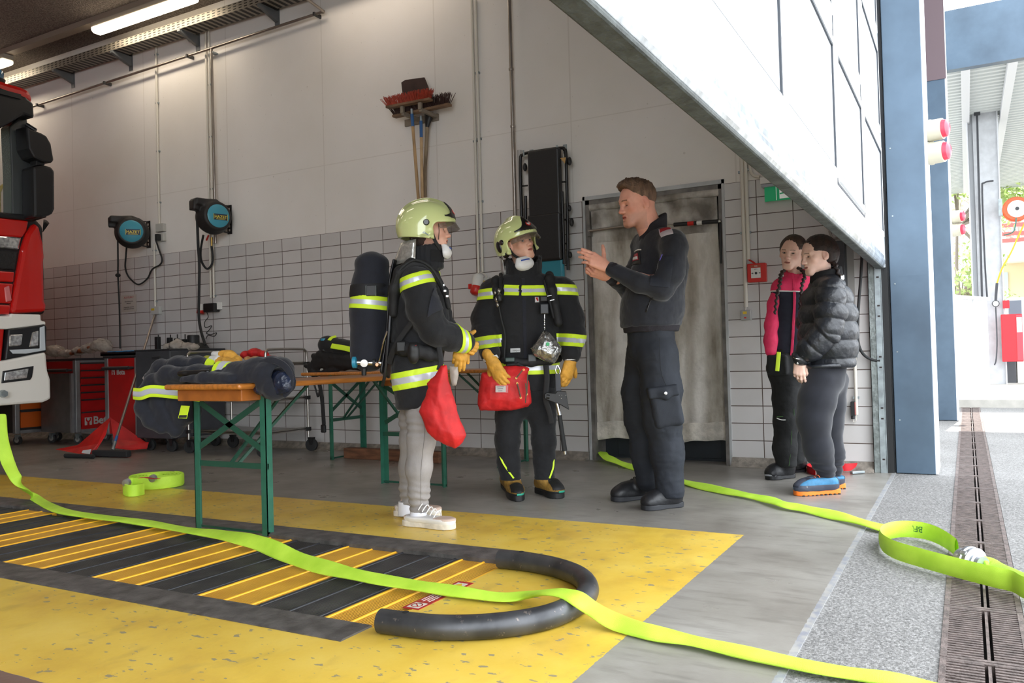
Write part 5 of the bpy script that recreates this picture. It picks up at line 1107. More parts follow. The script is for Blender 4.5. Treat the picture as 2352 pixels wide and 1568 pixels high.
face([('c', 200), (0, 200), (60, 222), (78, 237), (80, 272), (55, 263), (20, 285), (0, 296), ('c', 300)], 'sun_visor', TB, y0=YF-.12, y1=YF+.15, bev=.02)
MB().box2((-3.5, YF-.14, 3.08), (-2.03, YF-.11, 3.12)).build('visor_trim', TB, root)
face([(54, 262), (62, 265), (74, 380), (76, 500), (28, 500), (27, 400), (22, 290)], 'a_pillar', mat('dark_pillar', '3b3e3e', .3, coat=.3), y0=YF+.02, y1=YF+.16)
face([('c', 290), (22, 290), (30, 490), ('c', 490)], 'windscreen', GL, y0=YF+.03, y1=YF+.036, bev=0)
face([('c', 488), (30, 490), (70, 492), (82, 500), (78, 508), ('c', 506)], 'cowl_strip', TB, y0=YF-.01, y1=YF+.2)
face([('c', 506), (66, 507), (62, 530), (52, 545), ('c', 552)], 'bonnet_panel', TRED_, y0=YF)
face([('c', 506), (82, 500), (100, 520), (104, 640), (105, 722), ('c', 724)], 'cab_front', mat('seam_black', '161012', .5), y0=YF+.03, y1=8.4, bev=.03)
face([('c', 550), (50, 545), (44, 573), ('c', 575)], 'upper_lamp', LGT, y0=YF+.005, y1=YF+.1)
face([('c', 578), (43, 577), (36, 620), ('c', 622)], 'grille', mat('grille_black', '141415', .5, bump=.8, bscale=60), y0=YF+.01, y1=YF+.1)
for a, b in ((624, 648), (651, 697), (700, 722)): face([('c', a), (35-(a-620)*.12, a), (35-(b-620)*.12, b), ('c', b)], 'front_band', TRED_, y0=YF)
face([(10, 660), (22, 655), (28, 690), (14, 694)], 'reflector', mat('soft_red_reflector', 'c97070', .2), y0=YF-.006, y1=YF+.01, mir=False)
face([(82, 510), (92, 522), (101, 560), (104, 590), (102, 602), (104, 690), (108, 700), (107, 716), (26, 720), (40, 640), (52, 575), (64, 535)], 'corner_panel', TRED_, y0=YF-.02, y1=YF+.6, bev=.03)
face([('c', 726), (24, 726), (24, 720), (94, 722), (95, 736), (105, 738), (106, 746), (14, 756), ('c', 760)], 'bumper_upper', TW, y0=YF-.03, y1=YF+.5, bev=.015)
face([('c', 735), (12, 735), (4, 830), ('c', 830)], 'lower_grille', TRED_, y0=YF-.01)
hl = face([(20, 756), (104, 744), (108, 752), (107, 808), (12, 826)], 'headlight', mat('lamp_bezel', '1b1c1f', .3), y0=YF-.04, y1=YF+.4, bev=.01)
face([(22, 768), (54, 766), (50, 794), (20, 797)], 'reflector', LGT, y0=YF-.046, y1=YF-.02, par=hl); face([(74, 762), (90, 758), (89, 795), (66, 798)], 'reflector', LGT, y0=YF-.046, y1=YF-.02, par=hl)
face([(92, 752), (103, 748), (105, 804), (60, 812), (30, 812), (22, 803), (92, 800)], 'light_strip', mat('drl_grey', 'b9bfc4', .2), y0=YF-.046, y1=YF-.02, par=hl, bev=.004)
face([('c', 830), (8, 828), (106, 808), (108, 825), (110, 850), (117, 872), (118, 916), (100, 924), ('c', 935)], 'bumper_lower', TW, y0=YF-.05, y1=YF+.5, bev=.02)
fg = face([(7, 852), (78, 840), (74, 866), (70, 872), (4, 880)], 'fog_light', mat('lamp_bezel', '', .3), y0=YF-.058, y1=YF, bev=.004)
face([(12, 855), (66, 846), (62, 868), (10, 874)], 'reflector', LGT, y0=YF-.064, y1=YF-.05, par=fg, bev=.003)
q = onY(6, 904, YF-.07); MB().tube([q+A(0, -.03, 0), q+A(0, .03, 0)], .03, 6).build('tow_pin', STEEL, root)
face([(62, 288), (72, 296), (96, 305), (108, 312), (118, 330), (125, 368), (120, 374), (100, 372), (78, 362), (66, 340)], 'upper_mirror', TB, y0=YF-.16, y1=YF+.02, bev=.03, mir=False)
face([(84, 360), (102, 362), (104, 380), (82, 380)], 'mirror_link', TB, y0=YF-.12, y1=YF-.03, bev=.01, mir=False)
face([(76, 382), (100, 378), (118, 382), (127, 392), (127, 480), (122, 492), (98, 500), (78, 500)], 'lower_mirror', TB, y0=YF-.16, y1=YF+.02, bev=.03, mir=False)
m = MB(); m.tube([onY(60, 286, YF), onY(82, 300, YF-.05)], .02, 8); m.build('mirror_arm', TB, root); MB().tube([onY(72, 504, YF), onY(104, 494, YF-.08)], .02, 8).build('mirror_arm', TB, root)
c = onY(4, 186, YF+.35); MB().lathe([(.07, 0), (.075, .02), (.06, .02)], c+A(-.05, 0, -.02), seg=20).build('beacon_base', TB, root); MB().lathe([(.06, .0), (.062, .06), (.045, .085), (0, .09)], c+A(-.05, 0, 0), seg=20).build('blue_beacon', mat('beacon_blue', '3d6f8f', .1, alpha=.8), root)
MB().box2((-4.28, 8.3, 1.2), (-1.85, 8.4, 3.2)).build('cab_rear_wall', mat('cab_inside', '8b867c', .8), root)
MB().ell((-2.35, 7.2, 2.15), (.25, .1, .32)).build('seat', mat('seat_grey', '2d2d2e', .8), root)
MB().tube(smooth_path([(-2.02, 6.72, 2.0), (-2.02, 6.72, 2.35), (-1.95, 6.72, 2.42), (-1.88, 6.72, 2.42)], 4), .016, 8).build('grab_handle', mat('grab_yellow', 'c2a22c', .4), root)
MB().box2((-4.2, 6.9, .95), (-1.9, 8.4, 1.35)).build('cab_floor', TB, root); MB().box2((-3.6, 7.0, .45), (-2.45, 13.3, .95)).build('chassis', TB, root)
MB().box2((-4.28, 8.55, 1.0), (-1.78, 13.5, 3.3)).build('equipment_body', TRED_, root, bevel=.02)
for x in (-4.05, -2.05):
    for y in (7.75, 11.8): MB().lathe([(.2, -.14), (.5, -.14), (.52, -.1), (.52, .1), (.5, .14), (.2, .14)], (x, y, .52), (1, 0, 0), 32).build('wheel', RUBBER, root)
m = MB(); r_ = random.Random(3); o = at(98, 533, 9.0)
for k in range(9): a = .2+k*.12; m.tube([o, o+A(.02*math.sin(a)-.0, -.1*math.sin(a)+.03*0, .08*math.cos(a)+.06)*1.0], .004, 4)
m.build('bristle_brush', RUBBER, root)
# ================================================================ yard beyond the blue pillars
GST = mat('yard_grey_steel', 'c0c3c7', .5, .2, var=.08); LST = mat('yard_light_steel', 'c9ccd0', .5); DST = mat('yard_dark_cable', '3b3d42', .6)
SIGW = mat('signal_housing', 'b9b5a2', .5); SIGR = mat('signal_red', 'dc4054', .25, emis='e02840', estr=.1)
def signal(lab, px, py, X, sc):
    c = onX(px, py, X); root = thing('signal_lamp', lab, 'signal lamp', c); r = .055*sc
    ax = A(-.28, -.96, 0)
    MB().lathe([(r*.95, -.14*sc), (r, -.13*sc), (r, -.07*sc), (r*1.06, -.068*sc), (r*1.06, -.055*sc), (r, -.05*sc), (r*.98, 0), (r*.8, 0)], c, ax, 28, xh=(0, 0, 1)).build('housing', SIGW, root)
    MB().lathe([(r*.84, 0), (r*.78, .02*sc), (r*.5, .028*sc), (r*.2, .032*sc), (0, .033*sc)], c, ax, 24, xh=(0, 0, 1), caps=False).build('red_lens', SIGR, root)
    MB().box(c-ax*.1*sc+A(0, 0, r+.004), (.06*sc, .02, .008)).build('bracket', STEEL, root)
signal('upper red signal lamp on the nearest blue pillar', 2166, 295, .10, 1.28); signal('lower red signal lamp on the nearest blue pillar', 2169, 347, .10, 1.30)
signal('upper red signal lamp on the second blue pillar', 2208, 496, 4.4, 1.25); signal('lower red signal lamp on the second blue pillar', 2209, 527, 4.4, 1.25)
# canopy
CORR = mat('canopy_sheet', 'c4c9c8', .6)
root = thing('canopy', 'large white steel canopy roof with blue fascia over the yard behind the pillars', 'canopy', (12, -2, 0))
fa = onX(2165, 160, 7.6); fb = onX(2165, 27, 7.6)
MB().box2((7.6, -9, fa[2]-.02), (7.75, fa[1]+.6, fb[2])).build('blue_fascia', BLUE.m, root); MB().box2((7.59, -1.32, fa[2]), (7.601, -1.31, fb[2])).build('fascia_joint', DST, root)
zr = fa[2]+.12; m = MB(); pr_ = []
for i in range(64): x = 7.75+i*.19; pr_ += [(x, zr), (x+.08, zr), (x+.10, zr+.05), (x+.17, zr+.05)]
pr2 = pr_+[(a, b+.02) for a, b in reversed(pr_)]; m.prism(pr2, (0, 0, 0), (1, 0, 0), (0, 0, 1), (0, 1, 0), -9, fa[1]+.6); m.build('corrugated_sheet', CORR, root)
MB().box2((7.75, -9, zr+.4), (20, fa[1]+.6, zr+.5)).build('roof_cover', CORR, root)
cz = onX(2250, 222, 11.2); 
for X in (11.2, 15.5): MB().box2((X-.12, -9, cz[2]-.02), (X+.12, 3, cz[2]+.01)).box2((X-.12, -9, cz[2]+.26), (X+.12, 3, cz[2]+.29)).box2((X-.02, -9, cz[2]), (X+.02, 3, cz[2]+.27)).build('cross_beam', GST, root)
for y in (-.55, -1.15, -2.4): MB().box2((7.76, y-.06, zr-.14), (19, y+.06, zr-.004)).build('purlin', LST, root)

# column
cl, cr_ = onX(2241, 893, 11.2), onX(2314, 893, 11.2); zc = cz[2]
root = thing('steel_column', 'tall light grey steel column with black cables carrying the canopy', 'column', (11.2, (cl[1]+cr_[1])/2, 0))
MB().box2((11.2, cr_[1], 0), (11.22, cl[1], zc)).box2((11.05, cl[1]-.02, 0), (11.4, cl[1], zc)).box2((11.05, cr_[1], 0), (11.4, cr_[1]+.02, zc)).build('profile', LST, root)
MB().box2((11.12, cl[1]-.5, 0), (11.14, cl[1]-.10, zc)).build('web_plate', GST, root)
def yc(pts, r, nm, X=11.0, m_=None, par=root): return MB().tube(smooth_path([onX(x, y, X) for x, y in pts], 4), r, 8).build(nm, m_ or DST, par)
yc([(2238, 215), (2234, 200), (2240, 190), (2262, 183)], .016, 'cable_loop'); yc([(2246, 240), (2242, 210), (2250, 192), (2262, 184)], .016, 'cable_loop')
yc([(2244, 262), (2248, 420), (2252, 560), (2262, 895)], .018, 'conduit'); yc([(2282, 415), (2260, 420), (2256, 440), (2262, 600), (2268, 690)], .014, 'conduit')
MB().box(onX(2244, 259, 11.0), (.05, .1, .09)).build('clamp', DST, root)
# orange reel
c = onX(2335, 480, 10.9); root = thing('yard_hose_reel', 'orange hose reel with white disc on the grey column in the yard', 'hose reel', c)
MB().lathe([(.16, -.1), (.215, -.08), (.22, 0), (.2, .04)], c, (-1, -.1, 0), 32).build('orange_case', mat('reel_orange', 'e2541c', .4), root)
MB().lathe([(0, .04), (.145, .042), (.15, .05), (0, .06)], c, (-1, -.1, 0), 32, caps=False).build('white_disc', WHITEP, root); MB().lathe([(0, .06), (.03, .062), (.03, .07), (0, .07)], c, (-1, -.1, 0), 16, caps=False).build('hub', DST, root)
MB().box(onX(2298, 476, 10.9), (.03, .06, .3)).build('bracket', STEEL, root)
yc([(2334, 500), (2332, 520), (2325, 534), (2305, 540)], .012, 'green_hose', 10.8, mat('reel_hose_green', '3f6a60', .5), root)
root = thing('inflator_hose', 'yellow air hose with gauge hanging on the grey column in the yard', 'hose', onX(2288, 840, 10.8))
yc([(2360, 500), (2340, 540), (2322, 580), (2302, 615), (2290, 650)], .014, 'yellow_hose', 10.8, mat('air_hose_yellow', 'dba528', .5), root)
yc([(2290, 650), (2288, 672), (2287, 690)], .022, 'grip', 10.8, None, root); yc([(2287, 705), (2290, 780), (2288, 825), (2284, 838)], .011, 'black_hose', 10.8, None, root)
MB().lathe([(.055, -.02), (.06, 0), (.055, .01)], onX(2287, 697, 10.8), (-1, 0, 0), 20).build('gauge_ring', DST, root); MB().lathe([(0, .011), (.045, .011), (.045, .013), (0, .013)], onX(2287, 697, 10.8), (-1, 0, 0), 20, caps=False).build('gauge_face', WHITEP, root)
# cabinets
PL = mat('yard_concrete', 'b2afa8', .85, var=.1); a, b = onZ(2200, 915, .1), onZ(2275, 905, .1)
root = thing('yard_cabinet', 'light grey metal cabinet standing on the kerb beside the second blue pillar', 'cabinet', (9.2, -.5, .1))
d = unit(b-a); nn = A(-d[1], d[0], 0); nn = nn if nn[1] > 0 else -nn; a2 = a-d*.15
m = MB(); P0 = [a2, b, b+nn*.7, a2+nn*.7]; zt = onX(2275, 690, b[0])[2]
m.add([p*A(1, 1, 0)+A(0, 0, .1) for p in P0]+[p*A(1, 1, 0)+A(0, 0, zt) for p in P0], [(3, 2, 1, 0), (4, 5, 6, 7), (0, 1, 5, 4), (1, 2, 6, 5), (2, 3, 7, 6), (3, 0, 4, 7)]); m.build('case', mat('cabinet_light', 'cfd3d6', .45), root)
P0 = [a2-d*.02-nn*.03, b+d*.04-nn*.03, b+d*.04+nn*.72, a2-d*.02+nn*.72]; m = MB(); m.add([p*A(1, 1, 0)+A(0, 0, zt) for p in P0]+[p*A(1, 1, 0)+A(0, 0, zt+.05) for p in P0], [(3, 2, 1, 0), (4, 5, 6, 7), (0, 1, 5, 4), (1, 2, 6, 5), (2, 3, 7, 6), (3, 0, 4, 7)]); m.build('lid', WHITEP, root)
mid = a*.45+b*.55-nn*.004; MB().box2(mid*A(1, 1, 0)+A(-.004, -.004, .12), mid*A(1, 1, 0)+A(.004, .004, zt)).build('door_gap', GST, root)
struct(MB().box2((6.4, -6, -.01), (22, -.25, .1)).build('trim_9', PL))
rb_ = onX(2324, 776, 11.0)
root = thing('red_cabinet', 'red wall cabinet with white lettering mounted on the grey column', 'cabinet', onX(2324, 830, 11.0))
l, r, t, bt = onX(2300, 775, 11)[1], onX(2348, 775, 11)[1], onX(2320, 722, 11)[2], onX(2320, 830, 11)[2]; sp_ = onX(2334, 775, 11)[1]
MB().box2((10.8, r, bt), (11.04, l, t)).build('case', mat('cabinet_red', 'cc1f2c', .4), root, bevel=.01); MB().box2((10.79, r, bt+.02), (10.8, sp_, t-.02)).build('door', mat('cabinet_red_light', 'da4450', .4), root)
MB().box2((10.785, (sp_+r)/2-.04, t-.32), (10.789, (sp_+r)/2+.04, t-.06)).build('white_symbol', WHITEP, root)
MB().box2((10.9, onX(2318, 700, 11)[1], onX(2310, 708, 11)[2]), (11.04, onX(2303, 700, 11)[1], onX(2310, 690, 11)[2])).build('small_red_box', mat('cabinet_red', '', .4), root)
l, r = onX(2314, 860, 11.6)[1], onX(2352, 860, 11.6)[1]
root = thing('vacuum_machine', 'white self-service machine with dark display and base behind the red cabinet', 'machine', (11.8, (l+r)/2, 0))
MB().box2((11.6, r-.3, .9), (12.2, l-.02, onX(2330, 682, 11.6)[2])).build('white_case', WHITEP, root, bevel=.05); MB().box2((11.58, r, onX(2330, 730, 11.6)[2]), (11.6, l-.06, onX(2330, 690, 11.6)[2])).build('display', mat('display_grey', '6b7380', .3), root)
MB().box2((11.6, r+.12, .1), (12.1, l, .92)).build('dark_base', mat('machine_base', '4b4c50', .6), root); MB().box2((11.62, r-.4, .1), (12.2, r+.1, .92)).build('white_base', WHITEP, root)
# far building with parapet and barrier
root = thing('far_building', 'cream low building with a white parapet behind the grey column', 'building', (24, -4, 0))
def fp(x, y, X=24): return onX(x, y, X)
yl_, yr_ = fp(2302, 600)[1], -14
MB().box2((24, yr_, 0), (32, yl_, fp(2330, 604)[2])).build('cream_wall', mat('far_cream', 'cdbd9c', .8), root); MB().box2((23.2, yr_, fp(2330, 604)[2]), (32, yl_+.1, fp(2330, 562)[2])).build('white_parapet', mat('far_white', 'e6e2dc', .8), root)
MB().box2((23.96, fp(2316, 660)[1], fp(2312, 700)[2]), (24, fp(2307, 660)[1], fp(2312, 625)[2])).build('window', mat('far_window', 'aab4b8', .3), root)
root = thing('safety_barrier', 'red and white safety barrier boards on top of the far cream building', 'barrier', (23.5, -4, fp(2330, 562)[2]))
for y in (522, 541, 556): MB().box2((23.3, yr_, fp(2330, y+5)[2]), (23.35, yl_+.3, fp(2330, y-4)[2])).build('board', mat('barrier_red', 'cf5a58', .6), root)
for x in (2312, 2345): MB().box2((23.36, fp(x, 540)[1]-.05, fp(2330, 566)[2]), (23.42, fp(x, 540)[1]+.05, fp(2330, 512)[2])).build('post', WHITEP, root)
root = thing('glazed_gallery', 'dark glazed gallery with pale frame high up behind the canopy column', 'gallery', (30, -4, 0))
MB().box2((30, -16, onX(2330, 398, 30)[2]), (32, 1.0, onX(2330, 360, 30)[2])).build('dark_glazing', mat('gallery_glass', '56666b', .15), root)
for y0, y1 in ((338, 358), (398, 404)): MB().box2((29.9, -16, onX(2330, y1, 30)[2]), (30.4, 1.2, onX(2330, y0, 30)[2])).build('frame_beam', GST, root)
for x in (2190, 2208, 2340): q = onX(x, 380, 29.95); MB().box2((29.9, q[1]-.08, onX(x, 400, 30)[2]), (30, q[1]+.08, onX(x, 358, 30)[2])).build('mullion', LST, root)
# trees
LEAFM = mat('spring_leaf', 'a9bd78', .6, var=.2, vscale=2); BARK = mat('tree_bark', '8a8076', .9)
def tree(lab, px, py, X, R, base_r, seed, nl=3200):
    c = onX(px, py, X); root = thing('tree', lab, 'tree', (X, c[1], 0)); r = random.Random(seed)
    MB().tube([(X, c[1], 0), (X+.1, c[1]+.1, c[2]*.6), c], [base_r, base_r*.7, base_r*.3], 8).build('trunk', BARK, root); m = MB(); b = MB()
    blobs = [(c+A(r.gauss(0, .45), r.gauss(0, .5), r.gauss(0, .42))*R, R*r.uniform(.25, .42)) for _ in range(14)]
    for q, rr in blobs: b.tube([c-A(0, 0, R*.5), (c+q)/2-A(0, 0, R*.2), q], [.06, .04, .015], 5)
    for _ in range(nl):
        q, rr = r.choice(blobs); d = unit(A(r.gauss(0, 1), r.gauss(0, 1), r.gauss(0, 1)))*rr*r.uniform(.5, 1.05); p = q+d; u = unit(A(r.gauss(0, 1), r.gauss(0, 1), r.gauss(0, 1)))*.075; v = unit(np.cross(u, d+.01))*.05
        m.add([p-u, p+v, p+u, p-v], [(0, 1, 2, 3)])
    b.build('branches', BARK, root); m.build('foliage', LEAFM, root)
tree('leafy tree between the second blue pillar and the grey column, upper', 2200, 440, 20, 1.9, .07, 1); tree('small leafy bush tree low between blue pillar and grey column', 2212, 640, 21, 1.1, .05, 2, 1600); tree('leafy tree behind the orange hose reel', 2345, 470, 42, 4.2, .25, 3)
# ================================================================ people: shared building blocks
RH = unit(A(CR[0], CR[1], 0)); FH = unit(A(CF[0], CF[1], 0)); ZZ = A(0, 0, 1)
SKIN = mat('skin', 'd09a80', .5, attr=True, var=.06, vscale=60, bump=.05, bscale=250); SKIN.node_tree.nodes['Principled BSDF'].inputs['Subsurface Weight'].default_value = .08; SKIN.node_tree.nodes['Principled BSDF'].inputs['Subsurface Scale'].default_value = .02
EYEM = mat('eye_ball', 'e8e4e0', .15, attr=True)
def hframe(yaw_vec, pitch=0., roll=0.):   # columns: person's right, forward, up
    f = unit(yaw_vec); r = np.cross(f, ZZ); u = ZZ
    c, s = math.cos(pitch), math.sin(pitch); f2 = f*c+u*s; u2 = u*c-f*s
    c, s = math.cos(roll), math.sin(roll); r2 = r*c+u2*s; u3 = u2*c-r*s
    return np.array([r2, f2, u3]).T
def lincol(hexs): return np.array(lin(hexs))
class Head:
    def __init__(s, o, R, h, skin='cf9c84', lips='b06a5c', brow='5a4234', stub=None, male=False, eyes='open', mouth=0., blush='cf8070', neck=None, neck_r=.24):
        s.o, s.R, s.h = A(*o), R, h; s.skin, s.lips, s.brow, s.stub, s.eyes, s.male, s.blush = skin, lips, brow, stub, eyes, male, blush
        S = SD(s.o-h*1.05, s.o+h*1.0, .0022); w = s.w; E = lambda c, r, k=.02, sub=False: S.ell(w(c), A(*r)*h, R, k*h*1., sub); C = lambda a, b, ra, rb, k=.02, sub=False: S.cap(w(a), w(b), ra*h, rb*h, k*h, None, sub)
        m = 1. if male else 0.
        E((0, -.07, .15), (.315, .395, .345)); E((0, .07, -.02), (.262+.013*m, .32, .40), .12)
        for q in (-1, 1):
            C((q*(.175+.025*m), -.02, -.20-.02*m), (q*(.065+.04*m), .235, -.395), .080+.017*m, .062+.018*m, .14)
            E((q*.165, .235, -.085), (.085, .07, .08), .10)
            C((q*.06, .335, .085), (q*.17, .285, .075), .038+.012*m, .035+.006*m, .07)
        C((-.055, .285, -.415), (.055, .285, -.415), .068+.008*m, .068+.008*m, .10)
        E((0, .25, -.25), (.13, .095, .12), .10)
        for q in (-1, 1): E((q*.125, .37, -.005), (.072, .055, .042), .06, True)
        for q in (-1, 1): E((q*.125, .275, -.008), (.068, .062, .050), .02)
        if eyes == 'open':
            for q in (-1, 1): E((q*.125, .335, -.010), (.050, .03, .0165), .01, True)
        elif eyes == 'down':
            for q in (-1, 1): E((q*.125, .338, -.030), (.050, .02, .009), .008, True)
        C((0, .335, .03), (0, .425, -.135), .030, .040, .055); E((0, .425, -.145), (.048, .045, .038), .035)
        for q in (-1, 1): E((q*.052, .385, -.155), (.032, .042, .030), .03)
        for q in (-1, 1): E((q*.026, .425, -.183), (.013, .02, .012), .012, True)
        C((-.075, .345, -.262), (0, .372, -.250), .018, .026, .03); C((.075, .345, -.262), (0, .372, -.250), .018, .026, .03)
        C((-.06, .340, -.292-.03*mouth), (.06, .340, -.292-.03*mouth), .026, .026, .03); E((0, .36, -.294-.03*mouth), (.05, .022, .024), .02)
        E((0, .385, -.272-.014*mouth), (.088, .035, .006+.02*mouth), .008, True)
        for q in (-1, 1):
            T = hframe(A(0, 1, 0)); RR = R @ np.array(Matrix.Rotation(q*.35, 3, 'Z') @ Matrix.Rotation(-.12, 3, 'X'))
            S.ell(w((q*.325, -.03, -.03)), A(.030, .082, .135)*h, RR, .02*h); S.ell(w((q*.358, -.005, -.005)), A(.022, .045, .08)*h, RR, .01*h, True); S.ell(w((q*.322, .0, -.12)), A(.024, .035, .04)*h, RR, .02*h)
        nk = w((0, -.13, -.72)) if neck is None else A(*neck)
        S.cap(w((0, -.10, -.18)), nk, neck_r*h, neck_r*1.04*h, .12*h)
        s.S = S
    def w(s, p): return s.o+s.R @ (A(*p)*s.h)
    def local(s, P): return (P-s.o) @ s.R/s.h
    def color(s, P):
        L = s.local(P); x, y, z = L[:, 0], L[:, 1], L[:, 2]; ax = np.abs(x)
        sk, lp, bw, bl = map(lincol, (s.skin, s.lips, s.brow, s.blush)); C = np.tile(sk, (len(P), 1)); inh = (np.abs(L).max(1) < 1.2)
        def mixc(c, f): nonlocal C; f = np.clip(f*inh, 0, 1)[:, None]; C = C*(1-f)+c*f
        g = lambda cx, cy, cz, sx, sy, sz: np.exp(-((ax-cx)/sx)**2-((y-cy)/sy)**2-((z-cz)/sz)**2)
        mixc(bl, .5*g(.19, .25, -.12, .09, .12, .08)); mixc(bl, .55*g(0, .43, -.15, .05, .06, .06)); mixc(bl, .55*g(.33, -.03, -.03, .06, .1, .14))
        if s.stub: mixc(lincol(s.stub), .32*np.clip((-.17-z)/.08, 0, 1)*(y > -.02)*(z > -.58)*(1-g(0, .36, -.27, .08, .1, .035)))
        mixc(lp, .85*(g(0, .37, -.275, .095, .08, .036) > .42))
        mixc(lincol('6a3030'), .75*(np.abs(z+.272) < .006)*(ax < .08)*(y > .29))
        arch = .062+.022*np.cos((ax-.12)*14)
        mixc(bw, .85*(np.abs(z-arch) < (.0155 if s.male else .010))*(ax > .06)*(ax < .19)*(y > .2))
        mixc(lincol('3a2620'), .9*((ax-.125)**2/.054**2+(z+.008 if s.eyes == 'open' else z+.030)**2/(.020 if s.eyes == 'open' else .013)**2 < 1)*(y > .22))
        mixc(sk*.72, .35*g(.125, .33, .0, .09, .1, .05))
        return C
    def eyeballs(s, parent, look=(0, 0), iris='5a6a6a'):
        for q in (-1, 1):
            m = MB(); c = s.w((q*.125, .278, -.010)); r = .052*s.h; d = unit(s.R @ A(look[0], 1, look[1])); x_, y_, z_ = frame_from(d)
            m.ell(c, (r, r, r), np.array([x_, y_, z_]).T, nu=20, nv=24); o = m.build('eye', EYEM, parent); me = o.data
            P = np.array([v.co for v in me.vertices]); t = (P-c) @ d/r; cc = np.tile(lincol('cfc8c2'), (len(P), 1)); cc[t > .84] = lincol(iris); cc[t > .955] = lincol('101010')
            c4 = np.ones((len(P), 4), np.float32); c4[:, :3] = cc; at_ = me.color_attributes.new('Col', 'FLOAT_COLOR', 'POINT'); at_.data.foreach_set('color', c4.ravel())
def hand(S, o, Y, N_, side=1, size=1., curl=(.3, .35, .4, .45), thumb=(.8, .55, -.25), tc=.3, r=1., spread=.06, k=.006):
    """o wrist, Y finger direction, N_ back of the hand, side +1: thumb towards cross(Y, N_)"""
    o = A(*o); Y = unit(Y); N_ = unit(A(*N_)-Y*np.dot(N_, Y)); X = np.cross(Y, N_)*side; z = size
    kn = [(.031, .088, 0), (.0105, .093, .003), (-.0105, .089, .002), (-.030, .080, -.003)]; w = lambda p: o+(X*p[0]+Y*p[1]+N_*p[2])*z
    for i, q in enumerate(kn): S.cap(w((q[0]*.6, .0, 0)), w(q), .0145*z*r, .0115*z*r, .014)
    S.cap(w((-.018, .03, -.008)), w((.018, .03, -.006)), .014*z*r, .015*z*r, .014); S.cap(w((0, -.05, 0)), w((0, .01, 0)), .024*z*r, .022*z*r, .012)
    L = (.070, .078, .072, .056); R_ = (.0088, .009, .0085, .0075)
    for i, q in enumerate(kn):
        p = w(q); a = spread*(1.5-i); d0 = unit(Y+X*a); c = curl[i] if hasattr(curl[i], '__len__') else (curl[i], curl[i]*1.2, curl[i]*.8); ang = 0
        for j, f in enumerate((.45, .30, .25)):
            ang += c[j]; d = d0*math.cos(ang)-N_*math.sin(ang); e = p+d*L[i]*f*z; S.cap(p, e, R_[i]*z*r*(1.06-.08*j), R_[i]*z*r*(.98-.08*j), k); p = e
    p = w((.022, .022, -.004)); d = unit(X*thumb[0]+Y*thumb[1]+N_*thumb[2]); e = p+d*.042*z; S.cap(p, e, .0145*z*r, .0115*z*r, .012)
    d2 = unit(d+Y*tc-X*tc*.5); e2 = e+d2*.032*z; S.cap(e, e2, .0112*z*r, .0100*z*r, k); d3 = unit(d2+Y*tc*.6-N_*.1); S.cap(e2, e2+d3*.022*z, .0100*z*r, .0085*z*r, k)
def hbounds(o, s=.24): return A(*o)-s, A(*o)+s
def shoe(root, heel, toe, w=.1, h=.1, ank=None, mu=None, ms=None, name='shoe', trim=None, mt=None, sole_h=.028, collar=.045, laces=None, tread=False):
    heel, toe = A(*heel), A(*toe); heel[2] = toe[2] = 0; d = toe-heel; L = np.linalg.norm(d); d = d/L; sd = np.cross(d, ZZ); P = lambda a, b, c: heel+d*a*L+sd*b*w+ZZ*c
    S = SD(heel-.25, heel+d*L+.25, .0036); k = .03
    for a, ww, hh in ((.14, .36, .055), (.30, .35, .058), (.46, .36, .056), (.60, .40, .052), (.74, .43, .046), (.84, .38, .036)): S.ell(P(a, 0, sole_h+hh*.35), (ww*w*1.1, .15*L, hh), np.array([sd, d, ZZ]).T, k)
    S.cap(P(.2, 0, sole_h+.045), P(.62, 0, sole_h+.035), .36*w, .30*w, .04); ak = P(.22, 0, h+sole_h) if ank is None else A(*ank)
    S.cap(P(.24, 0, sole_h+.04), ak, collar*.98, collar, .03); S.cut(P(0, 0, sole_h-.004), -ZZ, .004); S.cut(ak+ZZ*.0, ZZ, .01)
    sh = sd_obj(name, S, 0, mu, root, fold=lambda Q: .0008*wnoise(Q, 90, 4))
    ol = [(0, .20), (.03, .33), (.12, .41), (.35, .37), (.5, .39), (.66, .47), (.78, .485), (.88, .43), (.95, .31), (.99, .15)]
    pl = [(x, y) for x, y in ol]+[(x, -y) for x, y in reversed(ol)]; q = smooth_path([(x*L, y*w, 0) for x, y in pl], 4, True)
    so_ = MB().prism([(v[0], v[1]) for v in q], heel-d*.004, d, sd, ZZ, .0005, sole_h+.002).build('sole', ms, sh, bevel=.005)
    if tread:
        for i in range(9): so_ = MB().box(P(.06+i*.10, -.405, .003), (.010, .016, .007), np.array([d, sd, ZZ]).T).build('tread_notch', RUBBER, sh)
    if laces:
        for i in range(5):
            a = .36+i*.075; y = sole_h+.098-.010*i if h > .09 else sole_h+.086-.008*i
            MB().tube(smooth_path([P(a-.01, -.34, y-.028), P(a+.01, -.12, y-.002), P(a+.015, .12, y-.002), P(a-.01, .34, y-.028)], 3), .0028, 6).build('lace', laces, sh)
    return sh, P, sd, d
def band(src, root, p, n, w, region=None, names=None, off=.003, mats=None, name='reflective_stripe', tilt=None):
    p, n = A(*p), unit(n); h = w/2
    def mf(c): t = abs(np.dot(c-p, n)); return 1 if t < h*.36 else 0
    return patch(src, name, [(p+n*h, n), (p-n*h, -n)], mats or [HIVIZ, SILV], root, mf, [(p+n*h*.36, n), (p-n*h*.36, n)], region, off)
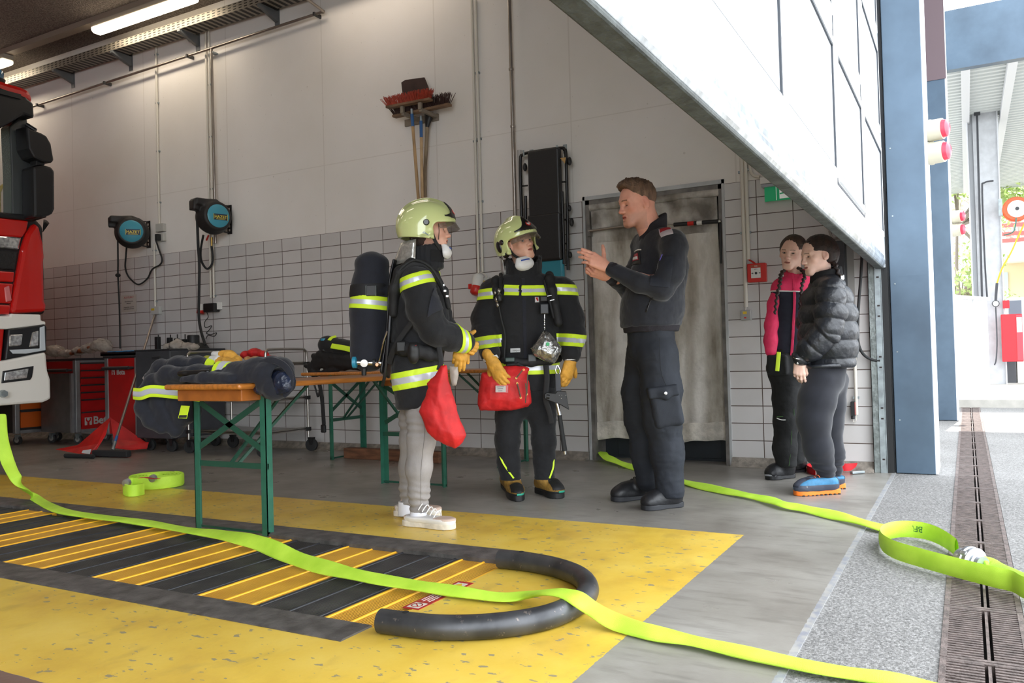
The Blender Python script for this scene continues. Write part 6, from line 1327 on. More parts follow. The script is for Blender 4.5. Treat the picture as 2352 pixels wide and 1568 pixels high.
def rect_patch(src, root, c, u, v, n, hw, hh, m, name, off=.004, depth=.12, thick=.002, extra=()):
    c, u, v, n = A(*c), unit(u), unit(v), unit(n)
    return patch(src, name, [(c+u*hw, u), (c-u*hw, -u), (c+v*hh, v), (c-v*hh, -v), (c-n*depth, -n)]+list(extra), m, root, None, (), lambda q, nn: np.dot(nn, n) > .15 and np.linalg.norm(q-c) < max(hw, hh)*1.8+.12, off, thick)
def hip_body(S, P, pts): pass
HELM = mat('helmet_shell', 'd2dc98', .16, coat=.8, spec=.6); HELMB = mat('helmet_black', '131314', .3, coat=.3)
CURT = mat('silver_curtain', 'b5b3ad', .25, .6, var=.2, vscale=30, bump=.4, bscale=40)
VIS = mat('smoked_visor', '6a5f55', .08, alpha=.45)
MASKM = mat('dust_mask', 'e4e4e4', .85, bump=.15, bscale=200); BLUEINK = mat('blue_band', '2d4fa0', .5)
def helmet(root, o, R):
    """shell fitted on a head centred at o with frame R (right, forward, up), in metres"""
    o = A(*o); w = lambda p: o+R @ A(*p); S = SD(o-.24, o+.24, .0032)
    S.ell(w((0, -.012, .022)), (.123, .150, .128), R, .02); S.cap(w((0, -.028, .0)), w((0, -.03, -.05)), .119, .122, .02, (R[:, 1], .93))
    S.ell(w((0, -.01, .045)), (.026, .142, .118), R, .03)                       # crest
    for a in range(-6, 7): t = a/6*1.9; S.ell(w((.122*math.sin(t+PI)*-1*-1, -.02-.137*math.cos(t), -.058-.012*math.cos(t))), (.012, .012, .009), R, .02)
    S.ell(w((0, -.012, .012)), (.112, .138, .117), R, .004, True); S.cap(w((0, -.028, .0)), w((0, -.03, -.12)), .108, .112, .004, (R[:, 1], .93), True)
    S.box(w((0, .135, -.085)), (.2, .105, .10), R, .03, .008, True)                # face opening
    S.cut(w((0, 0, -.062)), R @ A(0, -.22, -1), .004)
    sh = sd_obj('helmet', S, 0, HELM, root)
    # rim bead round the face opening
    # black front badge
    S2 = SD(o-.22, o+.22, .003); S2.ell(w((0, -.010, .024)), (.1255, .152, .1305), R, .004); S2.ell(w((0, -.01, .046)), (.029, .145, .1215), R, .02); S2.ell(w((0, -.012, .018)), (.122, .148, .126), R, .004, True)
    P, Q = S2.mesh(); L = (P-o) @ R
    def keep(q): x, y, z = abs(q[0]), q[1], q[2]; lo = .034+.10*x; hi = .034+.012+(.060*math.exp(-(x/.030)**2)+.026*math.exp(-(x/.062)**2)); return y > .03 and lo < z < hi and x < .088
    me = np_mesh('b', P, Q); tmp = bpy.data.objects.new('b', me)
    bd = patch(tmp, 'front_badge', [(w((0, .03, 0)), R @ A(0, -1, 0))], HELMB, sh, None, (), lambda q, n: keep(R.T @ (q-o)) and np.dot(n, q-o) > 0, .0015, .002); bpy.data.objects.remove(tmp)
    fc = w((0, .130, .072)); nf = unit(R @ A(0, .9, .42)); rx = R[:, 0]; uy = np.cross(nf, rx); uy = uy if np.dot(uy, R[:, 2]) > 0 else -uy
    fc = fc+nf*.004
    MB().lathe([(0, 0), (.0165, 0), (.0165, .003), (0, .003)], fc, nf, 24, caps=False).build('badge_emblem', REDP, bd)
    m = MB(); m.box(fc+nf*.0035, (.022, .008, .001), np.array([rx, uy, nf]).T); m.box(fc+nf*.0035, (.008, .022, .001), np.array([rx, uy, nf]).T); m.build('badge_cross', WHITEINK, bd)
    # visor
    m = MB(); vs = []; n_ = 25; NR = 5
    for i in range(n_):
        a = -1.12+2.24*i/(n_-1); x, y = math.sin(a), math.cos(a)
        for j in range(NR+1): f = j/NR; r = 1+.09*f+.03*math.cos(a)*f; vs.append(w((.118*x*(1+.04*f), -.008+.150*y*r, .020-.006*(1-y)-.030*f*(.45+.75*y)-.02*(1-y))))
    m.add(vs, [(i*(NR+1)+j, (i+1)*(NR+1)+j, (i+1)*(NR+1)+j+1, i*(NR+1)+j+1) for i in range(n_-1) for j in range(NR)], 0, True); ob = m.build('visor', VIS, sh); sl = ob.modifiers.new('s', 'SOLIDIFY'); sl.thickness = .002
    # side fittings
    for q in (-1, 1):
        c = w((q*.1235, .0, .018)); MB().lathe([(.016, -.004), (.016, .004), (.012, .009), (0, .009)], c, R @ A(q, 0, 0), 24).build('side_knob', HELMB, sh)
        for yy, zz, r in ((.012, -.055, .008), (-.085, -.052, .004)): MB().lathe([(r, -.006), (r, .003), (0, .005)], w((q*(.118 if yy > 0 else .098), yy, zz)), R @ A(q, -.3 if yy < 0 else 0, 0), 14).build('rivet', HELMB, sh)
    # neck curtain
    S = SD(o-.3, o+.25, .004)
    n_ = 17; vs = []; m = MB()
    for i in range(n_):
        a = -1.25+2.5*i/(n_-1)
        for j in range(6): f = j/5; vs.append(w((.104*math.sin(a)*(1+.12*f), -.022-.132*math.cos(a)*(1+.38*f+.03*math.sin(a*7)*f), -.055-.11*f)))
    m.add(vs, [(i*6+j, (i+1)*6+j, (i+1)*6+j+1, i*6+j+1) for i in range(n_-1) for j in range(5)], 0, True); ob = m.build('neck_curtain', CURT, sh); sl = ob.modifiers.new('s', 'SOLIDIFY'); sl.thickness = .003
    # lining and chin strap
    m = MB()
    for q in (-1, 1): m.ribbon(smooth_path([w((q*.098, .02, -.03)), w((q*.088, .03, -.075)), w((q*.05, .05, -.115)), w((0, .06, -.125))], 4), R @ A(q, .2, 0), .018, .003)
    m.build('chin_strap', STRAP, sh)
    return sh
def mask(root, c, R, s=1.):
    c = A(*c); S = SD(c-.12, c+.12, .003); S.ell(c, A(.070, .044, .045)*s, R, .01); S.cap(c-R[:, 0]*.03*s+R[:, 2]*.03*s-R[:, 1]*.002, c+R[:, 0]*.03*s+R[:, 2]*.03*s-R[:, 1]*.002, .022*s, k=.02); S.ell(c-R[:, 1]*.012, A(.052, .040, .046)*s, R, .003, True); S.cut(c-R[:, 1]*.012, -R[:, 1], .003); S.box(c+R[:, 2]*.045*s-R[:, 1]*.004, A(.05, .016, .005)*s, R, .003, .008)
    mk = sd_obj('dust_mask', S, 0, MASKM, root)
    MB().ribbon(smooth_path([c+R @ (A(x, .043-.010*(abs(x)/.03)**2, .026)*s) for x in (-.032, -.015, 0, .015, .032)], 3), R @ A(0, 1, .35), .009, .002).build('blue_print', BLUEINK, mk)
    return mk
def strand_col(c1, c2, sc=120, seed=1, R=None):
    a, b = lincol(c1), lincol(c2)
    def f(P): t = np.clip(.5+.5*wnoise(P*A(1, 1, .35), sc, seed), 0, 1)[:, None]; return a*(1-t)+b*t
    return f
HAIRM = mat('hair', '3a2a20', .45, attr=True, bump=.5, bscale=300)
def braid(root, pts, r, c1, c2, name='braid'):
    P = smooth_path(pts, 6); L = [0]
    for i in range(1, len(P)): L.append(L[-1]+np.linalg.norm(P[i]-P[i-1]))
    a = np.array(P); S = SD(a.min(0)-.05, a.max(0)+.05, .003); n = int(L[-1]/(r*1.05))
    for i in range(n):
        t = (i+.5)/n*L[-1]; j = max(1, np.searchsorted(L, t)); j = min(j, len(P)-1); f = (t-L[j-1])/(L[j]-L[j-1]+1e-9); p = P[j-1]*(1-f)+P[j]*f; T = unit(P[j]-P[j-1]); x, y, _ = frame_from(T, RH); q = 1 if i % 2 else -1; rr = r*(1-.35*i/n)
        d = unit(T*.8-x*q*.7); S.ell(p+x*q*rr*.17, (rr*.60, rr*.66, rr*1.15), np.array([np.cross(y, d), y, d]).T, .009)
    return sd_obj(name, S, 0, HAIRM, root, colfn=strand_col(c1, c2, 200, 3), fold=lambda Q: .0006*wnoise(Q, 400, 2))
def mkP(D): return lambda x, y, d=0.: at(x, y, D+d)
def lowbody(pts_r, lo, hi, vox=.012):
    S = SD(lo, hi, vox)
    for pts, rs in pts_r: S.chain(pts, rs, .05)
    return S
# ---------------------------------------------------------------- man in dark uniform
D = 4.53; P = mkP(D); ft = onZ(1490, 1160)
man = thing('person', 'tall man with short brown hair in dark blue uniform, talking with raised hands', 'person', (ft[0], ft[1], 0))
fw = unit(-RH*math.cos(.30)-FH*math.sin(.30)); sd_ = unit(RH*math.sin(.26)-FH*math.cos(.26))   # sd_: towards his near (left) side
HR = hframe(-RH*math.cos(.34)-FH*math.sin(.34), -.16, 0)
hd = Head(P(1463, 467, -.01), HR, .252, skin='dda08a', lips='b0584e', brow='6b5040', stub='9a7c6c', male=True, eyes='down', mouth=1., blush='c47260', neck=P(1506, 556, 0), neck_r=.27)
W1, W2 = P(1388, 612, -.13), P(1385, 636, -.05)
S1 = SD(*hbounds(P(1365, 600, -.13)), .0022)
hand(S1, P(1392, 612, -.13), P(1352, 590, -.14)-P(1392, 612, -.13), -FH*.9+ZZ*.35, side=1, size=1.0, curl=(.05, .18, .3, .4), thumb=(.95, .35, -.1), tc=.1, spread=-.05)
S2 = SD(*hbounds(P(1365, 625, -.06)), .0022)
hand(S2, P(1398, 636, -.055), P(1362, 622, -.075)-P(1398, 636, -.055), -ZZ*.75-FH*.5, side=-1, size=1.0, curl=((.5, .8, .6), (.55, .9, .6), (.6, .95, .6), (.6, 1., .6)), thumb=(.5, .8, -.3))
core = lowbody([([P(1506, 560), P(1510, 620), P(1500, 700), P(1497, 770)], [.06, .10, .10, .10]), ([P(1535, 590, -.13), P(1520, 655, -.2), P(1400, 617, -.13)], [.04, .035, .028]), ([P(1480, 590, .13), P(1445, 662, .1), P(1400, 636, -.05)], [.04, .035, .028]),
    ([P(1510, 790, -.09), P(1525, 950, -.1), P(1540, 1125, -.1)], [.07, .05, .035]), ([P(1485, 790, .09), P(1485, 950, .1), P(1490, 1105, .1)], [.07, .05, .035])], P(1390, 540, -.4), P(1600, 1180, .4))
sd_obj('body', [hd.S, S1, S2, core], 0, SKIN, man, colfn=hd.color)
# hair
S = SD(hd.o-.2, hd.o+.22, .0026); w = hd.w; h = hd.h
S.ell(w((0, -.075, .165)), A(.330, .408, .362)*h, HR, .01); S.ell(w((0, .16, .42)), A(.22, .20, .11)*h, HR, .05)
S.ell(w((0, .38, .10)), A(.6, .21, .30)*h, HR, .01, True)
for q in (-1, 1): S.ell(w((q*.42, .22, -.02)), A(.18, .155, .33)*h, HR, .01, True); S.ell(w((q*.40, -.06, -.12)), A(.12, .16, .22)*h, HR, .01, True)
S.cut(w((0, -.3, -.14)), HR @ A(0, .55, -1), .01)
hz = lambda Q: np.where(hd.local(Q)[:, 2] > .33, .005, .0012)*np.abs(wnoise(Q, 170, 5))+np.where((hd.local(Q)[:, 1] > .12) & (hd.local(Q)[:, 2] > .34), .007, 0)*np.clip(wnoise(Q, 110, 9), 0, 1)
sd_obj('hair', S, 0, HAIRM, man, fold=hz, colfn=lambda Q: strand_col('3f2d22', '755a45', 150, 2)(Q)*np.where(hd.local(Q)[:, 2] < .22, 1.25, 1)[:, None])
# sweater jacket
UNI = mat('uniform_navy', '181b24', .85, var=.12, vscale=20, bump=.1, bscale=260, sheen=.2); UNIS = mat('uniform_sleeve_patch', '20242e', .8, var=.1); RIB = mat('uniform_rib', '211e24', .9, bump=.5, bscale=300); TROU = mat('uniform_trousers', '1a1f28', .8, var=.15, vscale=12, bump=.1, bscale=260)
S = SD(P(1370, 480, -.45), P(1605, 790, .4), .006); fl = (fw, 1.32)
S.chain([P(1510, 602), P(1510, 650), P(1502, 700)], [.152, .158, .156], .06, fl); S.chain([P(1505, 655), P(1498, 705), P(1494, 742)], [.150, .166, .165], .05, (fw, 1.04))
S.cap(P(1508, 548), P(1546, 556, -.15), .062, .070, .06); S.cap(P(1500, 552), P(1476, 562, .14), .062, .066, .06); S.cap(P(1522, 588, .02), P(1532, 610, 0), .11, .11, .06)
S.chain([P(1550, 568, -.19), P(1540, 625, -.215), P(1522, 662, -.215)], [.066, .062, .054], .05); S.chain([P(1522, 662, -.215), P(1470, 650, -.19), P(1404, 618, -.135)], [.058, .050, .036], .02)
S.chain([P(1480, 585, .17), P(1455, 640, .15), P(1448, 665, .12)], [.07, .068, .058], .04); S.chain([P(1448, 665, .12), P(1405, 640, -.045)], [.056, .036], .02)
S.cut(P(1497, 750), -ZZ, .012)
S.ell(P(1500, 530, .0), (.067, .067, .06), None, .01, True)
cf = lambda Q: .0065*wnoise(Q*A(1, 1, 1.3), 17, 21)+.004*np.abs(wnoise(Q, 36, 22))
jk = sd_obj('jacket', S, 0, UNI, man, fold=cf)
S = SD(P(1420, 480, -.25), P(1560, 580, .25), .004)
for i in range(44):
    a = 2*PI*i/44; c = P(1500, 535, 0)+(fw*math.cos(a)*.066+sd_*math.sin(a)*.070)-ZZ*.030*math.cos(a); up = ZZ*(.062-.012*math.cos(a))-fw*.004
    S.cap(c-ZZ*.012, c+up, .0095, .0075, .012)
S.cut(P(1500, 536)+fw*.07, unit(fw*1-sd_*.9+ZZ*.2), .003) if False else None
sd_obj('collar', S, 0, RIB, man)
S = SD(P(1400, 700, -.35), P(1600, 800, .35), .006); S.cap(P(1495, 740), P(1495, 762), .166, .158, .01, (fw, 1.06)); S.cut(P(1496, 740), ZZ, .006); S.cut(P(1496, 763), -ZZ, .006); sd_obj('waistband', S, 0, RIB, man, fold=lambda Q: .002*wnoise(Q, 60, 2))
for a, b, r in ((P(1414, 622, -.14), P(1400, 614, -.133), .036), (P(1415, 645, -.035), P(1401, 638, -.053), .035)): MB().tube([a, (a+b)/2, b], [r*1.08, r*1.1, r*.95], 24).build('cuff', RIB, man, subsurf=1)
nS = unit(-FH*.93+RH*.25+ZZ*.25)
rect_patch(jk, man, P(1532, 528, -.2), unit(RH), unit(ZZ+FH*.3), unit(-FH+ZZ*.3), .027, .036, mat('epaulette_white', 'c9bfc4', .7), 'epaulette', off=.006, depth=.14)
rect_patch(jk, man, P(1532, 520, -.2), unit(RH), unit(ZZ+FH*.3), unit(-FH+ZZ*.3), .023, .015, mat('epaulette_red', 'a81e2c', .6), 'epaulette_badge', off=.009, depth=.14)
rect_patch(jk, man, P(1521, 622, -.28), unit(RH*.9-ZZ*.15), unit(ZZ+RH*.15), -FH, .050, .082, UNIS, 'sleeve_pocket', off=.003)
MB().tube([P(1515, 598, -.305), P(1521, 584, -.303)], .0025, 6).build('pen', mat('pen_violet', '4a3f9a', .3), man)
# chest emblem
ce = P(1464, 588, 0); 
em = rect_patch(jk, man, P(1465, 588, -.1), unit(RH), unit(ZZ+RH*.2), unit(fw*.8-FH*.8), .020, .040, mat('emblem_black', '101013', .6), 'chest_emblem', off=.004, depth=.16)
em2 = rect_patch(jk, man, P(1466, 586, -.1), unit(RH), unit(ZZ+RH*.2), unit(fw*.8-FH*.8), .010, .020, mat('emblem_red', 'b3303a', .5), 'emblem_shield', off=.006, depth=.16)
em3 = rect_patch(jk, man, P(1467, 589, -.1), unit(RH), unit(ZZ+RH*.2), unit(fw*.8-FH*.8), .006, .008, WHITEINK, 'emblem_eagle', off=.008, depth=.16)
rect_patch(jk, man, P(1470, 571, -.1), unit(RH), unit(ZZ+RH*.2), unit(fw*.8-FH*.8), .016, .003, WHITEINK, 'emblem_lettering', off=.007, depth=.16)
rect_patch(jk, man, P(1492, 700, -.2), unit(RH-ZZ*.4), unit(ZZ+RH*.35), -FH, .004, .04, mat('zip_black', '0c0c0e', .4), 'pocket_zip', off=.003)
# trousers
S = SD(P(1395, 740, -.45), P(1610, 1160, .45), .0065)
S.cap(P(1494, 768), P(1494, 800), .148, .145, .04, (fw, 1.18))
S.chain([P(1512, 820, -.08), P(1520, 900, -.09), P(1522, 960, -.10), P(1532, 1040, -.10), P(1540, 1125, -.11)], [.104, .102, .092, .082, .076], .05)
S.chain([P(1478, 820, .08), P(1472, 900, .09), P(1473, 960, .10), P(1482, 1040, .10), P(1490, 1100, .10)], [.098, .096, .086, .076, .070], .05)
S.cut(P(1497, 1136), -ZZ, .01)
tf = lambda Q: .008*wnoise(Q*A(1, 1, .7), 13, 31)+.0045*np.abs(wnoise(Q*A(1, 1, 1.6), 30, 32))
tr = sd_obj('trousers', S, 0, TROU, man, fold=tf)
S = SD(P(1470, 850, -.4), P(1600, 1000, .1), .006); u = unit(RH+ZZ*.16); v = unit(ZZ-RH*.12)
B_ = np.array([u, np.cross(v, u), v]).T; S.box(P(1530, 935, -.175), (.080, .035, .110), B_, .03); pk = sd_obj('cargo_pocket', S, 0, TROU, man, fold=lambda Q: .003*wnoise(Q, 30, 4))
S = SD(P(1470, 850, -.4), P(1600, 940, .1), .005); S.box(P(1522, 899, -.185), (.082, .038, .030), B_, .012); S.cap(P(1526, 905, -.21), P(1530, 912, -.21), .025, .015, .03); sd_obj('pocket_flap', S, 0, TROU, pk); MB().lathe([(0, 0), (.009, 0), (.008, .004), (0, .005)], P(1529, 903, -.25), -FH, 16, caps=False).build('snap_button', CHROME, pk)
MB().tube(smooth_path([P(1515, 775, -.19), P(1518, 850, -.2), P(1530, 885, -.21)], 4), .0015, 5).build('side_seam', mat('seam_dark', '101318', .8), tr)
# shoes
SHB = mat('black_boot', '1b1c20', .45, var=.15, vscale=30, bump=.15); SHS = mat('grey_boot_sole', '26282d', .6)
sh, PP, a_, b_ = shoe(man, onZ(1563, 1162), onZ(1474, 1172), .105, .1, P(1543, 1118, -.11), SHB, SHS, collar=.052, laces=BLACK, name='boot')
sh, PP, a_, b_ = shoe(man, onZ(1492, 1143), onZ(1404, 1152), .105, .1, P(1490, 1100, .10), SHB, SHS, collar=.05, laces=BLACK, name='boot')
# ---------------------------------------------------------------- child on the left, seen from the side, helmet and breathing apparatus
def turnout(name): pass
D = 4.22; P = mkP(D); ft = onZ(978, 1200)
ch1 = thing('person', 'child in profile with helmet, turnout jacket and grey jeans, facing right', 'person', (ft[0], ft[1], 0))
fw = unit(RH*math.cos(.14)-FH*math.sin(.14)); nr_ = unit(-FH*math.cos(.14)-RH*math.sin(.14))
HR = hframe(RH*math.cos(.02)+FH*math.sin(.02), .04, 0)
hd = Head(P(987, 530), HR, .225, skin='e6b39d', lips='b5685e', brow='6a4c3a', eyes='open', blush='d38d7c', neck=P(975, 605), neck_r=.2)
core = lowbody([([P(972, 600), P(968, 680), P(960, 800), P(958, 880)], [.05, .085, .085, .09]), ([P(960, 640, -.12), P(985, 745, -.16), P(1062, 790, -.08)], [.035, .03, .025]), ([P(975, 640, .12), P(1000, 740, .15), P(1062, 795, .0)], [.035, .03, .025]),
    ([P(968, 900, -.06), P(967, 1010, -.08), P(961, 1175, -.08)], [.055, .04, .03]), ([P(955, 900, .08), P(945, 1010, .1), P(933, 1160, .12)], [.055, .04, .03])], P(880, 580, -.4), P(1120, 1220, .4))
sd_obj('body', [hd.S, core], 0, SKIN, ch1, colfn=hd.color); hd.eyeballs(ch1, (.0, .05), '5b6b5e')
helmet(ch1, hd.w((0, -.02, .03)), hframe(RH*math.cos(.02)+FH*math.sin(.02), .10, 0))
c_ = P(974, 533, -.123); 
text('Dräger', .021, c_+(-FH)*.0, unit(RH*.8-ZZ*.62), unit(ZZ*.8+RH*.62), BLUEINK, 'lettering', ch1, .0006)
mask(ch1, P(1023, 580, 0), hframe(RH, .05, 0), .76)
S = SD(hd.o-.2, hd.o+.2, .003); S.ell(hd.w((0, -.16, -.12)), A(.30, .30, .25)*hd.h, HR, .02); S.ell(hd.w((0, -.28, -.35)), A(.16, .12, .14)*hd.h, HR, .05)
sd_obj('hair', S, 0, HAIRM, ch1, colfn=strand_col('2b1d17', '4a352a', 150, 2), fold=lambda Q: .002*wnoise(Q, 150, 3))
MB().tube(smooth_path([hd.w((.24, .22, .12)), hd.w((.27, .23, -.05)), hd.w((.25, .2, -.25))], 4), .0025, 5).build('hair_strand', mat('strand_brown', '5e4233', .6), ch1)
S = SD(P(880, 560, -.45), P(1110, 950, .45), .006); fl = (fw, 1.22)
S.chain([P(968, 690), P(966, 730), P(960, 790), P(957, 850), P(968, 965)], [.160, .155, .148, .148, .142], .05, fl)
S.cap(P(966, 622), P(958, 645, -.13), .07, .075, .06); S.cap(P(970, 622), P(975, 645, .13), .07, .075, .06)
S.chain([P(960, 652, -.165), P(975, 715, -.195), P(1000, 762, -.185)], [.078, .076, .070], .04); S.chain([P(1000, 762, -.185), P(1035, 775, -.14), P(1066, 785, -.09)], [.072, .064, .052], .02)
S.chain([P(985, 652, .165), P(1000, 715, .19), P(1020, 765, .15), P(1062, 790, .02)], [.075, .072, .066, .052], .04)
for i in range(24):
    a = 2*PI*i/24; c = P(977, 600, 0)+(fw*math.cos(a)*.085+nr_*math.sin(a)*.078); S.cap(c-ZZ*.03, c+ZZ*(.062+.012*math.cos(a)), .013, .010, .012)
S.ell(P(978, 575), (.072, .072, .07), None, .01, True); S.cut(P(965, 934), -ZZ+fw*.03, .008)
jf = lambda Q: .007*wnoise(Q*A(1, 1, .9), 16, 41)+.0045*np.abs(wnoise(Q, 34, 42))
jk = sd_obj('turnout_jacket', S, 0, BLK, ch1, fold=jf)
tq = lambda q: abs(np.dot(q-P(966, 700), FH)) 
band(jk, ch1, P(960, 867), unit(ZZ+fw*-.0+RH*-.16), .088, lambda q, n: True)
band(jk, ch1, P(950, 648, -.15), unit(ZZ-RH*.28), .062, lambda q, n: np.dot(q-P(1012, 640, -.15), RH) < 0 and np.dot(q-P(903, 650), RH) > -.02 and np.dot(q, FH) < np.dot(P(960, 650, .08), FH))
band(jk, ch1, P(1030, 640, 0), unit(ZZ-RH*.02), .075, lambda q, n: np.dot(q-P(1018, 640, .0), RH) > 0 and np.dot(q, FH) > np.dot(P(960, 650, -.1), FH))
e_, h_ = P(1000, 762, -.185), P(1070, 788, -.085); ax = unit(h_-e_)
band(jk, ch1, P(1056, 768, -.10), unit(ax+ZZ*.35), .058, lambda q, n: np.linalg.norm(q-P(1056, 772, -.11)) < .11)
rect_patch(jk, ch1, P(1007, 683, -.25), unit(RH+ZZ*-.2), unit(ZZ-RH*.55), -FH, .036, .055, NAVY, 'sleeve_pocket', off=.007)
rect_patch(jk, ch1, P(1003, 585, -.1), RH, ZZ, -FH, .032, .03, mat('collar_velcro', '0c0c0e', .9), 'collar_tab', off=.003)
# jeans
JE = mat('grey_jeans', '938e8b', .85, var=.14, vscale=9, bump=.15, bscale=300)
S = SD(P(880, 880, -.35), P(1050, 1200, .35), .005)
S.cap(P(962, 905), P(964, 925), .10, .10, .04, (fw, 1.15))
S.chain([P(970, 925, -.06), P(972, 960, -.07), P(968, 1010, -.08), P(962, 1075, -.08), P(962, 1130, -.08), P(962, 1182, -.08)], [.080, .080, .068, .064, .050, .042], .03)
S.chain([P(956, 925, .07), P(952, 960, .09), P(947, 1010, .1), P(942, 1075, .12), P(939, 1120, .12), P(937, 1165, .12)], [.080, .076, .064, .058, .046, .040], .03)
S.cut(P(960, 1177, -.08), -ZZ, .005)
def jfold(Q):
    z = Q[:, 2]; k_ = np.exp(-((z-.50)/.06)**2)+1.3*np.exp(-((z-.11)/.09)**2); return .0015*wnoise(Q, 40, 3)+.003*k_*np.sin(z*170+5*wnoise(Q, 12, 5))
je = sd_obj('jeans', S, 0, JE, ch1, fold=jfold)
MB().tube(smooth_path([P(975, 930, -.165), P(975, 1000, -.155), P(967, 1080, -.15), P(967, 1180, -.125)], 5), .0012, 5).build('seam', mat('jeans_seam', '6d6864', .8), je)
SW = mat('sneaker_white', 'e0dedb', .5, var=.05); SSO = mat('sneaker_sole', 'd5cdbf', .6, var=.1, vscale=40); TAUPE = mat('sneaker_taupe', 'c0a99a', .7)
for (hx, hy, tx, ty, ak, q) in ((932, 1205, 1046, 1216, P(961, 1182, -.08), 0), (911, 1183, 1014, 1190, P(933, 1164, .12), 1)):
    sh, PP, dd, sd2 = shoe(ch1, onZ(hx, hy), onZ(tx, ty), .098, .085, ak, SW, SSO, name='sneaker', laces=SW, sole_h=.030, collar=.043)
    rect_patch(sh, sh, PP(.86, 0, .05), sd2, dd, ZZ, .06, .045, TAUPE, 'toe_overlay', off=.0015, depth=.08); rect_patch(sh, sh, PP(.05, 0, .06), dd, ZZ, np.cross(sd2, ZZ)*0-sd2*0+(-FH), .035, .05, TAUPE, 'heel_overlay', off=.0015, depth=.3)
    MB().tube([ak+ZZ*.03, ak-ZZ*.04], [.041, .044], 20).build('sock', mat('sock_white', 'd9d9e0', .9), ch1)
# gloves clasped
GF = lambda s_: (lambda Q: .0018*wnoise(Q, 80, s_))
S = SD(vox=.0032); hand(S, P(1056, 792, -.03), unit(RH*.93-ZZ*.25), FH, side=1, size=.86, curl=((1.25, 1.0, .4), (1.25, 1.05, .4), (1.25, 1.05, .4), (1.2, 1.0, .4)), r=1.32, thumb=(.9, .3, -.3), spread=.03, k=.004); sd_obj('work_glove', S, 0, LEATH, ch1, fold=GF(3))
S = SD(vox=.0032); hand(S, P(1062, 788, -.055), unit(-ZZ-RH*.22), -FH, side=-1, size=.86, curl=(.2, .25, .3, .35), r=1.32, thumb=(.4, .8, -.3), spread=.05, k=.004); sd_obj('work_glove', S, 0, LEATH, ch1, fold=GF(4))
# breathing apparatus worn on the back
ba = thing('breathing_apparatus', 'breathing apparatus with dark covered cylinder worn on the back of the left child', 'breathing apparatus', P(860, 850, .03))
S = SD(P(780, 560, -.2), P(930, 880, .25), .006); S.chain([P(855, 618, .04), P(852, 660, .04), P(850, 720, .04), P(846, 812, .04)], [.086, .094, .098, .094], .04); S.ell(P(855, 602, .04), (.082, .082, .045), k=.03)
cyl = sd_obj('cylinder_cover', S, 0, NAVY, ba, fold=lambda Q: .003*wnoise(Q, 22, 2))
band(cyl, ba, P(850, 696, .04), unit(ZZ-RH*-.10+FH*.0), .068, None)
S = SD(P(780, 630, -.25), P(930, 700, .3), .005); S.cap(P(852, 655, .04), P(850, 676, .04), .105, .106, .01); S.cut(P(852, 652), ZZ); S.cut(P(850, 681), -ZZ); sd_obj('cylinder_strap', S, 0, STRAP, ba)
for x in (842, 862): MB().box(P(x, 667, -.068), (.006, .01, .05), None).build('buckle', STEEL, ba)
MB().box(P(852, 667, -.066), (.05, .012, .055), np.array([RH, FH, ZZ]).T).build('buckle_plate', BLACK, ba, bevel=.004)
bp = smooth_path([P(913, 600, .02), P(903, 650, .02), P(899, 720, .02), P(893, 800, .02), P(884, 862, .0)], 5); MB().ribbon(bp, -RH, .26, .022).build('back_plate', mat('carbon_plate', '1a1b1d', .35), ba, bevel=.004)
MB().tube(smooth_path([P(905, 640, -.12), P(898, 700, -.13), P(892, 780, -.13), P(884, 860, -.10), P(878, 885, -.06)], 5), .009, 8).build('side_rail', mat('rail_black', '222326', .3), ba)
S = SD(P(790, 780, -.2), P(930, 900, .2), .004)
c = P(847, 833, -.03); MB().tube([P(847, 815, .02), c], .018, 12).build('valve_neck', CHROME, ba); MB().tube([P(818, 832, -.03), P(882, 834, -.03)], .013, 12).build('valve_body', CHROME, ba)
MB().lathe([(.02, -.012), (.030, -.008), (.030, .010), (.02, .014)], P(815, 832, -.03), -RH, 18).build('blue_handwheel', mat('cyan_knob', '', .4), ba); MB().lathe([(.02, -.008), (.026, -.006), (.026, .006), (.02, .008)], P(852, 834, -.03), -RH, 18, xh=(0, 0, 1)).build('black_handwheel', BLACK, ba) if False else MB().lathe([(.018, -.008), (.025, -.006), (.025, .006), (.018, .008)], P(860, 833, -.03), -RH, 18).build('black_handwheel', BLACK, ba)
MB().lathe([(0, -.01), (.019, -.008), (.019, .012), (0, .013)], P(837, 834, -.055), -FH, 20, caps=False).build('gauge', mat('gauge_silver', 'cfcac2', .3, .3), ba); MB().tube([P(836, 846, -.03), P(836, 862, -.03)], [.015, .012], 12).build('black_cap', BLACK, ba)
MB().tube(smooth_path([P(866, 834, -.03), P(874, 820, -.06), P(880, 790, -.1), P(890, 760, -.12)], 4), .006, 8).build('pressure_line', CHROME, ba)
MB().lathe([(.01, -.006), (.012, 0), (.008, .004)], P(866, 837, -.05), -FH, 12).build('pressure_port', mat('copper_port', 'b98a6a', .3, .8), ba)
def strap_on(par, pts, w_, nm, nrm=None, t=.005, m_=STRAP, r=None): return MB().ribbon(smooth_path(pts, 5), nrm if nrm is not None else -FH, w_, t).build(nm, m_, par)
S = SD(P(880, 570, -.4), P(1050, 860, .1), .005)
S.chain([P(903, 720, -.13), P(905, 665, -.15), P(918, 625, -.16), P(945, 606, -.15), P(975, 608, -.15), P(1000, 630, -.15), P(1022, 668, -.14), P(1030, 705, -.12)], [.022, .026, .028, .026, .020, .017, .015, .013], .02); sd_obj('shoulder_strap', S, 0, STRAP, ba, fold=lambda Q: .0015*wnoise(Q, 60, 3))
